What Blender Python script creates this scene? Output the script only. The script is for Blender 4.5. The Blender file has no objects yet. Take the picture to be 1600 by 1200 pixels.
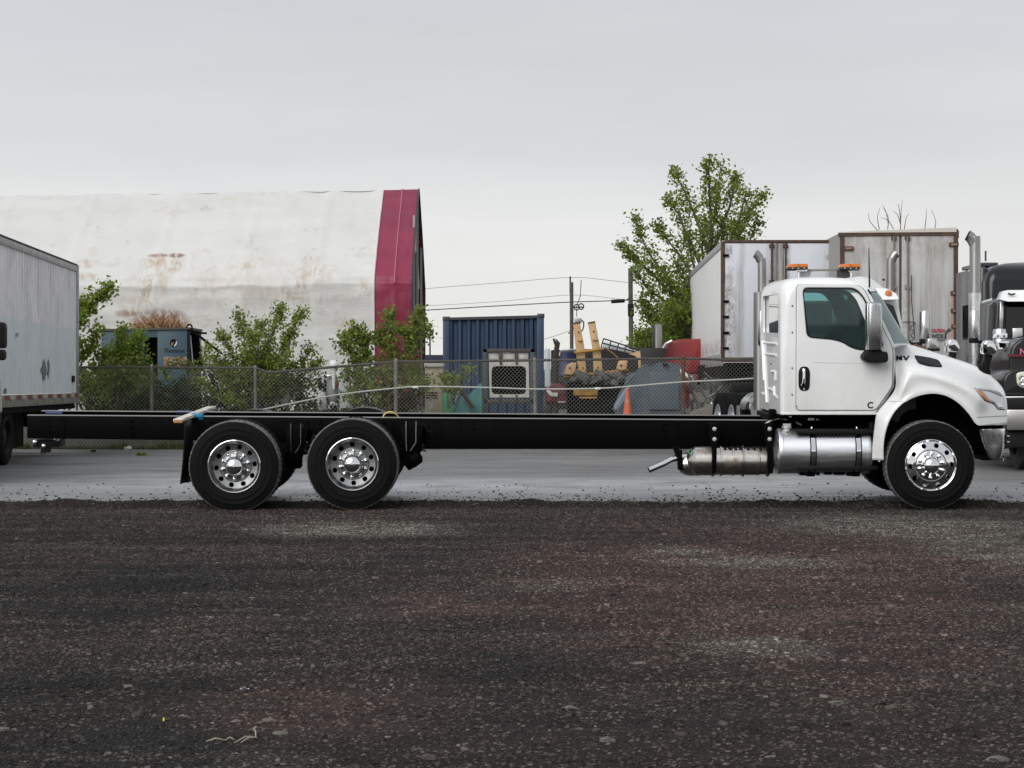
import bpy, bmesh, math, random
from math import sin, cos, pi, radians
from mathutils import Vector, Matrix, noise
from mathutils.bvhtree import BVHTree

S = bpy.context.scene
random.seed(7)

# ------------------------------------------------------------------ camera
F = 3375.0            # focal length in photo pixels (1600 wide)
CAMH = 1.46
cam_d = bpy.data.cameras.new('camera')
cam = bpy.data.objects.new('camera', cam_d)
S.collection.objects.link(cam)
cam.location = (0, 0, CAMH)
cam.rotation_euler = (pi/2, 0, 0)
cam_d.sensor_width = 36
cam_d.lens = 36*F/1600
cam_d.clip_start = 0.1
cam_d.clip_end = 3000
S.camera = cam

# ------------------------------------------------------------------ world
W = bpy.data.worlds.new('World'); S.world = W; W.use_nodes = True
nt = W.node_tree; nt.nodes.clear()
def wn(t): return nt.nodes.new(t)
SUN_EL, SUN_AZ = 33, 214     # azimuth from +Y clockwise: behind the camera, a little to the left
sky = wn('ShaderNodeTexSky'); sky.sky_type = 'NISHITA'; sky.sun_disc = False
sky.sun_elevation = radians(SUN_EL); sky.sun_rotation = radians(SUN_AZ)
bg1 = wn('ShaderNodeBackground'); bg1.inputs[1].default_value = 0.05
nt.links.new(sky.outputs[0], bg1.inputs[0])
tc = wn('ShaderNodeTexCoord'); sep = wn('ShaderNodeSeparateXYZ'); nt.links.new(tc.outputs['Generated'], sep.inputs[0])
ramp = wn('ShaderNodeValToRGB')
cr = ramp.color_ramp
stops = [(0.0, (.80, .80, .78)), (.03, (.835, .83, .81)), (.07, (.79, .79, .785)), (.115, (.70, .71, .725)), (.17, (.63, .645, .67)), (.35, (.60, .62, .66)), (.7, (.64, .66, .69)), (1, (.66, .68, .71))]
while len(cr.elements) < len(stops): cr.elements.new(.5)
for e, (p, c) in zip(cr.elements, stops): e.position = p; e.color = (*c, 1)
mp = wn('ShaderNodeMapping'); mp.inputs['Scale'].default_value = (1.2, 1.2, 7)
nt.links.new(tc.outputs['Generated'], mp.inputs[0])
nz = wn('ShaderNodeTexNoise'); nz.inputs['Scale'].default_value = 2.2; nz.inputs['Detail'].default_value = 5
nt.links.new(mp.outputs[0], nz.inputs['Vector'])
ad = wn('ShaderNodeMath'); ad.operation = 'MULTIPLY_ADD'; ad.inputs[1].default_value = .30; ad.inputs[2].default_value = -.15
nt.links.new(nz.outputs[0], ad.inputs[0])
mu = wn('ShaderNodeMath'); mu.operation = 'MULTIPLY'; nt.links.new(ad.outputs[0], mu.inputs[0])
ab = wn('ShaderNodeMath'); ab.operation = 'ADD'; nt.links.new(sep.outputs[2], ab.inputs[0]); ab.inputs[1].default_value = .25
nt.links.new(ab.outputs[0], mu.inputs[1])
a2 = wn('ShaderNodeMath'); a2.operation = 'ADD'; nt.links.new(sep.outputs[2], a2.inputs[0]); nt.links.new(mu.outputs[0], a2.inputs[1])
nt.links.new(a2.outputs[0], ramp.inputs[0])
bg2 = wn('ShaderNodeBackground'); bg2.inputs[1].default_value = 1.0
mp2 = wn('ShaderNodeMapping'); mp2.inputs['Scale'].default_value = (2.2, 2.2, 14); mp2.inputs['Rotation'].default_value = (0, .10, 0); nt.links.new(tc.outputs['Generated'], mp2.inputs[0])
nz3 = wn('ShaderNodeTexNoise'); nz3.inputs['Scale'].default_value = 1.3; nz3.inputs['Detail'].default_value = 6; nz3.inputs['Roughness'].default_value = .55; nt.links.new(mp2.outputs[0], nz3.inputs['Vector'])
cl_ = wn('ShaderNodeMapRange'); cl_.inputs[1].default_value = .3; cl_.inputs[2].default_value = .7; cl_.inputs[3].default_value = .93; cl_.inputs[4].default_value = 1.045; nt.links.new(nz3.outputs[0], cl_.inputs[0])
vm_ = wn('ShaderNodeVectorMath'); vm_.operation = 'SCALE'; nt.links.new(ramp.outputs[0], vm_.inputs[0]); nt.links.new(cl_.outputs[0], vm_.inputs['Scale'])
nt.links.new(vm_.outputs[0], bg2.inputs[0])
mx = wn('ShaderNodeMixShader'); mx.inputs[0].default_value = .93
nt.links.new(bg1.outputs[0], mx.inputs[1]); nt.links.new(bg2.outputs[0], mx.inputs[2])
wo = wn('ShaderNodeOutputWorld'); nt.links.new(mx.outputs[0], wo.inputs[0])

# ------------------------------------------------------------------ sun (veiled by cloud)
sl = bpy.data.lights.new('sun', 'SUN'); sl.energy = 2.4; sl.angle = radians(50); sl.color = (1, .98, .95)
sun = bpy.data.objects.new('sun', sl); S.collection.objects.link(sun)
d = Vector((sin(radians(SUN_AZ))*cos(radians(SUN_EL)), cos(radians(SUN_AZ))*cos(radians(SUN_EL)), sin(radians(SUN_EL))))
sun.rotation_euler = d.to_track_quat('Z', 'Y').to_euler(); sun.location = d*50
S.view_settings.view_transform = 'Standard'; S.view_settings.look = 'None'
S.view_settings.exposure = 0.10; S.view_settings.gamma = 1; S.view_settings.use_curve_mapping = False

# ------------------------------------------------------------------ helpers
def P(px, py, Y):
    """a pixel of the photograph carried out to the plane at depth Y"""
    return Vector(((px-800)*Y/F, Y, CAMH+(600-py)*Y/F))
def X_(px, Y): return (px-800)*Y/F
def Z_(py, Y): return CAMH+(600-py)*Y/F

class MB:
    def __init__(s): s.v = []; s.f = []
    def add(s, vs, fs):
        o = len(s.v); s.v += [Vector(v) for v in vs]; s.f += [tuple(i+o for i in f) for f in fs]; return s
    def box(s, c, size, rot=None):
        x, y, z = [k/2 for k in size]
        vs = [Vector(p) for p in ((-x,-y,-z),(x,-y,-z),(x,y,-z),(-x,y,-z),(-x,-y,z),(x,-y,z),(x,y,z),(-x,y,z))]
        if rot is not None: vs = [rot @ v for v in vs]
        return s.add([v+Vector(c) for v in vs], [(0,3,2,1),(4,5,6,7),(0,1,5,4),(1,2,6,5),(2,3,7,6),(3,0,4,7)])
    def pbox(s, x0, y0, x1, y1, Y0, Y1):
        a = P(x0, y1, Y0); b = P(x1, y0, Y0)
        return s.box(((a.x+b.x)/2, (Y0+Y1)/2, (a.z+b.z)/2), (b.x-a.x, Y1-Y0, b.z-a.z))
    def prism(s, pts, vec):
        """closed 3D polygon extruded along vec"""
        n = len(pts); vec = Vector(vec)
        vs = [Vector(p) for p in pts] + [Vector(p)+vec for p in pts]
        fs = [tuple(range(n)), tuple(range(2*n-1, n-1, -1))] + [(i, i+n, (i+1) % n+n, (i+1) % n) for i in range(n)]
        return s.add(vs, fs)
    def pprism(s, px, Y0, Y1): return s.prism([P(x, y, Y0) for x, y in px], (0, Y1-Y0, 0))
    def tube(s, path, r, n=8, caps=True):
        path = [Vector(p) for p in path]; m = len(path)
        rs = r if isinstance(r, (list, tuple)) else [r]*m
        up = None; vs = []
        for i, p in enumerate(path):
            t = (path[min(i+1, m-1)]-path[max(i-1, 0)]).normalized()
            if up is None:
                up = Vector((0, 0, 1)) if abs(t.z) < .9 else Vector((1, 0, 0))
            a = t.cross(up).normalized(); b = a.cross(t).normalized(); up = b
            for k in range(n):
                w = 2*pi*k/n; vs.append(p+(a*cos(w)+b*sin(w))*rs[i])
        fs = [(i*n+k, i*n+(k+1) % n, (i+1)*n+(k+1) % n, (i+1)*n+k) for i in range(m-1) for k in range(n)]
        if caps: fs += [tuple(range(n-1, -1, -1)), tuple(range((m-1)*n, m*n))]
        return s.add(vs, fs)
    def lathe(s, prof, c, axis='Y', n=32, close=False, sgn=1):
        """prof = [(r, h)] h along axis"""
        c = Vector(c); vs = []
        for r, h in prof:
            for k in range(n):
                w = 2*pi*k/n; a, b = r*cos(w), r*sin(w)
                vs.append(c+Vector({'Y': (a, h*sgn, b), 'Z': (a, b, h*sgn), 'X': (h*sgn, a, b)}[axis]))
        m = len(prof)
        fs = [(i*n+k, i*n+(k+1) % n, (i+1)*n+(k+1) % n, (i+1)*n+k) for i in range(m-1) for k in range(n)]
        if close: fs += [tuple(range(n)), tuple(range((m-1)*n, m*n))[::-1]]
        return s.add(vs, fs)
    def grid(s, rows, flip=False):
        m = len(rows[0]); vs = [p for r in rows for p in r]
        fs = [(i*m+j, i*m+j+1, (i+1)*m+j+1, (i+1)*m+j) for i in range(len(rows)-1) for j in range(m-1)]
        if flip: fs = [f[::-1] for f in fs]
        return s.add(vs, fs)
    def mirror(s, yc):
        n = len(s.v); s.v += [Vector((v.x, 2*yc-v.y, v.z)) for v in s.v[:n]]
        s.f += [tuple(i+n for i in f[::-1]) for f in s.f[:]]; return s

ORG = {}
def org(o):
    while o is not None:
        if o in ORG: return ORG[o]
        o = o.parent
    return Vector((0, 0, 0))
def link(o): S.collection.objects.link(o); return o
def finish_mesh(me, ang=35, bevel=0, seg=2, recalc=True):
    bm = bmesh.new(); bm.from_mesh(me)
    if recalc: bmesh.ops.recalc_face_normals(bm, faces=bm.faces)
    if bevel:
        es = [e for e in bm.edges if len(e.link_faces) == 2 and e.calc_face_angle(0) > radians(30)]
        if es: bmesh.ops.bevel(bm, geom=es, offset=bevel, segments=seg, affect='EDGES', clamp_overlap=True, profile=.5)
    bm.to_mesh(me); bm.free()
    me.shade_smooth(); me.set_sharp_from_angle(angle=radians(ang))
def part(name, mb, m, parent=None, bevel=0, ang=35, recalc=True, seg=2, label=None):
    o0 = org(parent)
    me = bpy.data.meshes.new(name); me.from_pydata([v-o0 for v in mb.v], [], mb.f); me.update()
    finish_mesh(me, ang, bevel, seg, recalc)
    for k in (m if isinstance(m, (list, tuple)) else [m]): me.materials.append(k)
    o = link(bpy.data.objects.new(name, me)); o.parent = parent
    if label: o['label'] = label
    return o
def tag(o, label, cat, group=None, kind=None):
    if label: o['label'] = label
    if cat: o['category'] = cat
    if group: o['group'] = group
    if kind: o['kind'] = kind
    return o
def thing(name, loc, label, cat, group=None):
    o = link(bpy.data.objects.new(name, None)); o.location = loc; o.empty_display_size = .3
    ORG[o] = Vector(loc); tag(o, label, cat, group); return o
def single(name, mb, m, label, cat, group=None, **k):
    """one-mesh thing, origin at the middle of its base"""
    mn = Vector([min(v[i] for v in mb.v) for i in range(3)]); mxx = Vector([max(v[i] for v in mb.v) for i in range(3)])
    c = Vector(((mn.x+mxx.x)/2, (mn.y+mxx.y)/2, mn.z)); mb.v = [v-c for v in mb.v]
    o = part(name, mb, m, None, **k); o.location = c; tag(o, label, cat, group); return o
def copy_part(o, parent, off=(0, 0, 0), rot=None):
    c = o.copy(); link(c); c.parent = parent
    c.location = Vector(o.location)+Vector(off)
    if rot: c.rotation_euler = rot
    for ch in o.children:
        g = ch.copy(); link(g); g.parent = c
    return c
def text(name, s, loc, size, m, parent=None, yaw=0, width=None, ext=.004, bold=0, shear=0, roll=0, **k):
    cu = bpy.data.curves.new(name, 'FONT'); cu.body = s; cu.size = size; cu.extrude = ext; cu.offset = bold; cu.shear = shear
    cu.align_x = 'CENTER'; cu.align_y = 'CENTER'; cu.resolution_u = 3
    t = link(bpy.data.objects.new('tmp', cu)); bpy.context.view_layer.update()
    me = bpy.data.meshes.new_from_object(t.evaluated_get(bpy.context.evaluated_depsgraph_get()))
    bpy.data.objects.remove(t); bpy.data.curves.remove(cu)
    if width:
        xs = [v.co.x for v in me.vertices]; sc = width/(max(xs)-min(xs))
        for v in me.vertices: v.co.x *= sc
    R = Matrix.Rotation(yaw, 4, 'Z') @ Matrix.Rotation(pi/2, 4, 'X') @ Matrix.Rotation(roll, 4, 'Z')
    me.transform(Matrix.Translation(Vector(loc)-org(parent)) @ R)
    me.materials.clear(); me.materials.append(m); me.name = name
    o = link(bpy.data.objects.new(name, me)); o.parent = parent; return o

# ------------------------------------------------------------------ materials
MATS = {}
def mat(name, col, rough=.5, metal=0, col2=None, scale=8, bump=0, bscale=None, detail=4, stretch=(1, 1, 1), contrast=(.35, .65),
        rvar=0, coat=0, spec=.5, streak=None, world=False):
    m = bpy.data.materials.new(name); m.use_nodes = True; n = m.node_tree.nodes; l = m.node_tree.links
    b = n['Principled BSDF']; b.inputs['Base Color'].default_value = (*col, 1); b.inputs['Roughness'].default_value = rough
    b.inputs['Metallic'].default_value = metal; b.inputs['Coat Weight'].default_value = coat; b.inputs['Specular IOR Level'].default_value = spec
    b.inputs['Coat Roughness'].default_value = .06
    if world:
        t = n.new('ShaderNodeNewGeometry'); src = t.outputs['Position']
    else:
        t = n.new('ShaderNodeTexCoord'); src = t.outputs['Object']
    mpn = n.new('ShaderNodeMapping'); mpn.inputs['Scale'].default_value = stretch; l.new(src, mpn.inputs[0])
    cout = None
    if col2 or rvar:
        z = n.new('ShaderNodeTexNoise'); z.inputs['Scale'].default_value = scale; z.inputs['Detail'].default_value = detail
        z.inputs['Roughness'].default_value = .65
        l.new(mpn.outputs[0], z.inputs['Vector'])
        mr = n.new('ShaderNodeMapRange'); mr.inputs[1].default_value, mr.inputs[2].default_value = contrast
        l.new(z.outputs[0], mr.inputs[0])
        if col2:
            mix = n.new('ShaderNodeMix'); mix.data_type = 'RGBA'; mix.inputs[6].default_value = (*col, 1); mix.inputs[7].default_value = (*col2, 1)
            l.new(mr.outputs[0], mix.inputs[0]); cout = mix.outputs[2]
        if rvar:
            ma = n.new('ShaderNodeMath'); ma.operation = 'MULTIPLY_ADD'; ma.inputs[1].default_value = rvar; ma.inputs[2].default_value = rough
            l.new(mr.outputs[0], ma.inputs[0]); l.new(ma.outputs[0], b.inputs['Roughness'])
    if streak:   # (colour, amount): vertical run marks
        sc, lo, hi, colr = streak
        mp2 = n.new('ShaderNodeMapping'); mp2.inputs['Scale'].default_value = (sc, sc, sc*.06); l.new(src, mp2.inputs[0])
        z2 = n.new('ShaderNodeTexNoise'); z2.inputs['Scale'].default_value = 1; z2.inputs['Detail'].default_value = 6; z2.inputs['Roughness'].default_value = .7
        l.new(mp2.outputs[0], z2.inputs['Vector'])
        mr2 = n.new('ShaderNodeMapRange'); mr2.inputs[1].default_value = lo; mr2.inputs[2].default_value = hi; l.new(z2.outputs[0], mr2.inputs[0])
        mix2 = n.new('ShaderNodeMix'); mix2.data_type = 'RGBA'; mix2.inputs[7].default_value = (*colr, 1)
        if cout: l.new(cout, mix2.inputs[6])
        else: mix2.inputs[6].default_value = (*col, 1)
        l.new(mr2.outputs[0], mix2.inputs[0]); cout = mix2.outputs[2]
    if cout: l.new(cout, b.inputs['Base Color'])
    if bump:
        z = n.new('ShaderNodeTexNoise'); z.inputs['Scale'].default_value = bscale or scale*4; z.inputs['Detail'].default_value = 5
        l.new(mpn.outputs[0], z.inputs['Vector'])
        bp = n.new('ShaderNodeBump'); bp.inputs['Strength'].default_value = 1; bp.inputs['Distance'].default_value = bump
        l.new(z.outputs[0], bp.inputs['Height']); l.new(bp.outputs[0], b.inputs['Normal'])
    MATS[name] = m; return m
def mixcol(m, fac_out, col):
    """lay another colour over what feeds the base colour"""
    n = m.node_tree.nodes; l = m.node_tree.links; b = n['Principled BSDF']
    mix = n.new('ShaderNodeMix'); mix.data_type = 'RGBA'; mix.inputs[7].default_value = (*col, 1)
    lk = b.inputs['Base Color'].links
    if lk: l.new(lk[0].from_socket, mix.inputs[6])
    else: mix.inputs[6].default_value = b.inputs['Base Color'].default_value
    l.new(fac_out, mix.inputs[0]); l.new(mix.outputs[2], b.inputs['Base Color'])
def glass(name, tint, refl=.5, rough=.02):
    m = bpy.data.materials.new(name); m.use_nodes = True; n = m.node_tree.nodes; l = m.node_tree.links
    n.remove(n['Principled BSDF']); tr = n.new('ShaderNodeBsdfTransparent'); tr.inputs[0].default_value = (*tint, 1)
    g = n.new('ShaderNodeBsdfGlossy'); g.inputs['Roughness'].default_value = rough
    fr = n.new('ShaderNodeFresnel'); fr.inputs[0].default_value = 1.5
    mi = n.new('ShaderNodeMath'); mi.operation = 'MULTIPLY'; mi.inputs[1].default_value = refl*2; l.new(fr.outputs[0], mi.inputs[0])
    ms = n.new('ShaderNodeMixShader'); l.new(mi.outputs[0], ms.inputs[0]); l.new(tr.outputs[0], ms.inputs[1]); l.new(g.outputs[0], ms.inputs[2])
    l.new(ms.outputs[0], n['Material Output'].inputs[0]); MATS[name] = m; return m
def leafmat(name, c1, c2, tr=.35):
    m = mat(name, c1, .55, spec=.35); n = m.node_tree.nodes; l = m.node_tree.links; b = n['Principled BSDF']
    g = n.new('ShaderNodeNewGeometry'); mix = n.new('ShaderNodeMix'); mix.data_type = 'RGBA'
    mix.inputs[6].default_value = (*c1, 1); mix.inputs[7].default_value = (*c2, 1)
    l.new(g.outputs['Random Per Island'], mix.inputs[0]); l.new(mix.outputs[2], b.inputs['Base Color'])
    t = n.new('ShaderNodeBsdfTranslucent'); l.new(mix.outputs[2], t.inputs[0])
    ms = n.new('ShaderNodeMixShader'); ms.inputs[0].default_value = tr
    l.new(b.outputs[0], ms.inputs[1]); l.new(t.outputs[0], ms.inputs[2]); l.new(ms.outputs[0], n['Material Output'].inputs[0]); return m

white = mat('white_paint', (.80, .81, .81), .28, coat=.5, col2=(.74, .75, .75), scale=1.5)
def grime_and_reflection(m, z0, z1, col, amt, sc=3):
    n = m.node_tree.nodes; l = m.node_tree.links; g = n.new('ShaderNodeNewGeometry'); s = n.new('ShaderNodeSeparateXYZ'); l.new(g.outputs['Position'], s.inputs[0])
    mp_ = n.new('ShaderNodeMapping'); mp_.inputs['Scale'].default_value = (1.4, 1.4, .7); l.new(g.outputs['Position'], mp_.inputs[0])
    z = n.new('ShaderNodeTexNoise'); z.inputs['Scale'].default_value = sc; z.inputs['Detail'].default_value = 7; z.inputs['Roughness'].default_value = .7; l.new(mp_.outputs[0], z.inputs['Vector'])
    r = n.new('ShaderNodeMapRange'); r.inputs[1].default_value = z1; r.inputs[2].default_value = z0; r.inputs[4].default_value = amt; l.new(s.outputs[2], r.inputs[0])
    r2 = n.new('ShaderNodeMapRange'); r2.inputs[1].default_value = .3; r2.inputs[2].default_value = .7; r2.inputs[3].default_value = .25; l.new(z.outputs[0], r2.inputs[0])
    x = n.new('ShaderNodeMath'); x.operation = 'MULTIPLY'; l.new(r.outputs[0], x.inputs[0]); l.new(r2.outputs[0], x.inputs[1]); mixcol(m, x.outputs[0], col)
grime_and_reflection(white, .6, 1.9, (.34, .32, .28), .55);  # lower body: dirt plus the ground's darker reflection painted into the white
blackf = mat('black_frame_paint', (.0022, .0022, .0026), .5, rvar=.2, scale=5, spec=.04)
flangem = mat('flange_top_glint', (.17, .17, .165), .3, rvar=.25, scale=3, spec=.6, stretch=(.3, 1, 1))  # pale grey paints in the sky glint along the rail's rounded top edge
blackp = mat('black_plastic', (.006, .006, .0065), .5, rvar=.2, scale=20, spec=.22)
rubber = mat('tyre_rubber', (.0035, .0035, .004), .7, col2=(.0065, .0064, .0062), scale=9, rvar=.15, spec=.12)
treadm = mat('tread_highlight', (.13, .128, .122), .5, col2=(.05, .049, .047), scale=14, spec=.4)  # lighter grey holds the daylight caught by the lugs, painted into the tread
rubber_old = mat('weathered_tyre', (.025, .025, .026), .8, col2=(.05, .05, .05), scale=9)
chrome = mat('chrome', (.80, .81, .82), .07, 1)
roughch = mat('dull_chrome', (.62, .63, .63), .2, 1, rvar=.1, scale=6)
alu = mat('polished_aluminium', (.68, .69, .70), .16, 1, rvar=.14, scale=6)
alurim = mat('wheel_aluminium', (.30, .305, .31), .30, 1, rvar=.08, scale=3)
tankm = mat('brushed_tank', (.74, .76, .79), .34, 1, rvar=.12, scale=3, stretch=(1, 1, 12), bump=.0006, bscale=60)
steel = mat('heat_stained_steel', (.62, .59, .55), .26, 1, col2=(.20, .13, .07), scale=5, contrast=(.50, .72), rvar=.3, bump=.002, bscale=20)
stackm = mat('weathered_stack', (.42, .42, .41), .26, 1, col2=(.30, .29, .27), scale=1.5, rvar=.15, stretch=(1, 1, .3))
bolt = mat('zinc_bolt', (.75, .75, .74), .35, .8)
woodw = mat('painted_board', (.62, .60, .55), .7, col2=(.30, .22, .13), scale=14, contrast=(.48, .62), bump=.002)
bluec = mat('blue_clamp', (.02, .20, .38), .5)
navy = mat('blue_strap', (.02, .05, .20), .7)
yellow = mat('yellow_hose', (.65, .48, .10), .5)
orange = mat('amber_lens', (.55, .15, .015), .3, coat=.4)
red = mat('red_paint', (.22, .010, .014), .4, col2=(.16, .008, .010), scale=3)
darkseam = mat('seam_shadow_gap', (.03, .03, .03), .9)
gapm = mat('door_gap_grey', (.13, .135, .13), .9)
intgrey = mat('cab_lining', (.20, .24, .245), .8)
intdark = mat('cab_trim', (.03, .035, .04), .8)
seatm = mat('seat_cloth', (.07, .075, .08), .9, bump=.002)
glassm = glass('cab_glass', (.62, .80, .80), .5)
glassr = glass('rear_glass', (.50, .66, .66), .95)
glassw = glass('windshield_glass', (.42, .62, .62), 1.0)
glassd = glass('dark_glass', (.10, .13, .14), .6)
def diffuse_haze(m, col, f):
    n = m.node_tree.nodes; l = m.node_tree.links; o = n['Material Output']; s = o.inputs[0].links[0].from_socket
    d = n.new('ShaderNodeBsdfDiffuse'); d.inputs[0].default_value = (*col, 1); x = n.new('ShaderNodeMixShader'); x.inputs[0].default_value = f
    l.new(s, x.inputs[1]); l.new(d.outputs[0], x.inputs[2]); l.new(x.outputs[0], o.inputs[0])
diffuse_haze(glassw, (.50, .62, .62), .38); diffuse_haze(glassm, (.25, .36, .36), .06)  # diffuse haze mixed into the windshield glass stands in for reflected sky
lampg = mat('headlight_lens', (.55, .57, .58), .15, .5, coat=.8)
# ================================================================== GROUND
def fbm(x, y, s, o=4): return noise.fractal(Vector((x*s, y*s, 3.7)), 1.0, 2.0, o)
EDGE = 25.66; AZ = .050
def edge_y(x): return EDGE+.16*fbm(x, 0, .45)+.11*fbm(x, 5, 1.7)+.06*fbm(x, 8, 6)
def gravel_z(x, y):
    e = edge_y(x); t = max(0, min(1, (y-(e-.36))/.36))
    z = .022*fbm(x*.5, y, .5)+.012*fbm(x*.6+7, y, 1.9)+.006*fbm(x, y, 5)
    # shallow wheel tracks that swing across the foreground
    q = y+.06*x-.012*(x-2)**2
    z += .013*sin(q*2.9+.6*fbm(x*.3, y, .4))*smooth((23-y)/3)
    z *= 1-.85*smooth((y-22.8)/1.8)
    if y > e: z -= (y-e)*1.2
    return z+(AZ+.018)*smooth(t)+(.045*max(0, fbm(x, 3, 1.6)+.1)+.02*max(0, fbm(x, y*.5, 6)))*smooth(t)*smooth((e+.05-y)/.12+1)
def smooth(t): t = max(0, min(1, t)); return t*t*(3-2*t)
def ground_mat(name, cols, world_scale=1, bumps=((5, .05), (30, .035), (90, .018)), rough=(.75, .95), voro=None, spec=.4, tracks=False, fine=None, fine_col=(.07, .07, .07)):
    m = bpy.data.materials.new(name); m.use_nodes = True; n = m.node_tree.nodes; l = m.node_tree.links; b = n['Principled BSDF']
    b.inputs['Specular IOR Level'].default_value = spec
    g = n.new('ShaderNodeNewGeometry')
    def nz_(scale, stretch=(1, 1, 1), det=5, ro=.6, rot=0):
        mp_ = n.new('ShaderNodeMapping'); mp_.inputs['Scale'].default_value = stretch; mp_.inputs['Rotation'].default_value = (0, 0, rot); l.new(g.outputs['Position'], mp_.inputs[0])
        z = n.new('ShaderNodeTexNoise'); z.inputs['Scale'].default_value = scale; z.inputs['Detail'].default_value = det; z.inputs['Roughness'].default_value = ro
        l.new(mp_.outputs[0], z.inputs['Vector']); return z.outputs[0]
    def rng(s, a, b_, c=0, d_=1):
        r = n.new('ShaderNodeMapRange'); r.inputs[1].default_value = a; r.inputs[2].default_value = b_; r.inputs[3].default_value = c; r.inputs[4].default_value = d_; l.new(s, r.inputs[0]); return r.outputs[0]
    def mix(f, a, b_):
        x = n.new('ShaderNodeMix'); x.data_type = 'RGBA'
        for s, k in ((a, 6), (b_, 7)):
            if isinstance(s, tuple): x.inputs[k].default_value = (*s, 1)
            else: l.new(s, x.inputs[k])
        l.new(f, x.inputs[0]); return x.outputs[2]
    c = mix(rng(nz_(.22, (.45, 1, 1), 4, .6, .12), .42, .58), cols[0], cols[1])
    c = mix(rng(nz_(.9, (.3, 1, 1), 5, .65, -.1), .50, .66), c, cols[2])
    c = mix(rng(nz_(4, (.6, 1, 1), 6, .75), .52, .70, 0, .8), c, cols[3])
    if voro or tracks:
        c = mix(rng(nz_(1.5, (.10, 1.3, 1), 4, .6, -.16), .53, .62, 0, .6), c, (.016, .015, .0145)); c = mix(rng(nz_(2.1, (.12, 1.2, 1), 4, .6, -.07), .55, .66, 0, .6), c, (.085, .074, .066))
    if voro:
        v = n.new('ShaderNodeTexVoronoi'); v.inputs['Scale'].default_value = voro; l.new(g.outputs['Position'], v.inputs['Vector'])
        sp_ = n.new('ShaderNodeSeparateColor'); l.new(v.outputs['Color'], sp_.inputs[0])
        c = mix(rng(sp_.outputs[0], .35, 1, 0, .55), c, cols[4])
        c = mix(rng(sp_.outputs[1], .5, 1, 0, .6), c, cols[5])
    if fine: c = mix(rng(nz_(fine, (.7, 1, 1), 3, .8), .40, .62, 0, .75), c, fine_col); c = mix(rng(nz_(fine*2.3, (1, 1, 1), 3, .8), .5, .7, 0, .5), c, (.36, .36, .36))
    l.new(c, b.inputs['Base Color'])
    l.new(rng(nz_(1.3, (.4, 1, 1), 4), .35, .65, rough[0], rough[1]), b.inputs['Roughness'])
    prev = None
    for sc_, dist in bumps:
        bp = n.new('ShaderNodeBump'); bp.inputs['Distance'].default_value = dist; l.new(nz_(sc_, det=4, ro=.7), bp.inputs['Height'])
        if prev: l.new(prev, bp.inputs['Normal'])
        prev = bp.outputs[0]
    if voro:
        bp = n.new('ShaderNodeBump'); bp.inputs['Distance'].default_value = .032; l.new(v.outputs['Distance'], bp.inputs['Height']); bp.invert = True
        l.new(prev, bp.inputs['Normal']); prev = bp.outputs[0]
    l.new(prev, b.inputs['Normal']); MATS[name] = m; return m
def patch(m, spots, col, sc=3, lo=.4, hi=.6):
    n = m.node_tree.nodes; l = m.node_tree.links
    g = n.new('ShaderNodeNewGeometry'); sp_ = n.new('ShaderNodeSeparateXYZ'); l.new(g.outputs['Position'], sp_.inputs[0])
    def M(op, a, b=None):
        x = n.new('ShaderNodeMath'); x.operation = op
        for i, s in enumerate((a, b)):
            if s is None: continue
            if isinstance(s, (int, float)): x.inputs[i].default_value = s
            else: l.new(s, x.inputs[i])
        return x.outputs[0]
    tot = None
    for (px, py, rx, ry, a) in spots:
        Y = CAMH*F/(py-600); Yn, Yf = CAMH*F/(py+ry-600), CAMH*F/(py-ry-600)
        dx = M('DIVIDE', M('SUBTRACT', sp_.outputs[0], X_(px, Y)), rx*Y/F); dz = M('DIVIDE', M('SUBTRACT', sp_.outputs[1], (Yn+Yf)/2), (Yf-Yn)/2)
        e = M('MULTIPLY', M('MAXIMUM', M('SUBTRACT', 1, M('ADD', M('MULTIPLY', dx, dx), M('MULTIPLY', dz, dz))), 0), a)
        tot = e if tot is None else M('MAXIMUM', tot, e)
    z = n.new('ShaderNodeTexNoise'); z.inputs['Scale'].default_value = sc; z.inputs['Detail'].default_value = 8; z.inputs['Roughness'].default_value = .7; l.new(g.outputs['Position'], z.inputs['Vector'])
    mr = n.new('ShaderNodeMapRange'); mr.inputs[1].default_value = lo; mr.inputs[2].default_value = hi; l.new(z.outputs[0], mr.inputs[0])
    mixcol(m, M('MINIMUM', M('MULTIPLY', M('MULTIPLY', tot, mr.outputs[0]), 1.3), 1), col)
GCOLS = [(.036, .031, .028), (.054, .041, .037), (.023, .022, .022), (.068, .058, .051), (.10, .09, .08), (.011, .010, .009)]
GM = ground_mat('gravel', GCOLS, voro=60, spec=.2)
_b = GM.node_tree.nodes['Principled BSDF']; _hs = GM.node_tree.nodes.new('ShaderNodeMix'); _hs.data_type = 'RGBA'; _hs.blend_type = 'MULTIPLY'; _hs.inputs[0].default_value = 1; _hs.inputs[7].default_value = (.62, .60, .60, 1)
GM.node_tree.links.new(_b.inputs['Base Color'].links[0].from_socket, _hs.inputs[6]); GM.node_tree.links.new(_hs.outputs[2], _b.inputs['Base Color'])
AM = ground_mat('old_asphalt', [(.13, .13, .128), (.20, .198, .193), (.085, .085, .085), (.26, .255, .245)], bumps=((9, .010), (45, .010), (150, .005)), rough=(.30, .65), spec=.5, fine=26)
_n = AM.node_tree.nodes; _l = AM.node_tree.links; _g = _n.new('ShaderNodeNewGeometry'); _s = _n.new('ShaderNodeSeparateXYZ'); _l.new(_g.outputs['Position'], _s.inputs[0])
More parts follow.
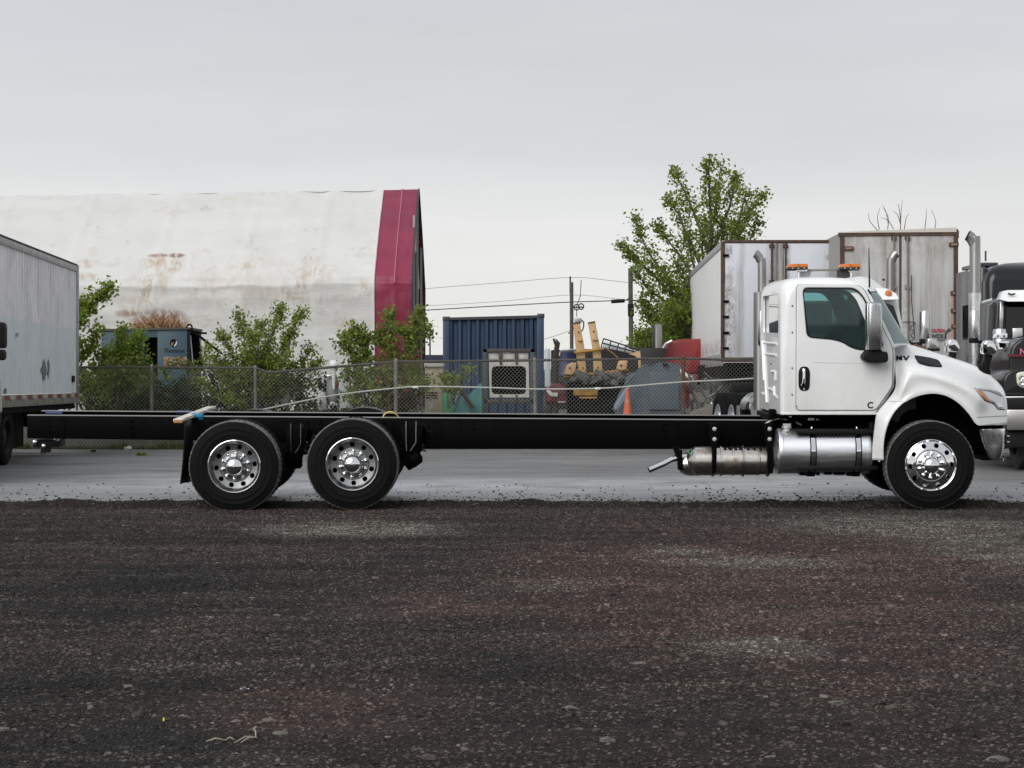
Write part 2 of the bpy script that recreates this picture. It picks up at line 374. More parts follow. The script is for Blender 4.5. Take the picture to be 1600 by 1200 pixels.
_z = _n.new('ShaderNodeTexNoise'); _z.inputs['Scale'].default_value = .5; _z.inputs['Detail'].default_value = 5; _l.new(_g.outputs['Position'], _z.inputs['Vector'])
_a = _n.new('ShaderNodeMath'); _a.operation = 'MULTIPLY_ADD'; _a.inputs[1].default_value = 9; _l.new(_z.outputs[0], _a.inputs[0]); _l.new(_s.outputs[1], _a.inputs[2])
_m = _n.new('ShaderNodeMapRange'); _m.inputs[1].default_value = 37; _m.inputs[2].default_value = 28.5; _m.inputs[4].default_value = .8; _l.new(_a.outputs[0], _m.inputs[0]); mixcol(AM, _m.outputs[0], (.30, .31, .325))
mixcol(AM, _m.outputs[0], (.27, .28, .295)) if 0 else None   # paler towards the gravel: reflected sky sheen painted into the asphalt colour
patch(AM, [(150, 712, 260, 9, .9), (560, 722, 160, 7, .7), (1000, 712, 330, 7, .8), (900, 735, 200, 6, .5), (200, 742, 200, 6, .5), (1590, 715, 160, 12, .8), (60, 730, 120, 5, .8)], (.06, .058, .055), 1.1, .38, .6)
patch(AM, [(700, 765, 900, 16, .9), (330, 750, 260, 8, .8), (1200, 755, 300, 9, .7)], (.36, .37, .39), .9, .35, .62)  # pale patches paint the wet shine into the asphalt's colour
# dirt dragged off the gravel on to the asphalt edge
_e = _n.new('ShaderNodeMapRange'); _e.inputs[1].default_value = EDGE+1.6; _e.inputs[2].default_value = EDGE-.05; _e.inputs[3].default_value = -.42; _e.inputs[4].default_value = .30; _l.new(_s.outputs[1], _e.inputs[0])
_q = _n.new('ShaderNodeTexNoise'); _q.inputs['Scale'].default_value = 5; _q.inputs['Detail'].default_value = 9; _q.inputs['Roughness'].default_value = .8; _p = _n.new('ShaderNodeMapping'); _p.inputs['Scale'].default_value = (.45, 1, 1); _l.new(_g.outputs['Position'], _p.inputs[0]); _l.new(_p.outputs[0], _q.inputs['Vector'])
_w = _n.new('ShaderNodeMath'); _w.operation = 'ADD'; _l.new(_q.outputs[0], _w.inputs[0]); _l.new(_e.outputs[0], _w.inputs[1])
_r = _n.new('ShaderNodeMapRange'); _r.inputs[1].default_value = .52; _r.inputs[2].default_value = .66; _r.inputs[4].default_value = .92; _l.new(_w.outputs[0], _r.inputs[0])
mixcol(AM, _r.outputs[0], (.035, .032, .029))
YM = ground_mat('yard_dirt', [(.05, .045, .035), (.07, .06, .045), (.04, .045, .025), (.09, .08, .065)], bumps=((8, .04), (40, .01)))
PATCHES = (
 ([(1250, 1000, 600, 200, .95), (1500, 880, 300, 60, .8), (500, 1110, 280, 70, .8), (700, 950, 240, 35, .8), (330, 980, 120, 20, .5)], (.080, .054, .047), 1.5, .3, .6),
 ([(560, 828, 200, 18, 1), (480, 835, 90, 12, 1), (1420, 825, 260, 24, .9), (1180, 880, 190, 10, .9), (1190, 1010, 140, 24, .9), (1070, 862, 90, 9, .8), (430, 1190, 120, 18, .4), (1560, 860, 130, 44, .8), (860, 915, 120, 10, .5)], (.15, .14, .125), 2.5, .3, .7),
 ([(260, 900, 180, 30, .9), (160, 960, 160, 24, .8), (640, 870, 220, 12, .8), (960, 840, 240, 16, .8), (240, 1160, 220, 24, .6), (820, 1040, 160, 24, .6), (60, 1060, 140, 30, .6)], (.014, .0135, .014), 1.8, .35, .6))
for p_ in PATCHES: patch(GM, *p_)
gx = [-16+i*32/420 for i in range(421)]
gy = []; y = 3.0
while y < 26.4: gy.append(y); y += .028+.0022*y
rows = [[Vector((x, y, gravel_z(x, y))) for x in gx] for y in gy]
g = part('gravel_lot', MB().grid(rows), GM, recalc=False, ang=80); g['kind'] = 'structure'
gw = MB()
for x0, x1 in ((-150, -16), (16, 150)): gw.add([(x0, -60, .0), (x1, -60, .0), (x1, 25.6, .02), (x0, 25.6, .02)], [(0, 1, 2, 3)])
gw.add([(-16, -60, 0), (16, -60, 0), (16, 3.0, .0), (-16, 3.0, .0)], [(0, 1, 2, 3)])
g = part('gravel_verge', gw, GM, recalc=False); g['kind'] = 'structure'
# asphalt sheet
rows = []; ks = [-60, -40, -25]+[-16+i*.2 for i in range(161)]+[25, 40, 60]
for j in range(50):
    row = []
    for x in ks:
        e = (edge_y(x) if abs(x) <= 16 else 25.66)-.09; yy = e+(47.6-e)*(j/49); row.append(Vector((x, yy, AZ+.012*fbm(x*.3, yy, .25, 2)*smooth((yy-26)/3))))
    rows.append(row)
g = part('asphalt', MB().grid(rows), AM, recalc=False, ang=80); g['kind'] = 'structure'
g = part('asphalt_outskirts', MB().add([(-150, 25.3, .03), (-60, 25.3, .03), (-60, 47.5, .03), (-150, 47.5, .03)], [(0, 1, 2, 3)]).add([(60, 25.3, .03), (150, 25.3, .03), (150, 47.5, .03), (60, 47.5, .03)], [(0, 1, 2, 3)]), AM, recalc=False); g['kind'] = 'structure'
def yard_z(x, y): return .04+.56*smooth((y-47.6)/1.5)+.05*fbm(x, y, .4)*smooth((y-48)/2)
rows = []
for yy in [47.2, 47.4, 47.6, 47.8, 48, 48.3, 48.6, 48.9, 49.2, 49.6, 50, 51, 52, 54, 56, 58, 60, 63, 66, 70, 76, 84, 100, 140, 250, 600, 1500]:
    rows.append([Vector((x*(1 if yy < 90 else yy/60), yy, yard_z(x, yy) if yy < 90 else .6)) for x in [-60+i for i in range(121)]])
g = part('yard_ground', MB().grid(rows), YM, recalc=False, ang=80); g['kind'] = 'structure'
# --- loose stones, laid by geometry nodes
def scatter(name, mb_mesh, dens, smin, smax, m, seed, power=2.2):
    me = bpy.data.meshes.new(name); me.from_pydata(mb_mesh.v, [], mb_mesh.f)
    at = me.attributes.new('dens', 'FLOAT', 'POINT')
    for i, v in enumerate(me.vertices): at.data[i].value = dens(v.co.x, v.co.y)
    o = link(bpy.data.objects.new(name, me)); o['kind'] = 'stuff'
    ng = bpy.data.node_groups.new(name+'_nodes', 'GeometryNodeTree')
    ng.interface.new_socket('Geometry', in_out='INPUT', socket_type='NodeSocketGeometry'); ng.interface.new_socket('Geometry', in_out='OUTPUT', socket_type='NodeSocketGeometry')
    N = ng.nodes.new; L = ng.links.new
    gi, go = N('NodeGroupInput'), N('NodeGroupOutput')
    na = N('GeometryNodeInputNamedAttribute'); na.data_type = 'FLOAT'; na.inputs['Name'].default_value = 'dens'
    dp = N('GeometryNodeDistributePointsOnFaces'); dp.distribute_method = 'RANDOM'; dp.inputs['Seed'].default_value = seed
    L(gi.outputs[0], dp.inputs['Mesh']); L(na.outputs[0], dp.inputs['Density'])
    ico = N('GeometryNodeMeshIcoSphere'); ico.inputs['Subdivisions'].default_value = 2; ico.inputs['Radius'].default_value = 1
    sp_ = N('GeometryNodeSetPosition'); nz2 = N('ShaderNodeTexNoise'); nz2.inputs['Scale'].default_value = 1.1; nz2.inputs['Detail'].default_value = 1
    vm = N('ShaderNodeVectorMath'); vm.operation = 'SUBTRACT'; vm.inputs[1].default_value = (.5, .5, .5); L(nz2.outputs['Color'], vm.inputs[0])
    vs = N('ShaderNodeVectorMath'); vs.operation = 'SCALE'; vs.inputs['Scale'].default_value = 1.5; L(vm.outputs[0], vs.inputs[0])
    L(ico.outputs[0], sp_.inputs['Geometry']); L(vs.outputs[0], sp_.inputs['Offset'])
    smt = N('GeometryNodeSetMaterial'); smt.inputs['Material'].default_value = m; L(sp_.outputs[0], smt.inputs['Geometry'])
    ssm = N('GeometryNodeSetShadeSmooth'); ssm.inputs['Shade Smooth'].default_value = False; L(smt.outputs[0], ssm.inputs['Geometry'])
    ip = N('GeometryNodeInstanceOnPoints'); L(dp.outputs['Points'], ip.inputs['Points']); L(ssm.outputs[0], ip.inputs['Instance'])
    rv = N('FunctionNodeRandomValue'); rv.data_type = 'FLOAT_VECTOR'; rv.inputs[0].default_value = (0, 0, 0); rv.inputs[1].default_value = (.5, .5, 6.28); L(rv.outputs[0], ip.inputs['Rotation'])
    r1 = N('FunctionNodeRandomValue'); r1.data_type = 'FLOAT'; r1.inputs['Seed'].default_value = 3
    pw_ = N('ShaderNodeMath'); pw_.operation = 'POWER'; pw_.inputs[1].default_value = power; L(r1.outputs[1], pw_.inputs[0])
    mr = N('ShaderNodeMapRange'); mr.inputs[3].default_value = smin; mr.inputs[4].default_value = smax; L(pw_.outputs[0], mr.inputs[0])
    r2 = N('FunctionNodeRandomValue'); r2.data_type = 'FLOAT_VECTOR'; r2.inputs['Seed'].default_value = 9; r2.inputs[0].default_value = (.8, .65, .35); r2.inputs[1].default_value = (1.3, 1.0, .75)
    v2 = N('ShaderNodeVectorMath'); v2.operation = 'SCALE'; L(r2.outputs[0], v2.inputs[0]); L(mr.outputs[0], v2.inputs['Scale']); L(v2.outputs[0], ip.inputs['Scale'])
    L(ip.outputs[0], go.inputs[0])
    md = o.modifiers.new('scatter', 'NODES'); md.node_group = ng; me.materials.append(m); return o
def stone_mat(name, cols, rough=.8):
    m = bpy.data.materials.new(name); m.use_nodes = True; n = m.node_tree.nodes; l = m.node_tree.links; b = n['Principled BSDF']; b.inputs['Roughness'].default_value = rough; b.inputs['Specular IOR Level'].default_value = .3
    oi = n.new('ShaderNodeObjectInfo'); r = n.new('ShaderNodeValToRGB'); e = r.color_ramp.elements
    while len(e) < len(cols): e.new(.5)
    for k, (p, c) in zip(e, cols): k.position = p; k.color = (*c, 1)
    l.new(oi.outputs['Random'], r.inputs[0]); l.new(r.outputs[0], b.inputs['Base Color']); MATS[name] = m; return m
SM = ground_mat('gravel_stone', GCOLS, bumps=((200, .001),), spec=.25, tracks=True)
for p_ in PATCHES: patch(SM, *p_)
_n = SM.node_tree.nodes; _l = SM.node_tree.links; _b = _n['Principled BSDF']; _src = _b.inputs['Base Color'].links[0].from_socket
_oi = _n.new('ShaderNodeObjectInfo'); _rp = _n.new('ShaderNodeValToRGB')
while len(_rp.color_ramp.elements) < 6: _rp.color_ramp.elements.new(.5)
for k, (p_, v_) in zip(_rp.color_ramp.elements, ((0, (.22,)*3), (.3, (.65, .63, .61)), (.6, (1.15, 1.12, 1.08)), (.85, (1.75, 1.75, 1.75)), (.96, (2.3, 2.4, 2.4)), (1, (3.4, 3.6, 3.6)))): k.position = p_; k.color = (*v_, 1)
_mx = _n.new('ShaderNodeMix'); _mx.data_type = 'RGBA'; _mx.blend_type = 'MULTIPLY'; _mx.inputs[0].default_value = 1; _l.new(_oi.outputs['Random'], _rp.inputs[0]); _l.new(_src, _mx.inputs[6]); _l.new(_rp.outputs[0], _mx.inputs[7]); _l.new(_mx.outputs[2], _b.inputs['Base Color'])
SD = stone_mat('dark_crumb', [(0, (.012, .011, .010)), (.8, (.035, .032, .03)), (1, (.08, .075, .07))])
rows = []
y = 7.4
while y < 25.8:
    hw = y*.25+.25; rows.append([Vector((-hw+2*hw*i/90, y, gravel_z(-hw+2*hw*i/90, y)-.002)) for i in range(91)]); y += .10
reg = MB().grid(rows)
def dn(x, y):
    c = fbm(x*.5, y, .8)*.5+.5
    return 2800*(.35+1.1*c)*(1 if y < 20 else 1.0)
scatter('gravel_stones', reg, dn, .003, .0140, SM, 4, 1.9)
scatter('gravel_chunks', reg, lambda x, y: 26*max(.1, fbm(x*.6+9, y, .5)*1.3+.6)*(1 if y > 13 else 1.8), .010, .030, SM, 11, 3.2)
rows = []; y = 25.3
while y < 31: hw = 7.8; rows.append([Vector((-hw+2*hw*i/100, y, AZ+.002)) for i in range(101)]); y += .12
def dn2(x, y):
    e = edge_y(x)+.02
    k = .5+.5*fbm(x, 1, .45)
    return (620*k*k*1.6*math.exp(-max(0, y-e)/(.22+.5*k))+40*math.exp(-max(0, y-e)/2.2)) if y > e-.1 else 0
scatter('asphalt_crumbs', MB().grid(rows), dn2, .004, .021, SD, 21, 2.2)
# wet band along the gravel edge and damp patch
# individual odd stones and litter in the foreground
rk = random.Random(3)
def stone_mb(c, s):
    bm = bmesh.new(); bmesh.ops.create_icosphere(bm, subdivisions=2, radius=1)
    o_ = Vector((rk.random()*9, rk.random()*9, 0)); mb = MB()
    mb.v = [Vector((v.co.x*s[0], v.co.y*s[1], v.co.z*s[2]))*(1+.55*noise.noise(v.co*1.2+o_))+Vector(c) for v in bm.verts]; bm.verts.index_update(); mb.f = [tuple(v.index for v in f.verts) for f in bm.faces]; bm.free(); return mb
def gp(px, py):
    """point of the gravel under a pixel of the photograph"""
    Y = CAMH*F/(py-600); X = X_(px, Y)
    for _ in range(3): Y = (CAMH-gravel_z(X, Y))*F/(py-600); X = X_(px, Y)
    return Vector((X, Y, gravel_z(X, Y)))
pale = mat('pale_stone', (.13, .125, .11), .85, col2=(.07, .067, .06), scale=30, bump=.004)
for (px, py, s, lab) in ((433, 962, .028, 'pale flat stone lying left of centre in the dark gravel'), (242, 988, .026, 'dull grey stone in the gravel ahead of the rear wheels'), (948, 1158, .034, 'pale stone at the bottom centre of the gravel lot'), (1307, 1100, .032, 'beige flat stone low on the right side of the gravel'),
                         (1560, 1190, .045, 'rounded pale stone in the bottom right corner'), (1394, 948, .03, 'light chip on the gravel in front of the fuel tank'), (420, 1128, .03, 'grey stone just above the dry twig'), (438, 1148, .034, 'largest grey stone beside the dry twig'),
                         (370, 1129, .024, 'small grey stone left of the dry twig'), (1000, 1038, .028, 'white chip on the reddish gravel below the exhaust'), (892, 1108, .03, 'upright pale shard in the lower middle gravel'), (5, 1141, .03, 'pale stone at the left edge of the gravel'), (200, 1074, .028, 'yellowish flake in the lower left gravel')):
    c = gp(px, py); single('stone', stone_mb(c+Vector((0, 0, s*.12)), (s, s*.6, s*.42)), pale, lab, 'stone', 'loose pale stones on the gravel', ang=25)
c = gp(381, 1083); pp = MB(); rows = [[c+Vector((i*.011-.02, j*.012, .014+.008*rk.random()+(.01 if i == 2 else 0))) for i in range(5)] for j in range(3)]
pp.grid(rows); single('paper_scrap', pp, mat('paper', (.72, .72, .78), .8), 'crumpled white scrap of paper on the dark gravel', 'litter')
c = gp(254, 1128); single('yellow_petal', MB().grid([[c+Vector((.004*i, .007*j, .004+.014*(1-abs(j-1)))) for i in range(3)] for j in range(3)]), mat('yellow_scrap', (.45, .38, .03), .6), 'tiny yellow scrap on the lower left gravel', 'litter')
tw = MB(); dry = mat('dry_twig', (.30, .27, .20), .85)
for a, b in (((322, 1163), (352, 1161)), ((352, 1161), (366, 1160)), ((366, 1165), (400, 1155)), ((376, 1165), (402, 1157)), ((395, 1146), (404, 1142)), ((400, 1157), (398, 1144))):
    tw.tube([gp(*a)+Vector((0, 0, .012)), gp((a[0]+b[0])/2, (a[1]+b[1])/2)+Vector((0, 0, .022)), gp(*b)+Vector((0, 0, .012))], [.002, .004, .002], 5)
single('dry_twig', tw, dry, 'broken pale dry twig lying on the gravel in the lower left', 'twig')
# ================================================================== THE WHITE CHASSIS TRUCK
YN = 25.0; YC = 26.22; YF = 2*YC-YN
def catmull(pts, k):
    out = []; n = len(pts)
    for i in range(n-1):
        p0, p1, p2, p3 = pts[max(i-1, 0)], pts[i], pts[i+1], pts[min(i+2, n-1)]
        for j in range(k):
            t = j/k
            out.append(tuple(.5*((2*b)+(-a+c)*t+(2*a-5*b+4*c-d)*t*t+(-a+3*b-3*c+d)*t**3) for a, b, c, d in zip(p0, p1, p2, p3)))
    out.append(tuple(pts[-1])); return out
def smooth(t): t = max(0, min(1, t)); return t*t*(3-2*t)

truck = thing('chassis_truck', (1.2, 25.0, 0), 'white day cab chassis truck with long bare black frame rails and polished wheels', 'truck')

# ---- wheels -------------------------------------------------------
def tyre_mb(c, R, w, lug=True, n=208, which='all'):
    """tyre with axis Y, near sidewall at c.y"""
    ri = .285*R/.53
    prof = [(ri, .02), (ri+.012, .004), (ri+.03, .0), (ri+.075, -.008), (ri+.09, -.0115), (ri+.094, -.0085), (R*.80, -.010), (R*.815, -.013), (R*.822, -.009), (R*.89, -.001), (R*.935, .009), (R-.016, .016), (R-.004, .026)]
    tread = []
    half = w/2
    ribs = [.03, .068, .072, .086, .090, .128, .132, w-.132, w-.128, w-.09, w-.086, w-.072, w-.068, w-.03]
    dep = [0, 0, .013, .013, 0, 0, .012, .012, 0, 0, .013, .013, 0, 0]
    full = prof+[(R-d_, y_) for y_, d_ in zip(ribs, dep)]+[(r, w-h) for r, h in prof[::-1]]
    mb = MB(); vs = []; m = len(full); i0 = len(prof)-2
    for i, (r, h) in enumerate(full):
        for k in range(n):
            rr = r
            if lug and i0 <= i < m-i0 and r > R-.008:
                ph = (k+(2 if h > w/2 else 0)+(1 if abs(h-w/2) < .045 else 0)) % 4
                if ph == 0: rr = r-(.012 if (.03 < h < w-.03) else .007)
            a = 2*pi*k/n
            vs.append(Vector((c[0]+rr*cos(a), c[1]+h, c[2]+rr*sin(a))))
    ok = lambda i: which == 'all' or (which == 'tread') == (i0 <= i < m-i0-1)
    mb.add(vs, [(i*n+k, i*n+(k+1) % n, (i+1)*n+(k+1) % n, (i+1)*n+k) for i in range(m-1) if ok(i) for k in range(n)])
    used = sorted({i for f in mb.f for i in f}); ix = {u: i for i, u in enumerate(used)}; mb.v = [mb.v[u] for u in used]; mb.f = [tuple(ix[i] for i in f) for f in mb.f]
    return mb
def holed_disc(mb, c, r0, r1, y0, y1, rh, nh, depth=.03, phase=0, q=5):
    """annulus (radius r0->r1, height y0->y1) with nh round holes"""
    rm = (r0+r1)/2; half = pi/nh
    for s in range(nh):
        a0 = 2*pi*s/nh+phase
        bd = []
        for i in range(q): bd.append((r0, -half+2*half*i/q))
        for i in range(q): bd.append((r0+(r1-r0)*i/q, half))
        for i in range(q): bd.append((r1, half-2*half*i/q))
        for i in range(q): bd.append((r1+(r0-r1)*i/q, -half))
        vs = []; N = len(bd)
        def at(r, a, dy=0): return Vector((c[0]+r*cos(a0+a), c[1]+y0+(y1-y0)*(r-r0)/(r1-r0)+dy, c[2]+r*sin(a0+a)))
        for r, a in bd: vs.append(at(r, a))
        for dd in (0, depth):
            for r, a in bd:
                dx, dz = r*cos(a)-rm, r*sin(a); L = math.hypot(dx, dz); hx, hz = rm+dx/L*rh, dz/L*rh
                vs.append(at(math.hypot(hx, hz), math.atan2(hz, hx), dd))
        fs = []
        for ring in (0, 1):
            for i in range(N): fs.append((ring*N+i, ring*N+(i+1) % N, (ring+1)*N+(i+1) % N, (ring+1)*N+i))
        mb.add(vs, fs)
def lug_mb(c, r=.02, L=.05, cap=True):
    prof = [(r*1.15, 0), (r*1.15, -.008), (r*.95, -.010), (r*.9, -L*.7), (r*.6, -L*.93), (.001, -L)]
    return MB().lathe(prof, c, 'Y', 8)

def make_wheel(kind, cx, cz, Ynear, R, w, parent, phase=0, tm=rubber):
    """kind: 'dish' (outer dual), 'front', 'inner' ; near face of tyre at Ynear; flip for the far side"""
    c = (cx, Ynear, cz); k = R/.53; mb = MB()
    if kind == 'front':
        mb.lathe([(.275*k, .06), (.295*k, .012), (.305*k, .004), (.308*k, -.004), (.300*k, -.010), (.290*k, -.004), (.283*k, .004), (.276*k, .000)], c, 'Y', 64)
        holed_disc(mb, (cx, Ynear, cz), .205*k, .276*k, -.022, .000, .029, 10, .05, phase)
        mb.lathe([(.205*k, -.022), (.187*k, -.026), (.184*k, -.020)], c, 'Y', 64)
    else:
        mb.lathe([(.285*k, .05), (.300*k, .010), (.304*k, -.002), (.300*k, -.008), (.290*k, -.006), (.284*k, .01), (.278*k, .03), (.268*k, .05), (.262*k, .085), (.258*k, .115)], c, 'Y', 64)
        holed_disc(mb, (cx, Ynear, cz), .188*k, .258*k, .128, .115, .030, 10, .05, phase)
        mb.lathe([(.188*k, .128), (.182*k, .116), (.178*k, .118), (.176*k, .128), (.125*k, .128), (.12*k, .125)], c, 'Y', 64)
    wh = part('wheel', mb, chrome if kind == 'front' else alurim, parent, ang=40)
    part('tyre', tyre_mb(c, R, w, which='side'), tm, wh, ang=50, recalc=False); part('tread', tyre_mb(c, R, w, which='tread'), treadm, wh, ang=40, recalc=False)
    part('rim_flange', MB().lathe([(.300*k, -.009), (.307*k, -.007), (.310*k, .0), (.307*k, .006)], c, 'Y', 64), chrome, wh)
    cb = MB()
    if kind == 'front':
        cb.lathe([(.184*k, -.018), (.176*k, -.034), (.165*k, -.040), (.120*k, -.044), (.105*k, -.052), (.098*k, -.075), (.075*k, -.098), (.045*k, -.112), (.02, -.117), (.001, -.118)], c, 'Y', 64)
        lr, ly = .146*k, -.040
    else:
        cb.lathe([(.122*k, .13), (.118*k, .05), (.112*k, .02), (.108*k, .012), (.106*k, -.002), (.098*k, -.024), (.078*k, -.044), (.05*k, -.058), (.02, -.064), (.001, -.065)], c, 'Y', 64)
        lr, ly = .152*k, .126
    part('hub_cap', cb, chrome, wh, ang=40)
    l0 = None
    for i in range(10):
        a = 2*pi*i/10+.25
        if l0 is None:
            l0 = part('lug_nut', lug_mb((cx, Ynear+ly, cz)), chrome, wh)
            base = l0; l0.location = (lr*cos(a), 0, lr*sin(a))
        else:
            q = base.copy(); link(q); q.parent = wh; q.location = (lr*cos(a), 0, lr*sin(a))
    # drum / inner dark disc so the hand holes read dark
    part('brake_drum', MB().lathe([(.001, .16), (.20*k, .16), (.235*k, .17), (.24*k, .30)], c, 'Y', 32), blackf, wh)
    return wh
def rot_far(wh, cx, cz):
    """turn a near-side wheel round the truck's centre line for the far side"""
    q = copy_part(wh, wh.parent)
    o0 = ORG[wh.parent]; cc = Vector((cx, YC, cz))-o0
    q.matrix_local = Matrix.Translation(Vector((0, 0, .05 if cx < 5 and R_UP else 0))) @ Matrix.Translation(cc) @ Matrix.Rotation(pi, 4, 'Z') @ Matrix.Translation(-cc)
    return q
def pw(px, py): return X_(px, YN), Z_(py, YN)
R2, R1 = .533, .520
R_UP = True
for (px, py, R, kind, ph) in ((366, 729, R2, 'dish', .1), (550.5, 725.5, R2, 'dish', .35), (1454, 727, R1, 'front', .05)):
    x, z = pw(px, py)
    w_ = make_wheel(kind, x, z, YN+.005, R, .28, truck, ph)
    rot_far(w_, x, z)
    if kind == 'dish':
        ti = part('inner_tyre', tyre_mb((x, YN+.33, z), R, .28), rubber, truck, ang=50)
        c2 = ti.copy(); link(c2); c2.location = (0, 2*(YC-YN)-.66-.28, .05)
        part('inner_wheel', MB().lathe([(.30, .01), (.27, .03), (.26, .25), (.12, .25), (.1, .2)], (x, YN+.33, z), 'Y', 32), blackf, truck)

# ---- frame ---------------------------------------------------------
YR = 25.79; RW = .86
def rail(px0, px1, ptop0, ptop1, pb0, pb1, Y, s):
    """C section, web on the outside; s=+1: flanges run to +Y"""
    mb = MB(); t = .010; fl = .085
    z0, z1, b0, b1 = Z_(ptop0, YR), Z_(ptop1, YR), Z_(pb0, YR), Z_(pb1, YR)
    xa, xb = X_(px0, YR), X_(px1, YR)
    def quad(y0, y1, za0, za1, zb0, zb1):
        mb.prism([(xa, y0, za0), (xb, y0, za1), (xb, y0, zb1), (xa, y0, zb0)], (0, y1-y0, 0))
    quad(Y, Y+s*t, z0, z1, b0, b1)
    quad(Y+s*(t+.0005), Y+s*fl, b0+t, b1+t, b0, b1)
    return mb
zz = lambda px: 652.5+(px-43)*(660.5-652.5)/(1205-43)
r1 = rail(43, 1400, zz(43), zz(1400), 687.5, 704, YR, 1)
part('frame_rail', r1, blackf, truck, bevel=.003)
fr2 = rail(43, 1400, zz(43), zz(1400), 687.5, 704, YR+RW, -1)
for v in fr2.v: v.z += .022
part('frame_rail', fr2, blackf, truck, bevel=.003)
for yy, s, up in ((YR, 1, 0), (YR+RW, -1, .022)):
    z0, z1 = Z_(zz(43), YR)+up, Z_(zz(1400), YR)+up; xa, xb_ = X_(43, YR), X_(1400, YR)
    part('top_flange', MB().prism([(xa, yy-s*.001, z0+.0005), (xb_, yy-s*.001, z1+.0005), (xb_, yy-s*.001, z1+.0145), (xa, yy-s*.001, z0+.0145)], (0, s*.086, 0)), flangem, truck, bevel=.006, seg=3)
# reinforcement flitch plate on the long middle span, slightly deeper
for yy, s in ((YR-.011, 1), (YR+RW+.011, -1)):
    mb = MB(); mb.prism([P(640, 660.5, YR)*1, P(1215, 664.5, YR), P(1215, 704.5, YR), P(655, 704, YR), P(640, 690, YR)], (0, .009, 0))
    for i in range(len(mb.v)): mb.v[i].y += yy-YR
    part('reinforcement_plate', mb, blackf, truck, bevel=.002)
cm = MB()
for px in (60, 180, 290, 455, 650, 800, 980, 1130, 1260):
    x = X_(px, YR); z = Z_(zz(px)+6, YR)
    part('crossmember', MB().box((x, YR+RW/2, z-.09), (.07, RW-.03, .17)), blackf, truck, bevel=.006)
# bolts on the web
bl = MB()
for px in (78, 100, 205, 207, 330, 480, 500, 600, 615, 690, 720, 740, 1036, 1040, 1058):
    for dz in (.05, .12, .19):
        if random.random() < .8: bl.lathe([(.001, -.014), (.011, -.014), (.012, 0)], P(px, zz(px), YR)+Vector((0, -.011, -dz)), 'Y', 6)
o = part('frame_bolts', bl, blackf, truck); o['kind'] = 'stuff'
for px, py in ((1115, 671), (1115, 687), (1201.5, 672), (1201.5, 688)):
    part('bracket_bolt', MB().lathe([(.001, -.03), (.018, -.028), (.02, -.012), (.026, -.012), (.026, 0)], P(px, py, YR-.03), 'Y', 8), bolt, truck)
# rear lamp cluster slung under the tail of the frame
lc = MB(); lc.pbox(52, 690, 92, 702, 25.9, 26.3); lc.pbox(64, 700, 78, 710, 25.9, 26.0)
cl = part('tail_lamp_bracket', lc, blackp, truck, bevel=.008)
for px, py in ((55, 694), (69, 700), (88, 689)):
    part('tail_lamp', MB().lathe([(.001, -.02), (.025, -.016), (.032, 0), (.032, .04)], P(px, py, 25.88), 'Y', 14, sgn=1), chrome, cl)
part('lamp_wire', MB().tube([P(66, 704, 25.9), P(64, 711, 25.9), P(71, 712, 25.95), P(75, 703, 26)], .006, 5), blackp, cl)
part('registration_decal', MB().pbox(72, 648.4, 98, 651, YR+RW-.10, YR+RW-.094), mat('blue_decal', (.06, .09, .28), .5), truck)

# suspension & axles
for px, py in ((366, 729), (550.5, 725.5)):
    x, z = pw(px, py)
    ax = MB().tube([(x, YN+.2, z), (x, YF-.2, z)], .075, 16); ax.lathe([(.08, -.28), (.17, -.16), (.22, 0), (.17, .16), (.08, .28)], (x, YC, z), 'Y', 20)
    part('drive_axle', ax, blackf, truck)
    for yy in (YN+.72, YF-.72):
        part('brake_chamber', MB().lathe([(.02, -.13), (.085, -.12), (.09, -.01), (.098, 0), (.09, .01), (.088, .10), (.03, .13)], (x+.36, yy, z+.10), 'X', 16, close=True), blackf, truck, bevel=0)
        part('air_spring', MB().lathe([(.10, 0), (.12, .03), (.12, .08), (.10, .11), (.12, .14), (.12, .19), (.09, .22)], (x-.30, yy, z-.02), 'Z', 18, close=True), blackp, truck)
        sp = MB().tube([(x+.62, yy, z+.16), (x+.30, yy, z+.02), (x-.05, yy, z-.09), (x-.38, yy, z-.06)], .04, 8)
        part('spring_arm', sp, blackf, truck)
        hg = MB().prism([P(0, 0, 1)*0+Vector((x+.52, yy-.05, z+.42)), Vector((x+.80, yy-.05, z+.42)), Vector((x+.72, yy-.05, z+.05)), Vector((x+.56, yy-.05, z+.02))], (0, .09, 0))
        part('spring_hanger', hg, blackf, truck, bevel=.01)
        for dx in (-.06, .06):
            part('u_bolt', MB().tube([(x+.62+dx+.03, yy-.075, z+.47), (x+.62+dx+.03, yy-.08, z+.22), (x+.62+dx*.4, yy-.08, z+.12)], .008, 6), stackm, truck)
# clutter: hoses, valves between the tandem wheels
cf = MB()
rr = random.Random(5)
for i in range(26):
    px = rr.choice((462, 470, 478, 645, 652, 640)); p0 = P(px+rr.uniform(-14, 14), rr.uniform(664, 700), YR-.05)
    q = [p0]
    for k in range(3): q.append(q[-1]+Vector((rr.uniform(-.09, .09), rr.uniform(-.04, .04), rr.uniform(-.13, .02))))
    cf.tube(catmull([tuple(v) for v in q], 4), rr.uniform(.006, .013), 6)
o = part('air_hoses', cf, blackp, truck); o['kind'] = 'stuff'
vb = MB().pbox(443, 712, 470, 735, 25.75, 26.0).pbox(448, 690, 476, 712, 25.8, 26.1)
part('level_valve', vb, blackf, truck, bevel=.02)
for px, py in ((500, 700), (468, 697)): pass
bc = MB().lathe([(.02, -.11), (.075, -.10), (.08, -.01), (.088, 0), (.08, .01), (.076, .09), (.03, .12)], (0, 0, 0), 'X', 16, close=True)
R_ = Matrix.Rotation(radians(-32), 3, 'Y')
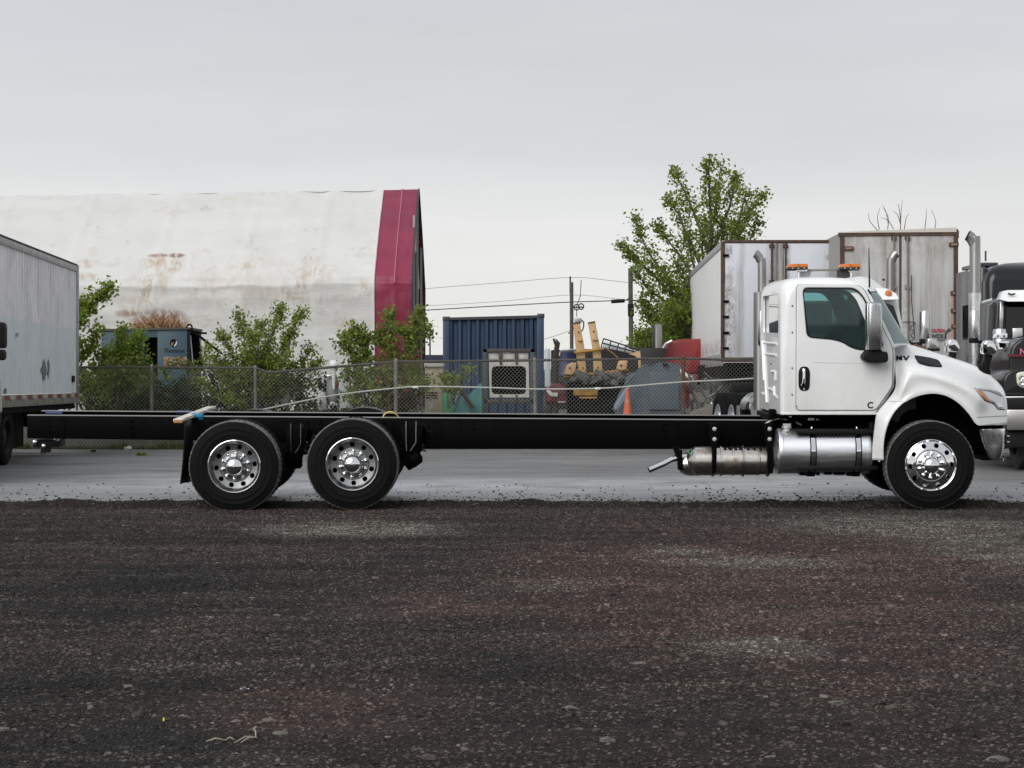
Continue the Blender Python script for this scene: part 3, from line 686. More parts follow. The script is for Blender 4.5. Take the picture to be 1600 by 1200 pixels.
bc.v = [R_ @ v + P(645, 722, 25.62) for v in bc.v]; part('brake_chamber', bc, blackf, truck)
part('shackle', MB().prism([P(640, 672, 25.7), P(656, 672, 25.7), P(660, 706, 25.7), P(652, 716, 25.7), P(640, 706, 25.7)], (0, .05, 0)), blackf, truck, bevel=.01)
part('air_line_loop', MB().tube(catmull([tuple(P(597, 660, 26.1)), tuple(P(601, 651, 26.1)), tuple(P(608, 647.5, 26.1)), tuple(P(616, 649, 26.1)), tuple(P(623, 656, 26.15)), tuple(P(626, 665, 26.15))], 6), .009, 8), yellow, truck)

# mudflap on the rear corner
fm = MB(); rows = []
for i in range(9):
    t = i/8; py = 657+t*99; px = 288.5-7*t**1.1
    rows.append([(X_(px, 25.05)+.012*sin(j*1.1+t*3)+.03*t*(j/5), 25.03+j*.62/5, Z_(py+ (j*.4), 25.05)) for j in range(6)])
fm.grid([[Vector(p) for p in r] for r in rows])
mf = part('mud_flap', fm, blackp, truck, recalc=False)
sm = mf.modifiers.new('thick', 'SOLIDIFY'); sm.thickness = .014
part('mud_flap', MB().add([Vector((v.x, 2*YC-v.y, v.z)) for v in fm.v], fm.f), blackp, truck)

# aftertreatment canister + tail pipe
YE = 25.50
def xz(px, py, Y=YE): p = P(px, py, Y); return p.x, p.z
x0, zc = xz(1076, 722); x1, _ = xz(1206, 722)
prof = [(.02, -.03), (.07, -.03), (.11, .0), (.155, .045), (.165, .06), (.170, .065), (.170, .28), (.176, .285), (.176, .30), (.165, .31), (.165, .36), (.178, .365), (.178, .385), (.166, .39),
        (.166, .50), (.176, .505), (.176, .525), (.165, .53), (.165, .80), (.171, .805), (.171, .82), (.16, .83), (.16, .95), (.10, 1.0)]
part('exhaust_canister', MB().lathe(prof, (x0, YE, zc), 'X', 40), steel, truck, ang=28)
ec = MB().lathe([(.03, -.16), (.10, -.13), (.135, -.06), (.14, 0), (.14, .10)], (x0+.03, YE+.05, Z_(727, YE)), 'X', 24)
part('exhaust_elbow', ec, steel, truck)
tp = catmull([tuple(P(1086, 714, YE)), tuple(P(1066, 716, YE)), tuple(P(1050, 719, YE-.05)), tuple(P(1036, 726, YE-.1)), tuple(P(1014, 735.5, YE-.14))], 5)
tb = MB().tube(tp, .036, 16, caps=False)
part('tail_pipe', tb, chrome, truck)
part('tail_pipe_flange', MB().pbox(1060, 705, 1066, 736, YE-.08, YE+.08), blackf, truck, bevel=.005)
hangers = [((1051, 700), (1060, 700), (1067, 722), (1067, 736), (1060, 736), (1059, 722)),
           ((1109, 662), (1121, 662), (1124, 680), (1120, 700), (1119, 740), (1113, 742), (1112, 700), (1107, 680)),
           ((1196, 662), (1207, 662), (1208, 740), (1200, 742), (1198, 700), (1194, 680))]
for h in hangers: part('exhaust_hanger', MB().pprism(h, YR-.50 if h[0][0] != 1051 else YE-.06, YR-.478 if h[0][0] != 1051 else YE+.03), blackf, truck, bevel=.004)
for px in (1116, 1202):
    part('hanger_arm', MB().pbox(px-5, 664, px+5, 692, YR-.44, YR-.012), blackf, truck, bevel=.005)
    for q in (671, 687): part('bracket_bolt', MB().lathe([(.001, -.03), (.016, -.028), (.018, -.012), (.025, -.012), (.025, 0)], P(px, q, YR-.502), 'Y', 8), bolt, truck)
for px in (1113, 1160, 1199):
    x, _ = xz(px, 0); part('clamp_band', MB().lathe([(.180, -.012), (.184, -.01), (.184, .01), (.180, .012)], (x, YE, zc), 'X', 40), stackm, truck)
sn = MB()
for k in range(7):
    px = 1132+k*9+rr.uniform(-2, 2); sn.tube(catmull([tuple(P(px, 704, 25.46)), tuple(P(px+3, 700, 25.42)), tuple(P(px+7, 702, 25.44)), tuple(P(px+10, 706, 25.4))], 3), .008, 5)
    sn.box(P(px, 703, 25.42), (.03, .03, .04))
o = part('sensor_harness', sn, blackp, truck)
part('green_sensor_wire', MB().tube(catmull([tuple(P(1073, 707, 25.4)), tuple(P(1077, 704, 25.4)), tuple(P(1076, 710, 25.38)), tuple(P(1081, 707, 25.4)), tuple(P(1079, 702, 25.4))], 4), .005, 5), mat('green_wire', (.03, .25, .05), .5), truck)

# fuel tank
YT = 25.40; x0, zt = xz(1213, 706, YT); x1, _ = xz(1357, 706, YT); L = x1-x0; rt = .262
part('fuel_tank', MB().lathe([(.001, -.035), (.12, -.028), (.22, -.012), (rt-.012, 0), (rt, .006), (rt+.004, .02), (rt+.004, .05), (rt, .055), (rt, L-.055), (rt+.004, L-.05), (rt+.004, L-.02), (rt, L-.006), (.22, L+.012), (.001, L+.03)], (x0, YT, zt), 'X', 64), tankm, truck, ang=25)
for px in (1266, 1336):
    x, _ = xz(px, 0, YT)
    st = part('tank_strap', MB().lathe([(rt+.001, -.030), (rt+.007, -.028), (rt+.007, .028), (rt+.001, .030)], (x, YT, zt), 'X', 64), chrome, truck)
    for s in (-1, 1): part('strap_edge', MB().lathe([(rt+.002, -.006), (rt+.012, -.005), (rt+.012, .005), (rt+.002, .006)], (x+s*.031, YT, zt), 'X', 48), blackf, st)
    part('strap_bolt', MB().lathe([(.012, 0), (.014, .01), (.006, .04), (.001, .04)], (x, YT-.1, zt+rt-.01), 'Z', 8), bolt, st)
    part('tank_foot', MB().box((x, YT+.1, zt-rt-.0), (.10, .30, .07)), blackf, truck, bevel=.01)
fc = part('fuel_cap', MB().lathe([(.045, -.02), (.045, .02), (.06, .022), (.06, .045), (.02, .05), (.001, .05)], P(1229, 672.5, YT-.09), 'Z', 20), bolt, truck)
part('cap_handle', MB().box(P(1229, 672.5, YT-.09)+Vector((0, 0, .062)), (.09, .018, .022)), bolt, fc)
part('upper_step', MB().pbox(1245, 671, 1372, 678.5, YT-.23, YT+.14), blackp, truck, bevel=.01)
part('lower_step', MB().pbox(1247, 728, 1372, 735, YT-.22, YT+.12), blackp, truck, bevel=.01)
us = MB()
for k in range(12): us.pbox(1274+k*5.5, 677, 1277+k*5.5, 682, YT-.22, YT-.12)
o = part('step_teeth', us, blackp, truck)
fb = MB()
for a, b, t in ((1250, 1258, 744), (1262, 1270, 745), (1276, 1281, 744), (1288, 1300, 743), (1303, 1320, 743.5), (1324, 1344, 745)): fb.pbox(a, 735, b, t, YT-.10, YT+.1)
part('tank_bracket', fb, blackf, truck, bevel=.01)
part('battery_cable_loom', MB().tube(catmull([tuple(P(1196, 664, 25.6)), tuple(P(1206, 658.5, 25.6)), tuple(P(1220, 656, 25.6)), tuple(P(1236, 659, 25.6)), tuple(P(1252, 666, 25.6))], 6), [.012]*25, 8), mat('pale_loom', (.45, .46, .38), .5), truck)
# dark works under the cab
uc = MB(); uc.pbox(1223, 650, 1368, 659, 25.62, 27.2); uc.pbox(1200, 650, 1222, 660, 25.7, 26.9); uc.pbox(1290, 655, 1372, 671, 25.7, 26.9)
for k in range(16):
    q = [P(rr.uniform(1195, 1350), rr.uniform(650, 664), 25.55+rr.uniform(0, .1))]
    for j in range(3): q.append(q[-1]+Vector((rr.uniform(.02, .14), rr.uniform(-.03, .03), rr.uniform(-.05, .05))))
    uc.tube(catmull([tuple(v) for v in q], 3), rr.uniform(.006, .016), 6)
part('cab_undercarriage', uc, blackf, truck, bevel=.0)
for a, b, c_, d_ in ((1262, 655, 1272, 659), (1275, 656, 1284, 658.5), (1232, 651.5, 1237, 656)): part('cab_mount_plate', MB().pbox(a, b, c_, d_, 25.58, 25.6), bolt, truck, bevel=.002)
part('cab_mount', MB().pbox(1202, 641, 1212, 657, 25.5, 25.62), blackf, truck, bevel=.01)

# ---- cab -------------------------------------------------------------
YS = 25.15; YSF = 2*YC-YS
LV = [(648, 1219, 1372, 0, .06, .08), (640, 1219, 1376, 0, .06, .08), (628, 1219, 1386, 0, .06, .08), (605, 1219, 1398, 0, .06, .08), (570, 1219, 1399, 0, .06, .08), (545, 1219, 1399, 0, .07, .09), (539, 1219, 1426, 0, .08, .20),
      (520, 1219, 1415, 0, .09, .20), (500, 1219, 1403, .002, .10, .20), (480, 1219, 1391, .004, .11, .20), (465, 1219, 1382, .008, .13, .20), (457, 1219.5, 1376, .013, .14, .21), (450, 1221, 1369, .022, .16, .23),
      (445, 1223.5, 1360, .034, .17, .25), (441, 1227, 1353, .052, .18, .25), (437.5, 1233, 1343, .085, .18, .25), (435, 1241, 1331, .14, .18, .25), (433.5, 1252, 1315, .24, .2, .25), (432.6, 1268, 1300, .40, .2, .2)]
def ring(l, dy=0):
    py, xb, xf, ins, rb, rf = l
    z = Z_(py, YS); a, b = X_(xb, YS)+dy, X_(xf, YS)-dy; y0, y1 = YS+ins+dy, YSF-ins-dy; out = []
    for (cx, cy, r, s) in ((a, y0, rb, pi), (b, y0, rf, 1.5*pi), (b, y1, rf, 0), (a, y1, rb, pi/2)):
        ccx = cx+r if cx == a else cx-r; ccy = cy+r if cy == y0 else cy-r
        for k in range(8):
            w = s+pi/2*k/7; out.append(Vector((ccx+r*cos(w), ccy+r*sin(w), z)))
    return out
def interp_levels(lv, k): return catmull(lv, k) if k > 1 else lv
cab = MB(); rows = [ring(l) for l in LV]; n = len(rows[0])
cab.add([p for r in rows for p in r], [(i*n+k, i*n+(k+1) % n, (i+1)*n+(k+1) % n, (i+1)*n+k) for i in range(len(rows)-1) for k in range(n)]+[tuple(range(n))[::-1], tuple(range((len(rows)-1)*n, len(rows)*n))])
cabo = part('cab', cab, [white, intgrey], truck, ang=30)
def apply_bool(o, cutters, solid=None):
    if solid:
        s = o.modifiers.new('s', 'SOLIDIFY'); s.thickness = solid; s.offset = -1; s.material_offset = 1; s.use_even_offset = False
    tmp = []
    for c in cutters:
        me = bpy.data.meshes.new('c'); me.from_pydata([v-org(o) for v in c.v], [], c.f); finish_mesh(me)
        co = link(bpy.data.objects.new('c', me)); co.parent = o.parent; tmp.append(co)
        b = o.modifiers.new('b', 'BOOLEAN'); b.object = co; b.operation = 'DIFFERENCE'; b.solver = 'EXACT'
    bpy.context.view_layer.update()
    me = bpy.data.meshes.new_from_object(o.evaluated_get(bpy.context.evaluated_depsgraph_get()))
    o.modifiers.clear(); o.data = me
    for co in tmp: bpy.data.objects.remove(co)
    me.shade_smooth(); me.set_sharp_from_angle(angle=radians(30))
def rounded(pts, r, k=4):
    out = []; n = len(pts)
    for i in range(n):
        p = Vector(pts[i]); a = (Vector(pts[i-1])-p); b = (Vector(pts[(i+1) % n])-p)
        ra = min(r, a.length*.45); rb_ = min(r, b.length*.45); A = p+a.normalized()*ra; B = p+b.normalized()*rb_
        for j in range(k+1):
            t = j/k; out.append(tuple((1-t)**2*A+2*t*(1-t)*p+t*t*B))
    return out
DW = rounded([(1254, 452), (1334, 452.5), (1347, 466), (1378, 541), (1343, 546), (1328, 541), (1317, 534), (1300, 529.5), (1262, 526)], 8)
DWo = rounded([(1252.5, 450.2), (1335, 450.5), (1349, 465), (1381, 543.5), (1342, 548.5), (1326, 543), (1316, 536), (1300, 531.5), (1259.5, 528)], 9)
xb = X_(1219, YS)
rear_win = rounded([(25.40, Z_(460, 25.15)), (26.98, Z_(460, 25.15)), (26.98, Z_(521, 25.15)), (25.38, Z_(521, 25.15))], .07)
cut_rear = MB().prism([(xb-.2, y, z) for y, z in rear_win], (.4, 0, 0))
cut_door = MB().pprism(DWo, 24.6, 28)
cut_ws = MB().prism([P(x, y, YS)-Vector((0, 1, 0)) for x, y in ((1357, 456), (1460, 452), (1460, 537.5), (1396, 537.5))], (0, 4.4, 0))
apply_bool(cabo, [cut_door, cut_rear, cut_ws], .035)
# glass
part('door_window', MB().pprism(DWo, YS+.012, YS+.018), glassm, truck)
part('door_window', MB().pprism(DWo, YSF-.018, YSF-.012), glassm, truck)
part('rear_window', MB().prism([(xb+.004+.022*(y-25.3), y, z) for y, z in rounded([(25.36, Z_(458, YS)), (27.02, Z_(458, YS)), (27.02, Z_(523, YS)), (25.34, Z_(523, YS))], .08)], (.006, 0, 0)), glassr, truck)
wsl = [l for l in catmull(LV, 3) if 452 <= l[0] <= 539.5]; rws = [ring(l, .012) for l in wsl]
ws = MB(); n = len(rws[0]); ws.v = [p for r in rws for p in r]
for i in range(len(rws)-1):
    for k in range(n):
        ids = (i*n+k, i*n+(k+1) % n, (i+1)*n+(k+1) % n, (i+1)*n+k); c = sum((ws.v[j] for j in ids), Vector())/4
        py = 600-(c.z-CAMH)*F/YS
        if c.x > X_(1353+(py-456)*39.5/81.5, YS): ws.f.append(ids)
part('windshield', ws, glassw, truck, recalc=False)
pil = MB()
for yy, s in ((YS+.018, 1), (YSF-.018, -1)):
    pil.prism([P(x, y, YS)+Vector((0, yy-YS, 0)) for x, y in ((1354, 453), (1357, 453), (1396.5, 538), (1391, 538))], (0, s*.03, 0))
part('windshield_seal', pil, blackp, truck, bevel=.004)
def plate(name, outer, hole, Y, th, m, parent, bev=.008):
    me = bpy.data.meshes.new(name); bm = bmesh.new(); o0 = org(parent)
    for lp in (outer, hole):
        if not lp: continue
        vs = [bm.verts.new(P(x, y, YS)+Vector((0, Y-YS, 0))-o0) for x, y in lp]
        for i in range(len(vs)): bm.edges.new((vs[i], vs[(i+1) % len(vs)]))
    bmesh.ops.triangle_fill(bm, edges=bm.edges[:], use_beauty=True)
    bmesh.ops.recalc_face_normals(bm, faces=bm.faces)
    r = bmesh.ops.extrude_face_region(bm, geom=bm.faces[:])
    for g in r['geom']:
        if isinstance(g, bmesh.types.BMVert): g.co.y += th
    bmesh.ops.recalc_face_normals(bm, faces=bm.faces)
    es = [e for e in bm.edges if len(e.link_faces) == 2 and e.calc_face_angle(0) > 1]
    bmesh.ops.bevel(bm, geom=es, offset=bev, segments=3, affect='EDGES')
    bm.to_mesh(me); bm.free(); me.shade_smooth(); me.set_sharp_from_angle(angle=radians(40)); me.materials.append(m)
    o = link(bpy.data.objects.new(name, me)); o.parent = parent; return o
DO = rounded([(1243.5, 445.5), (1340, 446.5), (1349, 454), (1391.5, 541), (1393.5, 550), (1393, 604), (1367.5, 641.5), (1243.5, 641.5)], 7)
door = plate('door', DO, DWo, YS-.012, .024, white, truck)
gap = plate('door_gap', rounded([(1242.6, 445), (1341, 446), (1350, 453.5), (1392.8, 541), (1395, 549), (1394.8, 605), (1368, 642.4), (1242.6, 642.4)], 7), DWo, YS-.0025, .004, gapm, door, .0005)
door2 = door.copy(); link(door2); door2.matrix_local = Matrix.Translation((0, 2*(YC-YN), 0)) @ Matrix.Scale(-1, 4, (0, 1, 0))
seal = plate('window_seal', DWo, DW, YS-.014, .03, blackp, door, .003)
# door handle
hp = rounded([(1247, 580), (1251, 573), (1261, 573), (1265, 580), (1264.5, 606), (1260.5, 611), (1251, 611), (1247, 605)], 5)
hb = part('handle_bezel', MB().pprism(hp, YS-.022, YS-.010), blackp, door, bevel=.004)
hd = MB().tube([P(1255, 577, YS-.05), P(1255.5, 584, YS-.062), P(1255, 599, YS-.055)], [.018, .014, .018], 10)
hd.tube([P(1255, 596, YS-.045), P(1251.5, 603, YS-.03)], .008, 6); hd.tube([P(1255, 596, YS-.045), P(1258.5, 603, YS-.03)], .008, 6)
part('door_handle', hd, chrome, hb)
part('keyhole', MB().lathe([(.001, -.006), (.010, -.006), (.010, 0)], P(1255.5, 608, YS-.022), 'Y', 10), bolt, hb)
for py in (478.5, 520, 575.5, 617):
    part('body_plug', MB().lathe([(.001, -.006), (.009, -.005), (.010, 0)], P(1237, py, YS-.001), 'Y', 10), intdark, truck)
part('door_plug', MB().lathe([(.001, -.005), (.008, -.004), (.009, 0)], P(1244.6, 635, YS-.012), 'Y', 8), mat('green_dot', (.05, .2, .12), .5), door)
part('door_moulding', MB().prism([P(1268, 566.2, YS)+Vector((0, -.0155, 0)), P(1390, 568.6, YS)+Vector((0, -.0155, 0)), P(1390, 569.8, YS)+Vector((0, -.012, 0)), P(1268, 567.4, YS)+Vector((0, -.012, 0))], (0, .003, 0)), white, door)
text('door_badge', 'C', P(1359, 634, YS-.0135), .10, blackp, door, ext=.002, bold=.003)
part('sill_trim', MB().pbox(1220, 645.2, 1371, 648.5, YS-.008, YS+.05), white, truck, bevel=.004)
# rear panel ribs
def rp(y, py): return Vector((xb-.004, y, Z_(py, YS)))
rb = []
for y0, p0, y1, p1 in ((25.5, 538, 26.75, 538), (25.55, 556, 26.6, 556), (25.6, 583, 26.0, 583), (25.6, 583, 25.6, 596), (25.45, 622, 25.7, 620), (25.7, 620, 25.72, 606), (25.9, 612, 26.3, 612), (26.85, 535, 26.45, 636), (26.95, 535, 26.75, 600), (26.8, 622, 26.95, 622)):
    part('pressed_rib', MB().tube([rp(y0, p0), rp(y1, p1)], .017, 8), white, truck)
part('rear_vent', MB().box(rp(26.1, 571), (.01, .12, .012)), intdark, truck)
part('rear_skirt', MB().box((xb+.04, YC, Z_(652, YS)), (.04, 1.9, .06)), blackf, truck)
# interior
part('headliner', MB().box((X_(1288, YS), YC, Z_(449, YS)), (.62, 1.7, .04)), intdark, truck, bevel=.02)
part('cab_floor', MB().box((X_(1300, YS), YC, Z_(640, YS)), (1.2, 2.0, .05)), intdark, truck)
part('dashboard', MB().prism([P(x, y, YS)+Vector((0, .08, 0)) for x, y in ((1340, 560), (1338, 530), (1350, 516), (1368, 520), (1396, 534), (1394, 600), (1344, 600))], (0, 1.98, 0)), intdark, truck, bevel=.03)
part('wheel_cowl', MB().prism([P(x, y, YS)+Vector((0, 1.4, 0)) for x, y in ((1318, 528), (1330, 508), (1348, 500), (1358, 520), (1340, 545))], (0, .35, 0)), intdark, truck, bevel=.03)
for yy in (25.65, 26.75):
    sx = X_(1268, YS)
    st = part('seat', MB().box((sx+.10, yy, Z_(565, YS)), (.50, .48, .16)), seatm, truck, bevel=.05)
    bk = MB().box((0, 0, 0), (.14, .46, .62), None); Rm = Matrix.Rotation(radians(-10), 3, 'Y'); bk.v = [Rm @ v+Vector((sx-.10, yy, Z_(524, YS))) for v in bk.v]
    part('backrest', bk, seatm, st, bevel=.05)
    part('headrest', MB().box((sx-.17, yy, Z_(473, YS)), (.11, .28, .20)), seatm, st, bevel=.04)
swm = MB(); cc = P(1306, 494, 26.6)+Vector((.35, 0, -.12)); Rm = Matrix.Rotation(radians(-62), 3, 'Y')
swm.tube([cc+Rm @ Vector((.22*cos(a*pi/12), .22*sin(a*pi/12), 0)) for a in range(25)], .016, 8)
swm.tube([cc, cc+Rm @ Vector((0, 0, -.35))], .04, 8)
for a in (0, 2.1, 4.2): swm.tube([cc, cc+Rm @ Vector((.2*cos(a), .2*sin(a), 0))], .012, 6)
part('steering_wheel', swm, intdark, truck)
part('grab_loop', MB().tube([P(1308+4*cos(a*pi/8), 495+6*sin(a*pi/8), 26.9) for a in range(17)], .012, 6), intdark, truck)
part('sun_shade', MB().box((X_(1345, YS), 25.75, Z_(461, YS)), (.02, .5, .16), Matrix.Rotation(radians(35), 3, 'Y')), intgrey, truck, bevel=.005)
# roof visor
vis = []
for j in range(11):
    t = j/10; y = YS+.16+t*(YSF-YS-.32); e = abs(2*t-1)**3
    vis.append([Vector((X_(px, YS)-e*.06*(k > 1), y, Z_(py, YS)-e*.03)) for k, (px, py) in enumerate(((1334, 437), (1344, 432), (1357, 430.2), (1371, 433), (1382, 440), (1391, 447.5), (1381, 446.5), (1362, 448)))])
part('roof_visor', MB().grid(vis).add(vis[0], [tuple(range(8))]).add(vis[-1], [tuple(range(8))]), white, truck, ang=50)
part('visor_lamp', MB().pbox(1377, 437, 1381, 440, YS+.158, YS+.163), blackp, truck)
# whip aerial
part('aerial', MB().tube([P(1357, 450, 25.2), P(1356.5, 420, 25.2), P(1355.8, 388, 25.2)], [.012, .008, .005], 6), blackp, truck)
# mirror
mi = MB(); mx0, mx1 = X_(1352, 24.9), X_(1377.5, 24.9); w_ = mx1-mx0; zt_, zb_ = Z_(478, 24.9), Z_(546, 24.9)
prof = []
for k in range(37):
    a = k/36; xx = -w_/2+a*w_; yy = -.11*math.sqrt(max(0, 1-(2*a-1)**4))-(.009 if k % 3 else 0)
    prof.append((xx, yy))
rows = []
for (z, s, dx) in ((zb_-.0, .93, 0), (zb_+.02, 1, 0), (zt_, 1, 0), (zt_+.025, .92, .0), (zt_+.04, .7, 0), (zt_+.045, .01, 0)):
    rows.append([Vector(((mx0+mx1)/2+x*s+dx, 24.95+y*s, z+(x*-.06 if z > zb_+.1 else 0))) for x, y in prof]+[Vector(((mx0+mx1)/2+x*s+dx, 24.97, z+(x*-.06 if z > zb_+.1 else 0))) for x, y in prof[::-1]])
mi.grid([r+[r[0]] for r in rows])
mir = part('door_mirror', mi, roughch, truck, ang=25)
part('mirror_glass', MB().pbox(1353, 482, 1356, 544, 24.9, 24.96), glassd, mir)
part('mirror_arm', MB().pprism(rounded([(1347, 556), (1353, 549), (1356, 545), (1376, 545), (1378, 549), (1386, 549), (1387.5, 563), (1383, 566.5), (1356, 566), (1349, 562)], 4), 24.90, YS-.012), blackp, mir, bevel=.02, seg=3)
part('mirror_arm_bracket', MB().pbox(1356, 500, 1374, 508, 24.95, YS-.01), blackp, mir, bevel=.02)
mir2 = copy_part(mir, truck); cc = Vector((0, YC-YN, 0)); mir2.matrix_local = Matrix.Translation((0, 2*(YC-YN), 0)) @ Matrix.Scale(-1, 4, (0, 1, 0))

# ---- hood -------------------------------------------------------------
A = [(1381, 719), (1380.5, 700), (1382.5, 681), (1387.5, 663), (1396, 646), (1408, 633), (1423, 623), (1440, 617), (1457, 615), (1474, 617.5), (1490, 625), (1503, 635.5), (1514, 648), (1520, 657), (1524, 662), (1528, 665)]
Bc = [(1362, 719), (1363, 695), (1366, 665), (1370, 645), (1386, 625), (1398, 606), (1398, 575), (1398, 543), (1425, 545), (1460, 555.5), (1500, 568.5), (1530, 579), (1552, 594), (1566, 609), (1572.5, 632), (1573, 665)]
Yi = [.10, .11, .12, .13, .14, .16, .24, .52, .60, .64, .66, .66, .60, .46, .30, .22]
K = 4
Ad, Bd, Yd = catmull(A, K), catmull(Bc, K), catmull([(y,) for y in Yi], K)
NV = 18; hood = MB(); rowsH = []
def taper(px): return .30*max(0, (px-1505)/68)**2.2
for i in range(len(Ad)):
    u = i/K; row = []
    a, b, yi = Ad[i], Bd[i], Yd[i][0]
    # rolled inner lip of the arch
    row.append(P(a[0]+(1 if a[0] < 1457 else -1)*0, a[1], YN+.09)); row.append(P(a[0], a[1]-.2, YN+.035))
    for k in range(NV+1):
        v = k/NV
        px, py = a[0]+(b[0]-a[0])*v, a[1]+(b[1]-a[1])*v
        tp_ = taper(px)
        lip = .012*math.exp(-((v-.06)/.05)**2)
        f1 = .03*v+(yi-.03-tp_*.6)*smooth((v-.42)/.58)**1.25 + tp_ - .018*math.exp(-((v-.40)/.10)**2)
        f2 = max(yi-tp_*.5, .02)*v**1.4+tp_
        wt_ = smooth((u-4)/2)*(1-smooth((u-11.8)/2.6)); f = f1*wt_+f2*(1-wt_)
        row.append(P(px, py, YN+.012-lip+f))
    rowsH.append(row)
side = MB().grid(rowsH); hood.add(side.v, side.f)
hood.mirror(YC)
top = []
for i in range(7*K, len(Bd)):
    p = rowsH[i][-1]; row = []
    for j in range(17):
        t = j/16; y = p.y+(2*YC-2*p.y)*t; cr_ = math.sin(pi*t)**.7
        fr = max(0, min(1, (i/K-11)/2.5))
        row.append(Vector((p.x+.05*cr_*fr, y, p.z+.045*cr_*(1-fr)+.0*cr_)))
    top.append(row)
hood.grid(top)
bmh = bmesh.new(); tmp = bpy.data.meshes.new('t'); tmp.from_pydata(hood.v, [], hood.f); bmh.from_mesh(tmp)
bmesh.ops.remove_doubles(bmh, verts=bmh.verts, dist=.0005); bmh.to_mesh(tmp); HB = MB(); HB.v = [v.co.copy() for v in tmp.vertices]; HB.f = [tuple(p.vertices) for p in tmp.polygons]
bvh = BVHTree.FromPolygons(HB.v, HB.f)
hoodo = part('hood', HB, white, truck, ang=60)
sm = hoodo.modifiers.new('thick', 'SOLIDIFY'); sm.thickness = .012; sm.offset = -1
CAMP = Vector((0, 0, CAMH))
def onhood(px, py, off=.004):
    d_ = (P(px, py, 25)-CAMP).normalized(); h = bvh.ray_cast(CAMP, d_)
    if h[0] is None: return P(px, py, YN+.05)
    return h[0]-d_*off
def decal(name, poly, off, m, parent, thick=.01, sub=5, bevel=0):
    """a panel that follows the hood's skin"""
    bm = bmesh.new(); vs = [bm.verts.new((x, y, 0)) for x, y in poly]; bm.faces.new(vs)
    bmesh.ops.triangulate(bm, faces=bm.faces[:])
    for _ in range(2): bmesh.ops.subdivide_edges(bm, edges=bm.edges[:], cuts=1, use_grid_fill=True)
    mb = MB(); mb.v = [onhood(v.co.x, v.co.y, off) for v in bm.verts]; mb.f = [tuple(v.index for v in f.verts) for f in bm.faces]
    bm.verts.index_update(); mb.f = [tuple(v.index for v in f.verts) for f in bm.faces]; bm.free()
    o = part(name, mb, m, parent, ang=60); s = o.modifiers.new('t', 'SOLIDIFY'); s.thickness = thick; s.offset = 0
    return o
def surfline(name, pts, r, m, parent):
    q = []
    for a, b in zip(pts[:-1], pts[1:]):
        for k in range(6): q.append(onhood(a[0]+(b[0]-a[0])*k/6, a[1]+(b[1]-a[1])*k/6, .001))
    q.append(onhood(*pts[-1], .001)); return part(name, MB().tube(q, r, 6), m, parent)
vent = decal('hood_vent', rounded([(1427, 557), (1451, 561), (1465, 565), (1471.5, 575), (1450, 573), (1434, 568.5)], 3), .008, blackp, hoodo, .016)
for k in range(4):
    surfline('vent_slat', [(1431+k*2, 560+k*3.1), (1450+k*3, 563+k*2.9), (1463+k*2, 567+k*2.2)], .004, intgrey, vent)
for nm, s, loc, sz, w_ in (('hood_badge', 'MV', (1408.5, 560.3), .095, .150),):
    bdg = decal('hood_badge', [(1398.8, 563.6), (1399.6, 557.2), (1401.9, 557.2), (1403.9, 560.2), (1406.2, 557.2), (1408.6, 557.2), (1408.6, 563.6), (1406.4, 563.6), (1406.4, 560.4), (1403.9, 563.0), (1401.5, 560.4), (1401, 563.6)], .012, blackp, hoodo, .006)
    decal('badge_letter', [(1409.6, 557.2), (1412.2, 557.2), (1414.8, 561.2), (1417.5, 557.2), (1420.2, 557.2), (1415.8, 563.6), (1413.4, 563.6)], .012, blackp, bdg, .006)
p0, p1 = onhood(1398.8, 564.6, .012), onhood(1419, 564.9, .012)
part('badge_underline', MB().tube([p0, p1], .003, 6), bolt, hoodo)
hl = decal('headlight', rounded([(1522, 607.2), (1546, 610), (1560, 615.5), (1567.5, 622), (1569.5, 641), (1558, 639.5), (1553, 633), (1549, 630), (1538, 626), (1531, 618)], 2), .006, lampg, truck, .014)
decal('turn_signal', rounded([(1526, 609), (1533.5, 611), (1540, 619), (1548, 629), (1541, 626.5), (1533.5, 619)], 1.5), .026, orange, hl, .006)
decal('lamp_shade', rounded([(1526, 608.3), (1546, 611), (1559, 616), (1566, 621), (1559, 618.5), (1546, 613.5), (1532, 610.2)], 1), .026, intgrey, hl, .006)
decal('reflector', rounded([(1555, 630), (1564, 632), (1567, 639), (1559, 637.5)], 1.5), .026, chrome, hl, .006)
hlr = [(1521.5, 606.8), (1546, 609.6), (1560.5, 615), (1568, 621.6)]; surfline('lamp_edge', hlr, .004, blackp, hl)
surfline('lamp_edge', [(1521.5, 606.8), (1531, 618.5), (1538, 626.8), (1549, 630.8), (1552.5, 633.4), (1557.5, 640.3), (1569, 641.6)], .0045, blackp, hl)
surfline('fender_seam', [(1526, 652), (1550, 651.6), (1572.5, 651)], .003, darkseam, hoodo)
surfline('fender_seam', [(1388.5, 627.2), (1400, 627.6), (1410, 627.4)], .0028, gapm, hoodo)
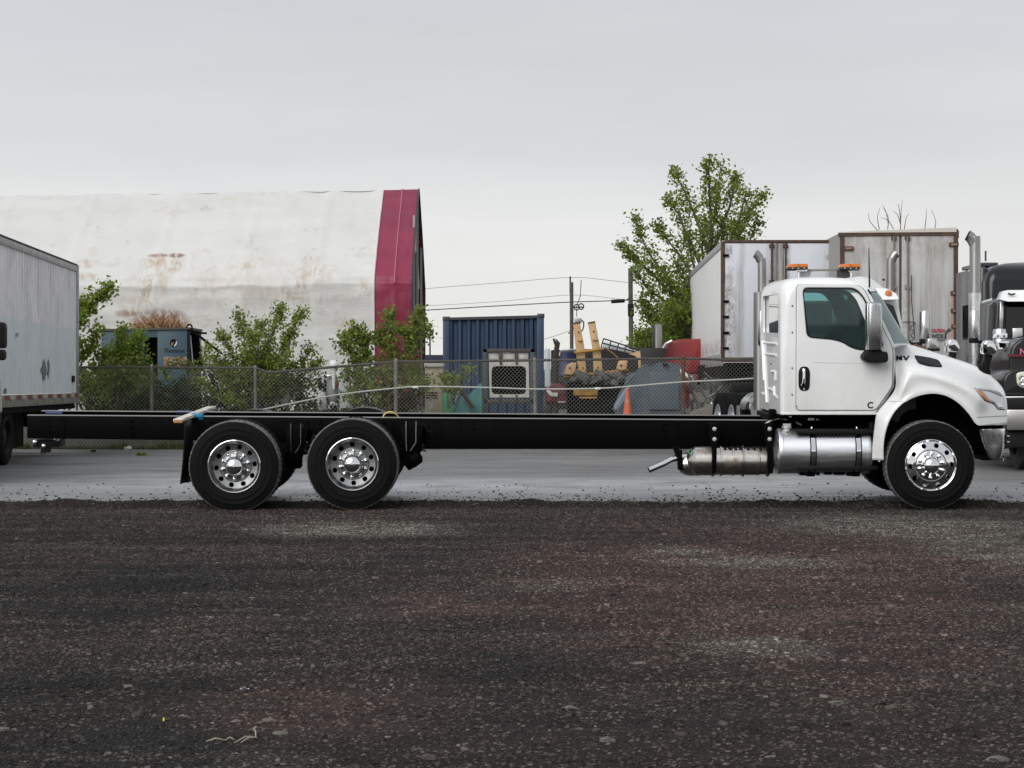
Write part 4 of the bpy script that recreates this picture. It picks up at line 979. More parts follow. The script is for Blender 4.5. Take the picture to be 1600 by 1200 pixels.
# wheel well liner
ln = []
for i in range(0, len(Ad)):
    a = Ad[i]; ln.append([P(a[0], a[1]-1.5, YN+.03)+Vector((0, j*.14, .01)) for j in range(6)])
part('wheel_well', MB().grid(ln), blackp, truck, recalc=False)
part('engine_side_panel', MB().pprism([(1375, 610), (1431, 612), (1431, 641), (1418, 643), (1409, 650), (1402, 662), (1390, 657), (1375, 655)], 25.56, 25.6), mat('grey_side_panel', (.075, .075, .075), .6), truck, bevel=.01)
part('engine_bay', MB().pbox(1380, 600, 1565, 690, 25.66, 26.8), blackf, truck)
part('front_axle', MB().tube([(pw(1454, 0)[0], YN+.25, pw(0, 727)[1]), (pw(1454, 0)[0], YN+.5, pw(0, 727)[1]-.05), (pw(1454, 0)[0], YF-.5, pw(0, 727)[1]-.05), (pw(1454, 0)[0], YF-.25, pw(0, 727)[1])], .07, 10), blackf, truck)
part('front_mud_guard', MB().pbox(1358, 660, 1366, 742, 25.35, 25.9), blackp, truck, bevel=.01)
part('tie_bracket', MB().pprism([(1342, 733), (1372, 733), (1383, 760), (1370, 752)], 25.7, 25.8), blackf, truck, bevel=.01)
# grille
gx = X_(1571, YN+.3)
part('grille', MB().box((gx+.03, YC, Z_(625, YN)), (.05, 1.2, .42)), blackp, truck, bevel=.02)
# bumper
BP = [(1569, 671), (1575.5, 670), (1576, 674), (1575, 690), (1574.5, 697), (1572, 708), (1567, 717), (1562, 719)]
BS = [(1532, 671.8), (1530, 670.5), (1530.5, 673.5), (1535, 690), (1537.5, 697), (1542, 708), (1546, 716.5), (1549, 718)]
br = []
for t, yy in ((0, .03), (.2, .022), (.45, .020), (.65, .026), (.8, .045), (.9, .08), (.96, .13), (.99, .22), (1, .42), (1.01, .8), (1.015, YC-YN)):
    br.append([Vector((X_(a[0]+(b[0]-a[0])*t, YN), YN+yy, Z_(a[1]+(b[1]-a[1])*t, YN))) for a, b in zip(BS, BP)])
br += [[Vector((v.x, 2*YC-v.y, v.z)) for v in r] for r in br[-2::-1]]
bmp = MB().grid(br)
bo = part('front_bumper', bmp, mat('bumper_chrome', (.82, .83, .84), .10, 1, rvar=.12, scale=5, bump=.002, bscale=3), truck, ang=50); s_ = bo.modifiers.new('t', 'SOLIDIFY'); s_.thickness = .008
part('bumper_vent', MB().box((X_(1572.5, YN), YN+.16, Z_(687, YN)), (.05, .10, .11)), blackp, bo)
for dz in (0, 1): part('bumper_clip', MB().pbox(1573.5, 681+dz*9, 1577, 682.4+dz*9, YN+.1, YN+.2), bolt, bo)
part('bumper_backing', MB().pprism([(1533, 673), (1562, 673), (1560, 714), (1544, 714)], 25.12, 27.3), blackf, bo)
part('tow_hook', MB().tube([P(1566, 716, 25.3), P(1567, 722, 25.3), P(1570, 720, 25.3), P(1571, 714, 25.3)], .012, 6), steel, bo)
part('bumper_underside', MB().pprism([(1528, 712), (1560, 716), (1560, 719), (1536, 720)], 25.1, 27), blackf, bo)
# hood mirrors (both sides)
def hood_mirror():
    st_ = MB().pprism(rounded([(1526, 571), (1532, 570.5), (1537, 563), (1539, 551), (1551, 551), (1548, 563), (1545, 572), (1547.5, 586.5), (1539, 584.5), (1530.5, 579)], 2), 25.17, 25.24)
    so = part('hood_mirror', st_, blackp, truck, bevel=.012)
    hm = MB(); rows = []
    for (sx_, py, r) in ((1545, 554.5, .004), (1545.5, 554, .065), (1546, 549, .085), (1546, 542, .085), (1545, 535.5, .07), (1544, 532, .035), (1544, 531.3, .003)):
        c = P(sx_, py, 25.17); rows.append([c+Vector((r*cos(a*pi/10)*1.0, r*sin(a*pi/10)*.8, 0)) for a in range(21)])
    part('mirror_head', MB().pprism(rounded([(1535, 554), (1535, 541), (1538, 533.5), (1545, 531.5), (1552, 534.5), (1556, 543), (1556.5, 551), (1552, 554.5)], 3), 25.09, 25.27), chrome, so, bevel=.035, seg=4, ang=60)
    part('mirror_lens', MB().pbox(1535.2, 538, 1541, 552, 25.085, 25.12), glassd, so, bevel=.01)
    return so
hm1 = hood_mirror(); hm2 = copy_part(hm1, truck); hm2.matrix_local = Matrix.Translation((0, 2*(YC-YN), 0)) @ Matrix.Scale(-1, 4, (0, 1, 0))
part('wiper', MB().tube([P(1404, 538, 25.5), P(1410, 532, 25.55), P(1416, 540, 25.6), P(1411, 530, 25.9)], .007, 5), blackp, truck)
truck.rotation_euler.x = radians(1.5)

# board lying across the rails at the back with its clamps
bd = thing('plank', P(303, 648, 26.2), 'weathered whitish wooden plank laid crosswise on the frame rails above the mud flap', 'plank')
pm = MB(); a, b = Vector(P(278, 657, 24.98)), Vector(P(331, 636.5, 27.3)); dv = b-a; q = dv.to_track_quat('Y', 'Z').to_matrix()
pm.box((a+b)/2, (.11, dv.length, .035), q); part('board', pm, woodw, bd, bevel=.004)
part('clamp', MB().box(P(308, 649, 25.76), (.14, .05, .055)), bluec, bd, bevel=.012)
part('clamp', MB().box(P(314, 652.5, 25.78), (.06, .05, .05)), bluec, bd, bevel=.012)
part('clamp', MB().box(P(288, 644.5, 26.62), (.20, .05, .05)), navy, bd, bevel=.012)
part('clamp', MB().box(P(324, 645, 26.7), (.16, .05, .045)), bluec, bd, bevel=.012)
part('end_grip', MB().box(P(279, 658.6, 25.0), (.10, .06, .035)), mat('ochre_grip', (.35, .18, .05), .7), bd, bevel=.005)
# ================================================================== FENCE
galv = mat('galvanised_post', (.22, .22, .21), .55, .3, col2=(.13, .12, .11), scale=6)
rusty = mat('rusty_post', (.10, .045, .02), .85, col2=(.06, .03, .015), scale=8, bump=.002)
wire = mat('fence_wire', (.34, .34, .30), .5, .2)
darkrail = mat('dark_rail', (.035, .035, .035), .6, col2=(.06, .05, .04), scale=4)
FY = 47.0
fence = thing('chain_link_fence', P(660, 701, FY), 'long galvanised chain link fence with dark top rail behind the truck', 'fence')
TOP = [(118, 574), (237, 574), (398, 575), (420, 582), (480, 577), (550, 571), (618, 565), (700, 564.5), (835, 563), (960, 561.5), (1067, 560), (1130, 562), (1192, 561)]
def top_at(px):
    for a, b in zip(TOP[:-1], TOP[1:]):
        if a[0] <= px <= b[0]: return a[1]+(b[1]-a[1])*(px-a[0])/(b[0]-a[0])
    return TOP[0][1] if px < 118 else TOP[-1][1]
for i, (px, m, r) in enumerate(((20, galv, .035), (120, galv, .03), (237, galv, .035), (399, galv, .035), (618.5, galv, .042), (837, galv, .042), (1067.5, rusty, .045), (1184, rusty, .042))):
    t = top_at(px); mb = MB().tube([P(px, 703, FY+.05), P(px+(-1.5 if px == 837 else 0), t-1, FY+.05)], r, 12)
    mb.lathe([(r+.006, -.02), (r+.006, .02), (r*.7, .045), (.001, .055)], P(px+(-1.5 if px == 837 else 0), t-1, FY+.05), 'Z', 12)
    mb.lathe([(r+.008, -.015), (r+.012, 0), (r+.008, .015)], P(px, t+8, FY+.05), 'Z', 12)
    part('post', mb, m, fence, label='rusty brown post' if m is rusty else None)
part('top_rail', MB().tube([P(x, y, FY+.045) for x, y in TOP], .030, 10), darkrail, fence)
part('tension_wire', MB().tube([P(x, 699, FY) for x in range(20, 1200, 30)], .003, 4), wire, fence)
def mesh_wires(px0, px1, pitch=.086):
    mb = MB(); xa, xb_ = X_(px0, FY), X_(px1, FY); zb = Z_(701, FY); k = 0; x = xa; r = .0025
    h = pitch/2
    while x < xb_:
        zt_ = Z_(top_at(800+x*F/FY), FY)-.005; n_ = int((zt_+.03-zb)/h); s = 1 if k % 2 else -1
        pts = [(x+(h if (j+k) % 2 else 0)*1.0+.0, FY+(.004 if j % 2 else -.004)+.03*noise.noise(Vector((x*.4, 0, 1))), zb+j*h) for j in range(n_+1)]
        if pts:
            off = len(mb.v)
            for (a, b, c) in pts: mb.v += [Vector((a-r, b, c)), Vector((a, b-r, c)), Vector((a+r, b, c)), Vector((a, b+r, c))]
            for j in range(len(pts)-1):
                o = off+j*4
                for q in range(4): mb.f.append((o+q, o+(q+1) % 4, o+4+(q+1) % 4, o+4+q))
        x += h; k += 1
    return mb
cm_ = part('chain_mesh', mesh_wires(5, 1190), wire, fence, recalc=False); cm_['kind'] = 'stuff'
# rope strung in front of the fence
rp_ = catmull([tuple(P(*p, FY-.12)) for p in ((402, 643), (415, 639), (520, 618), (618, 606.5), (662, 604), (760, 605.5), (835, 608), (930, 607), (980, 604), (1065, 597), (1130, 594), (1183, 591))], 5)
ropeo = single('rope', MB().tube(rp_, .017, 8), mat('pale_rope', (.42, .42, .38), .8, col2=(.35, .35, .32), scale=12), 'thick pale rope strung along the chain link fence', 'rope')
for px, py in ((649, 605), (934, 607)): single('cable_joint', MB().box(P(px, py, FY-.12), (.13, .05, .05)), mat('joint_white_%d' % px, (.6, .6, .58), .6), 'white coupling on the fence rope near the %s' % ('tall sapling' if px < 700 else 'ramps'), 'coupling', 'white couplings on the rope', bevel=.012)

# ================================================================== LEFT BOX TRAILER
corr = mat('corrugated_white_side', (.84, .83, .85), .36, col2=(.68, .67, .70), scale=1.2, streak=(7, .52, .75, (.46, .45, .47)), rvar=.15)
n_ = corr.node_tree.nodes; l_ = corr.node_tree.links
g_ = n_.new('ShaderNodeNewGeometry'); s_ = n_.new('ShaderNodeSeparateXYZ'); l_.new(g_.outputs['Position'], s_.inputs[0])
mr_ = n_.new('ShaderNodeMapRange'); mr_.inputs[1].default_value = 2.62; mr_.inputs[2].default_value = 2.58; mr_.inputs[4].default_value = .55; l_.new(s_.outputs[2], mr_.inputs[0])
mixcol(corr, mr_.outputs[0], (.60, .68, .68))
lt = thing('box_trailer', (-9.9, 39, 0.05), 'old white box trailer with ribbed side at the left edge of the lot', 'trailer')
XF, Y0t, Y1t = -9.09, 31.5, 45.3; XNr = -8.57
def lx(y): return -9.17+(45.3-y)/9.0*.54
zt0, zt1, zb0 = 3.93, 3.99, 1.30
rows = []; y = Y0t; k = 0
ys = []
while y < Y1t-.01:
    ys += [(y, 0), (y+.17, 0), (y+.20, .035), (y+.26, .035), (y+.29, 0)]; y += .30
ys.append((Y1t, 0))
wl = MB().grid([[Vector((lx(yy)+d_, yy, z)) for z in (1.28, 2.0, 2.6, 3.3, 3.83)] for yy, d_ in ys])
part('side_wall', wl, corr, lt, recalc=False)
frm = mat('trailer_rail', (.42, .42, .42), .5, .4, col2=(.28, .27, .26), scale=5)
def beam(mb, za, zb, out, th=.05, y0=Y0t, y1=Y1t):
    mb.prism([(lx(y0)+out, y0, za), (lx(y1)+out, y1, za), (lx(y1)+out, y1, zb), (lx(y0)+out, y0, zb)], (-th, 0, 0)); return mb
part('top_rail', beam(MB(), 3.81, 3.94, .05), frm, lt, bevel=.008)
part('roof_edge', beam(MB(), 3.942, 3.97, .06, .4), mat('dark_roof_edge', (.05, .045, .04), .8), lt)
part('roof', MB().prism([(lx(Y0t)-.3, Y0t, 3.96), (lx(Y1t)-.3, Y1t, 3.96), (lx(Y1t)-2.55, Y1t, 3.96), (lx(Y0t)-2.55, Y0t, 3.96)], (0, 0, -.04)), frm, lt)
part('bottom_rail', beam(MB(), 1.06, 1.27, .05), mat('bottom_rail_dirty', (.30, .29, .25), .7, col2=(.18, .17, .13), scale=6, streak=(14, .5, .62, (.12, .11, .07))), lt, bevel=.006)
part('rear_post', MB().prism([(lx(Y1t)+.06, Y1t, 1.05), (lx(Y1t)+.06, Y1t+.16, 1.05), (lx(Y1t)+.06, Y1t+.16, 3.96), (lx(Y1t)+.06, Y1t, 3.96)], (-.12, 0, 0)), frm, lt, bevel=.01)
part('end_wall', MB().prism([(lx(Y1t), Y1t+.1, 1.2), (lx(Y1t)-2.5, Y1t+.1, 1.2), (lx(Y1t)-2.5, Y1t+.1, 3.95), (lx(Y1t), Y1t+.1, 3.95)], (0, .04, 0)), corr, lt)
part('floor', MB().prism([(lx(Y0t), Y0t, 1.1), (lx(Y1t), Y1t, 1.1), (lx(Y1t)-2.5, Y1t, 1.1), (lx(Y0t)-2.5, Y0t, 1.1)], (0, 0, -.15)), blackf, lt)
rr_, ww_ = mat('red_reflective', (.22, .03, .025), .4), mat('white_reflective', (.40, .39, .35), .4)
for i in range(8):
    yy = 36.6+i*1.2; mb = MB().prism([(lx(yy)+.056, yy, 1.20), (lx(yy)+.056, yy+.34, 1.20), (lx(yy)+.056, yy+.34, 1.26), (lx(yy)+.056, yy, 1.26)], (.004, 0, 0)); part('red_reflector', mb, rr_, lt)
    mb = MB().prism([(lx(yy)+.056, yy+.36, 1.20), (lx(yy)+.056, yy+.7, 1.20), (lx(yy)+.056, yy+.7, 1.26), (lx(yy)+.056, yy+.36, 1.26)], (.004, 0, 0)); part('white_reflector', mb, ww_, lt)
# worn diamond emblem on the side
def onwall(px, py):
    # plane of the wall: solve lx(y)+.04 = (px-800)*y/F
    a = -9.17+45.3*.06+.045; y_ = a/((px-800)/F+.06); return Vector((lx(y_)+.045, y_, Z_(py, y_)))
emb = mat('worn_decal', (.06, .065, .06), .6, col2=(.3, .31, .3), scale=25, contrast=(.45, .6))
for poly in ([(69, 560), (71, 569), (73, 578), (71.5, 586), (69.3, 595), (67, 588), (65, 577), (67, 569)], [(75, 560), (77.5, 570), (77, 581), (75.3, 592), (73.6, 583), (75.2, 577), (74, 568)]):
    part('diamond_emblem', MB().prism([onwall(*p) for p in poly], (.004, 0, 0)), emb, lt)
part('side_marker', MB().prism([onwall(*p) for p in ((112.5, 587), (115.8, 587), (115.8, 597), (112.5, 597))], (.02, 0, 0)), blackp, lt)
part('vent_cap', MB().prism([onwall(*p) for p in ((24.5, 520), (27.5, 520), (27.5, 526), (24.5, 526))], (.02, 0, 0)), rr_ if 0 else frm, lt)
part('serial_decal', MB().prism([onwall(*p) for p in ((6.8, 607), (10.2, 607), (10.2, 614), (6.8, 614))], (.004, 0, 0)), emb, lt)
# trailer running gear
tyre_back = tyre_mb((0, 0, 0), .5, .27, True, 96)
def side_wheel(name, loc, R, w, parent, facing, m=rubber_old, rm=alurim, dish=.10, yaw=0):
    """wheel whose axis lies along X; facing=-1: outer face to -X"""
    src = tyre_mb((0, 0, 0), R, w, False, 48); rim = MB().lathe([(.57*R, .005), (.55*R, .0), (.53*R, .02), (.50*R, dish), (.3*R, dish+.01), (.27*R, dish-.05), (.2*R, dish-.06), (.001, dish-.06)], (0, 0, 0), 'Y', 32)
    Rz = Matrix.Rotation((-pi/2 if facing < 0 else pi/2)+yaw, 3, 'Z')
    src.v = [Rz @ v+Vector(loc) for v in src.v]; rim.v = [Rz @ v+Vector(loc) for v in rim.v]
    wo_ = part('wheel', rim, rm, parent, ang=40); part('tyre', src, m, wo_, ang=45); return wo_
for yy in (36.2, 37.5): side_wheel("wheel", (lx(yy)-.06, yy, .56), .51, .27, lt, 1, m=rubber, rm=blackp)
part('underframe', MB().box((-10.4, 39, .88), (1.6, 12.5, .3)), blackf, lt)
part('underbody_shade_fill', MB().prism([(lx(32)-.36, 32, .20), (lx(41)-.36, 41, .28), (lx(41)-.36, 41, 1.0), (lx(32)-.36, 32, 1.0)], (-1.2, 0, 0)), blackf, lt)  # black fill put in for the deep shade under the trailer
part('underbody_shade_rear', MB().prism([(lx(41.2)-.3, 41.2, .7), (lx(45)-.3, 45, .7), (lx(45)-.3, 45, 1.06), (lx(41.2)-.3, 41.2, 1.06)], (-.6, 0, 0)), blackf, lt)  # shallower black fill carries that underbody shade on to the rear
part('rear_bumper', MB().box((-10.4, 45.3, .62), (2.2, .1, .12)), blackf, lt)
part('hanging_hose', MB().tube([Vector((lx(42.3)-.05, 42.3, 1.08)), Vector((lx(42.3)-.04, 42.3, .95)), Vector((lx(42.3)-.02, 42.35, .92))], .02, 6), frm, lt)
# neighbouring cab at the extreme left
pc = thing('parked_cab', (-8.35, 32.5, 0.05), 'grey parked cab cut off by the left edge with black door mirror', 'truck')
part('body', MB().prism([P(x, y, 32.0) for x, y in ((-260, 560), (-20, 560), (2, 590), (4.5, 638), (4.5, 645), (-260, 645))], (0, -2.2, 0)), mat('grey_cab', (.40, .40, .38), .5), pc, bevel=.04)
part('windscreen_pillar', MB().prism([P(x, y, 32.0) for x, y in ((-260, 420), (-90, 420), (-30, 560), (-260, 560))], (0, -2.2, 0)), mat('grey_cab_top', (.40, .40, .38), .5), pc, bevel=.04)
mm = part('mirror', MB().pprism(rounded([(-14, 503), (4, 503), (6.8, 508), (6.8, 540), (5, 544), (-14, 544)], 4), 31.8, 32.0), blackp, pc, bevel=.02)
part('spot_mirror', MB().pprism(rounded([(-14, 546), (4, 546), (6, 550), (5.6, 560), (2, 563), (-14, 563)], 4), 31.8, 32.0), blackp, mm, bevel=.02)
part('mirror_arm', MB().tube([P(-12, 520, 32), P(-40, 522, 32.3)], .02, 6), blackp, mm)
side_wheel("wheel", (X_(-14, 31.4), 30.8, .55), .5, .28, pc, 1)
part('bumper', MB().prism([P(x, y, 32.0) for x, y in ((-260, 645), (3, 645), (0, 672), (-260, 672))], (0, -2.0, 0)), blackp, pc)

# ================================================================== FABRIC BARN
tarp = mat('white_tarpaulin', (.60, .60, .585), .6, col2=(.545, .54, .525), scale=.35, streak=(1.3, .58, .80, (.48, .42, .33)), spec=.3, bump=.07, bscale=.7, world=True, stretch=(.6, 1, 1.8))
def stain(m, spots, col, sc=2.2, lo=.45, hi=.62):
    """weathering blotches with a place of their own on the cloth (world X, Z, radii)"""
    n = m.node_tree.nodes; l = m.node_tree.links
    g = n.new('ShaderNodeNewGeometry'); sp_ = n.new('ShaderNodeSeparateXYZ'); l.new(g.outputs['Position'], sp_.inputs[0])
    def M(op, a, b=None):
        x = n.new('ShaderNodeMath'); x.operation = op
        for i, s in enumerate((a, b)):
            if s is None: continue
            if isinstance(s, (int, float)): x.inputs[i].default_value = s
            else: l.new(s, x.inputs[i])
        return x.outputs[0]
    tot = None
    for (cx, cz, rx, rz, a) in spots:
        dx = M('DIVIDE', M('SUBTRACT', sp_.outputs[0], cx), rx); dz = M('DIVIDE', M('SUBTRACT', sp_.outputs[2], cz), rz)
        e = M('MULTIPLY', M('MAXIMUM', M('SUBTRACT', 1, M('ADD', M('MULTIPLY', dx, dx), M('MULTIPLY', dz, dz))), 0), a)
        tot = e if tot is None else M('MAXIMUM', tot, e)
    mp_ = n.new('ShaderNodeMapping'); mp_.inputs['Scale'].default_value = (1.3, .5, .8); l.new(g.outputs['Position'], mp_.inputs[0])
    z = n.new('ShaderNodeTexNoise'); z.inputs['Scale'].default_value = sc; z.inputs['Detail'].default_value = 9; z.inputs['Roughness'].default_value = .78; z.inputs['Distortion'].default_value = .8; l.new(mp_.outputs[0], z.inputs['Vector'])
    mr = n.new('ShaderNodeMapRange'); mr.inputs[1].default_value = lo; mr.inputs[2].default_value = hi; l.new(z.outputs[0], mr.inputs[0])
    mixcol(m, M('MULTIPLY', tot, mr.outputs[0]), col)
def sp(px, py, rx, ry, a, Y=71): return (X_(px, Y), Z_(py, Y), rx*Y/F, ry*Y/F, a)
stain(tarp, [sp(400, 450, 220, 60, .30), sp(200, 520, 120, 30, .5), sp(250, 410, 42, 24, .9), sp(235, 440, 38, 40, .8), sp(225, 480, 48, 26, .7), sp(320, 455, 25, 18, .7), sp(130, 410, 25, 10, .8), sp(130, 432, 24, 9, .8), sp(375, 415, 26, 10, .7), sp(490, 428, 55, 22, .7), sp(462, 455, 30, 24, 1), sp(570, 450, 20, 18, .8), sp(545, 505, 40, 16, .6), sp(320, 498, 16, 18, .8), sp(360, 440, 16, 26, .5), sp(230, 470, 16, 40, .7), sp(480, 400, 30, 16, .6), sp(555, 395, 20, 6, .5)], (.36, .24, .13))
stain(tarp, [sp(268, 396, 16, 5, 1), sp(240, 396, 22, 4, .8), sp(250, 500, 52, 20, 1), sp(200, 490, 26, 8, .7), sp(265, 495, 30, 14, 1)], (.16, .065, .025), 3.0, .42, .5)
stain(tarp, [sp(560, 385, 20, 4, .6), sp(290, 308, 20, 12, .6), sp(130, 345, 10, 8, .5), sp(480, 386, 10, 3, .8), sp(375, 370, 18, 20, .4), sp(225, 455, 12, 35, .6), sp(490, 480, 60, 30, .35)], (.20, .20, .19), 3.5, .5, .6)
maroon = mat('maroon_tarpaulin', (.23, .018, .055), .5, col2=(.18, .014, .045), scale=.6, bump=.03, bscale=1.5, world=True)
stain(maroon, [sp(620, 436, 60, 6, .5), sp(625, 545, 60, 70, .8)], (.11, .008, .03), 1.2, .3, .7)
barn = thing('fabric_barn', (-12, 76, .6), 'large white tarpaulin storage barn with maroon end band and rust stains', 'barn')
XE = X_(653, 76.2)      # right end
PROF = [(71.4, .3), (71.2, 2.0), (71.06, 3.6), (70.98, 4.55), (71.0, 4.85), (71.3, 5.2), (72.5, 6.08), (73.8, 6.93), (75.1, 7.70), (75.9, 8.17), (76.2, 8.33)]
prof = catmull(PROF, 5); prof += [(2*76.2-y, z) for y, z in prof[::-1][1:]]
seams = [X_(p, 73) for p in (-110, -10, 122, 257, 390, 503, 622)]
def barn_pt(x, i):
    y, z = prof[i]; t = (XE-x)/16
    ns = .06*fbm(x*.25, z*2.6+i*.02, .9)+.05*fbm(x*.8, z*1.2, 1.2)
    d_ = min(abs(x-s) for s in seams); rib = .03*math.exp(-(d_/.10)**2)
    sag = -.06*max(0, sin(z*7+x*.15))*smooth(d_/1.2)*(1 if z < 5 else .3)
    k = ns+rib+sag
    o_ = -1 if i < len(prof)//2 else 1
    return Vector((x, y+o_*k*.8, (z-.25*t*(z/8))+k*.5))
def sheet(x0, x1, n): return MB().grid([[barn_pt(x0+(x1-x0)*j/n, i)+Vector((.045*min(1, j/4.)*0, 0, 0)) for j in range(n+1)] for i in range(len(prof))])
XB = X_(590, 73)
part('white_cover', sheet(-34, XB, 240), tarp, barn, recalc=False, ang=80)
part('maroon_band', sheet(XB+.003, XE, 40), maroon, barn, recalc=False, ang=80)
part('band_hem', MB().tube([barn_pt(XB, i)+Vector((0, -.02, .01)) for i in range(len(prof)//2+1)], .035, 6), mat('hem', (.6, .55, .55), .6), barn)
part('lace_line', MB().tube([barn_pt(X_(624, 74), i)+Vector((0, -.015, .01)) for i in range(18, len(prof)//2+1)], .022, 5), mat('lace', (.42, .12, .18), .6), barn)
steelf = mat('dark_steel', (.05, .05, .055), .5, .4)
part('end_arch', MB().tube([barn_pt(XE, i)+Vector((.03, 0, 0)) for i in range(len(prof))], .035, 8), steelf, barn)
c0 = len(prof)//2
endw = MB(); vs = [barn_pt(XE, i)*1.0 for i in range(len(prof))]
for i in range(c0): endw.add([vs[i], vs[i+1], vs[-2-i], vs[-1-i]], [(0, 1, 2, 3)])
endw.v = [v+Vector((-.15, 0, 0)) for v in endw.v]
part('end_curtain', endw, mat('grey_curtain', (.62, .62, .60), .8, col2=(.45, .45, .44), scale=.8, streak=(3, .5, .7, (.25, .25, .24))), barn, recalc=False)
for (a, b, z0, z1) in ((77.4, 78.6, .5, 6.2), (80.2, 80.9, .5, 5.0)):
    part('curtain_opening', MB().box((XE-.11, (a+b)/2, (z0+z1)/2), (.04, b-a, z1-z0)), steelf, barn)
for y_, zt_ in ((73.6, 7.2), (76.2, 8.1), (79.4, 6.8), (81.6, 4.8)): part('end_post', MB().box((XE-.02, y_, zt_/2), (.07, .12, zt_)), mat('grey_post_%d' % int(y_), (.30, .30, .29), .6), barn)

# ================================================================== TEAL MACHINE CONTAINER
teal = mat('faded_teal_paint', (.012, .045, .068), .55, col2=(.02, .06, .085), scale=2, streak=(5, .55, .75, (.035, .05, .05)))
TY = 56.0
tcn = thing('machine_housing', P(228, 600, TY), 'faded teal steel machine housing with lifting ring behind the fence', 'container')
part('left_panel', MB().pbox(158, 517, 226, 640, TY, TY+.08), teal, tcn, bevel=.01)
part('right_panel', MB().pbox(246, 515, 295.5, 640, TY, TY+.08), teal, tcn, bevel=.01)
part('upper_panel', MB().pbox(225.5, 516, 246.5, 527, TY+.002, TY+.08), teal, tcn)
part('dark_opening', MB().pbox(226, 527, 246.5, 640, TY+.35, TY+.4), blackf, tcn)
part('roof', MB().prism([P(154, 514, TY-.05), P(297, 511.5, TY-.05), P(297, 514.5, TY-.05), P(154, 517, TY-.05)], (0, 2.3, 0)), darkrail, tcn)
part('end_wall', MB().prism([P(295.6, 514, TY), P(295.6, 640, TY), P(295.6, 640, TY)+Vector((.0, 2.2, 0)), P(295.6, 514, TY)+Vector((0, 2.2, 0))], (-.05, 0, 0)), steelf, tcn)
part('lifting_ring', MB().tube([P(296+4.2*cos(a*pi/10), 512+4.8*sin(a*pi/10), TY-.02) for a in range(21)], .022, 8), blackf, tcn)
part('end_flange', MB().pprism([(296, 514), (312, 518.5), (322, 519), (322, 522), (311, 522), (300, 520)], TY+.1, TY+.25), blackf, tcn)
for a, b, c, d_ in ((297.5, 524, 301.8, 570), (312.5, 527, 319, 575)): part('door_rod', MB().tube([P(a, b, TY+.05), P(c, d_, TY+.05)], .018, 6), mat('rod_%d' % int(a), (.3, .3, .3), .5, .5), tcn)
part('open_end', MB().pprism([(297, 518), (312, 523), (318, 580), (300, 580)], TY+.28, TY+.4), blackf, tcn)
part('brace_strut', MB().tube([P(298, 515, TY-.05), P(346, 552, TY-.4)], .035, 8), blackf, tcn)
lg = part('round_emblem', MB().lathe([(.001, -.012), (.095, -.012), (.10, 0)], P(271.5, 536, TY), 'Y', 24), blackf, tcn)
part('emblem_crescent', MB().pprism([(272, 542), (276, 539), (277, 535), (275, 532), (274.5, 536), (272, 540)], TY-.02, TY-.014), mat('crescent', (.5, .5, .5), .6), lg)
part('emblem_patch', MB().pprism([(267, 535), (272, 534), (271, 539), (267, 541)], TY-.02, TY-.014), mat('emblem_rust', (.16, .09, .05), .8), lg)
text('lettering', 'Thomson', P(272, 548, TY-.008), .15, mat('faded_lettering', (.004, .012, .018), .7), tcn, width=.53, ext=.004, bold=.003)
part('weathered_sticker', MB().pbox(256, 557.5, 292, 575, TY-.008, TY-.002), mat('sticker', (.16, .07, .04), .7, col2=(.28, .22, .18), scale=12, contrast=(.45, .55)), tcn)
part('inner_pipe', MB().tube([P(209, 555, TY-.2), P(224, 561, TY-.3)], .05, 8), frm, tcn)
# torn straw-like heap on top of it
hm_ = MB(); rs = random.Random(11)
for i in range(420):
    px = rs.gauss(250, 19); px = max(207, min(288, px)); lean = rs.uniform(-22, 22); h = rs.uniform(6, 27)*max(.35, 1-abs(px-250)/70)
    Y_ = TY+rs.uniform(.2, 1.6); a = P(px, 514, Y_); b = P(px+lean, 514-h, Y_+rs.uniform(-.2, .2)); mid = (a+b)/2+Vector((rs.uniform(-.08, .08), 0, rs.uniform(0, .08)))
    w = rs.uniform(.006, .018); hm_.add([a+Vector((-w, 0, 0)), a+Vector((w, 0, 0)), mid+Vector((w, 0, 0)), b, mid+Vector((-w, 0, 0))], [(0, 1, 2, 3, 4)])
straw = leafmat('rusty_straw', (.12, .04, .018), (.42, .27, .14), .1)
single('straw_heap', hm_, straw, 'rust brown heap of torn straw on the teal machine housing', 'straw', recalc=False)

# ================================================================== SHIPPING CONTAINER
cblue = mat('navy_container_paint', (.014, .038, .085), .55, col2=(.010, .028, .062), scale=1.5, streak=(5, .55, .8, (.03, .045, .07)))
CY = 54.5
ct = thing('shipping_container', P(771, 640, CY), 'dark blue steel shipping container with corrugated end behind the fence', 'container')
z_b = .6
def cz(px): return 495-(px-692)/158*4
rows = []
xs = []; px = 702
while px < 838:
    xs += [(px, 0), (px+4.4, 0), (px+7, .07), (px+11.4, .07), (px+14, 0)]; px += 14
xs.append((840, 0))
part('end_panel', MB().grid([[Vector((X_(p, CY), CY+.06+d_, z)) for z in (z_b+.1, Z_(cz(p)+3, CY))] for p, d_ in xs]), cblue, ct, recalc=False, ang=20)
part('corner_post', MB().prism([P(692, 497, CY), P(702.5, 497, CY), Vector((X_(702.5, CY), CY, z_b)), Vector((X_(692, CY), CY, z_b))], (0, .16, 0)), cblue, ct, bevel=.01)
part('corner_post', MB().prism([P(839, 493, CY), P(850, 493, CY), Vector((X_(850, CY), CY, z_b)), Vector((X_(839, CY), CY, z_b))], (0, .16, 0)), cblue, ct, bevel=.01)
part('top_beam', MB().prism([P(702, 496, CY+.01), P(840, 492.5, CY+.01), P(840, 497, CY+.01), P(702, 500, CY+.01)], (0, .12, 0)), steelf, ct)
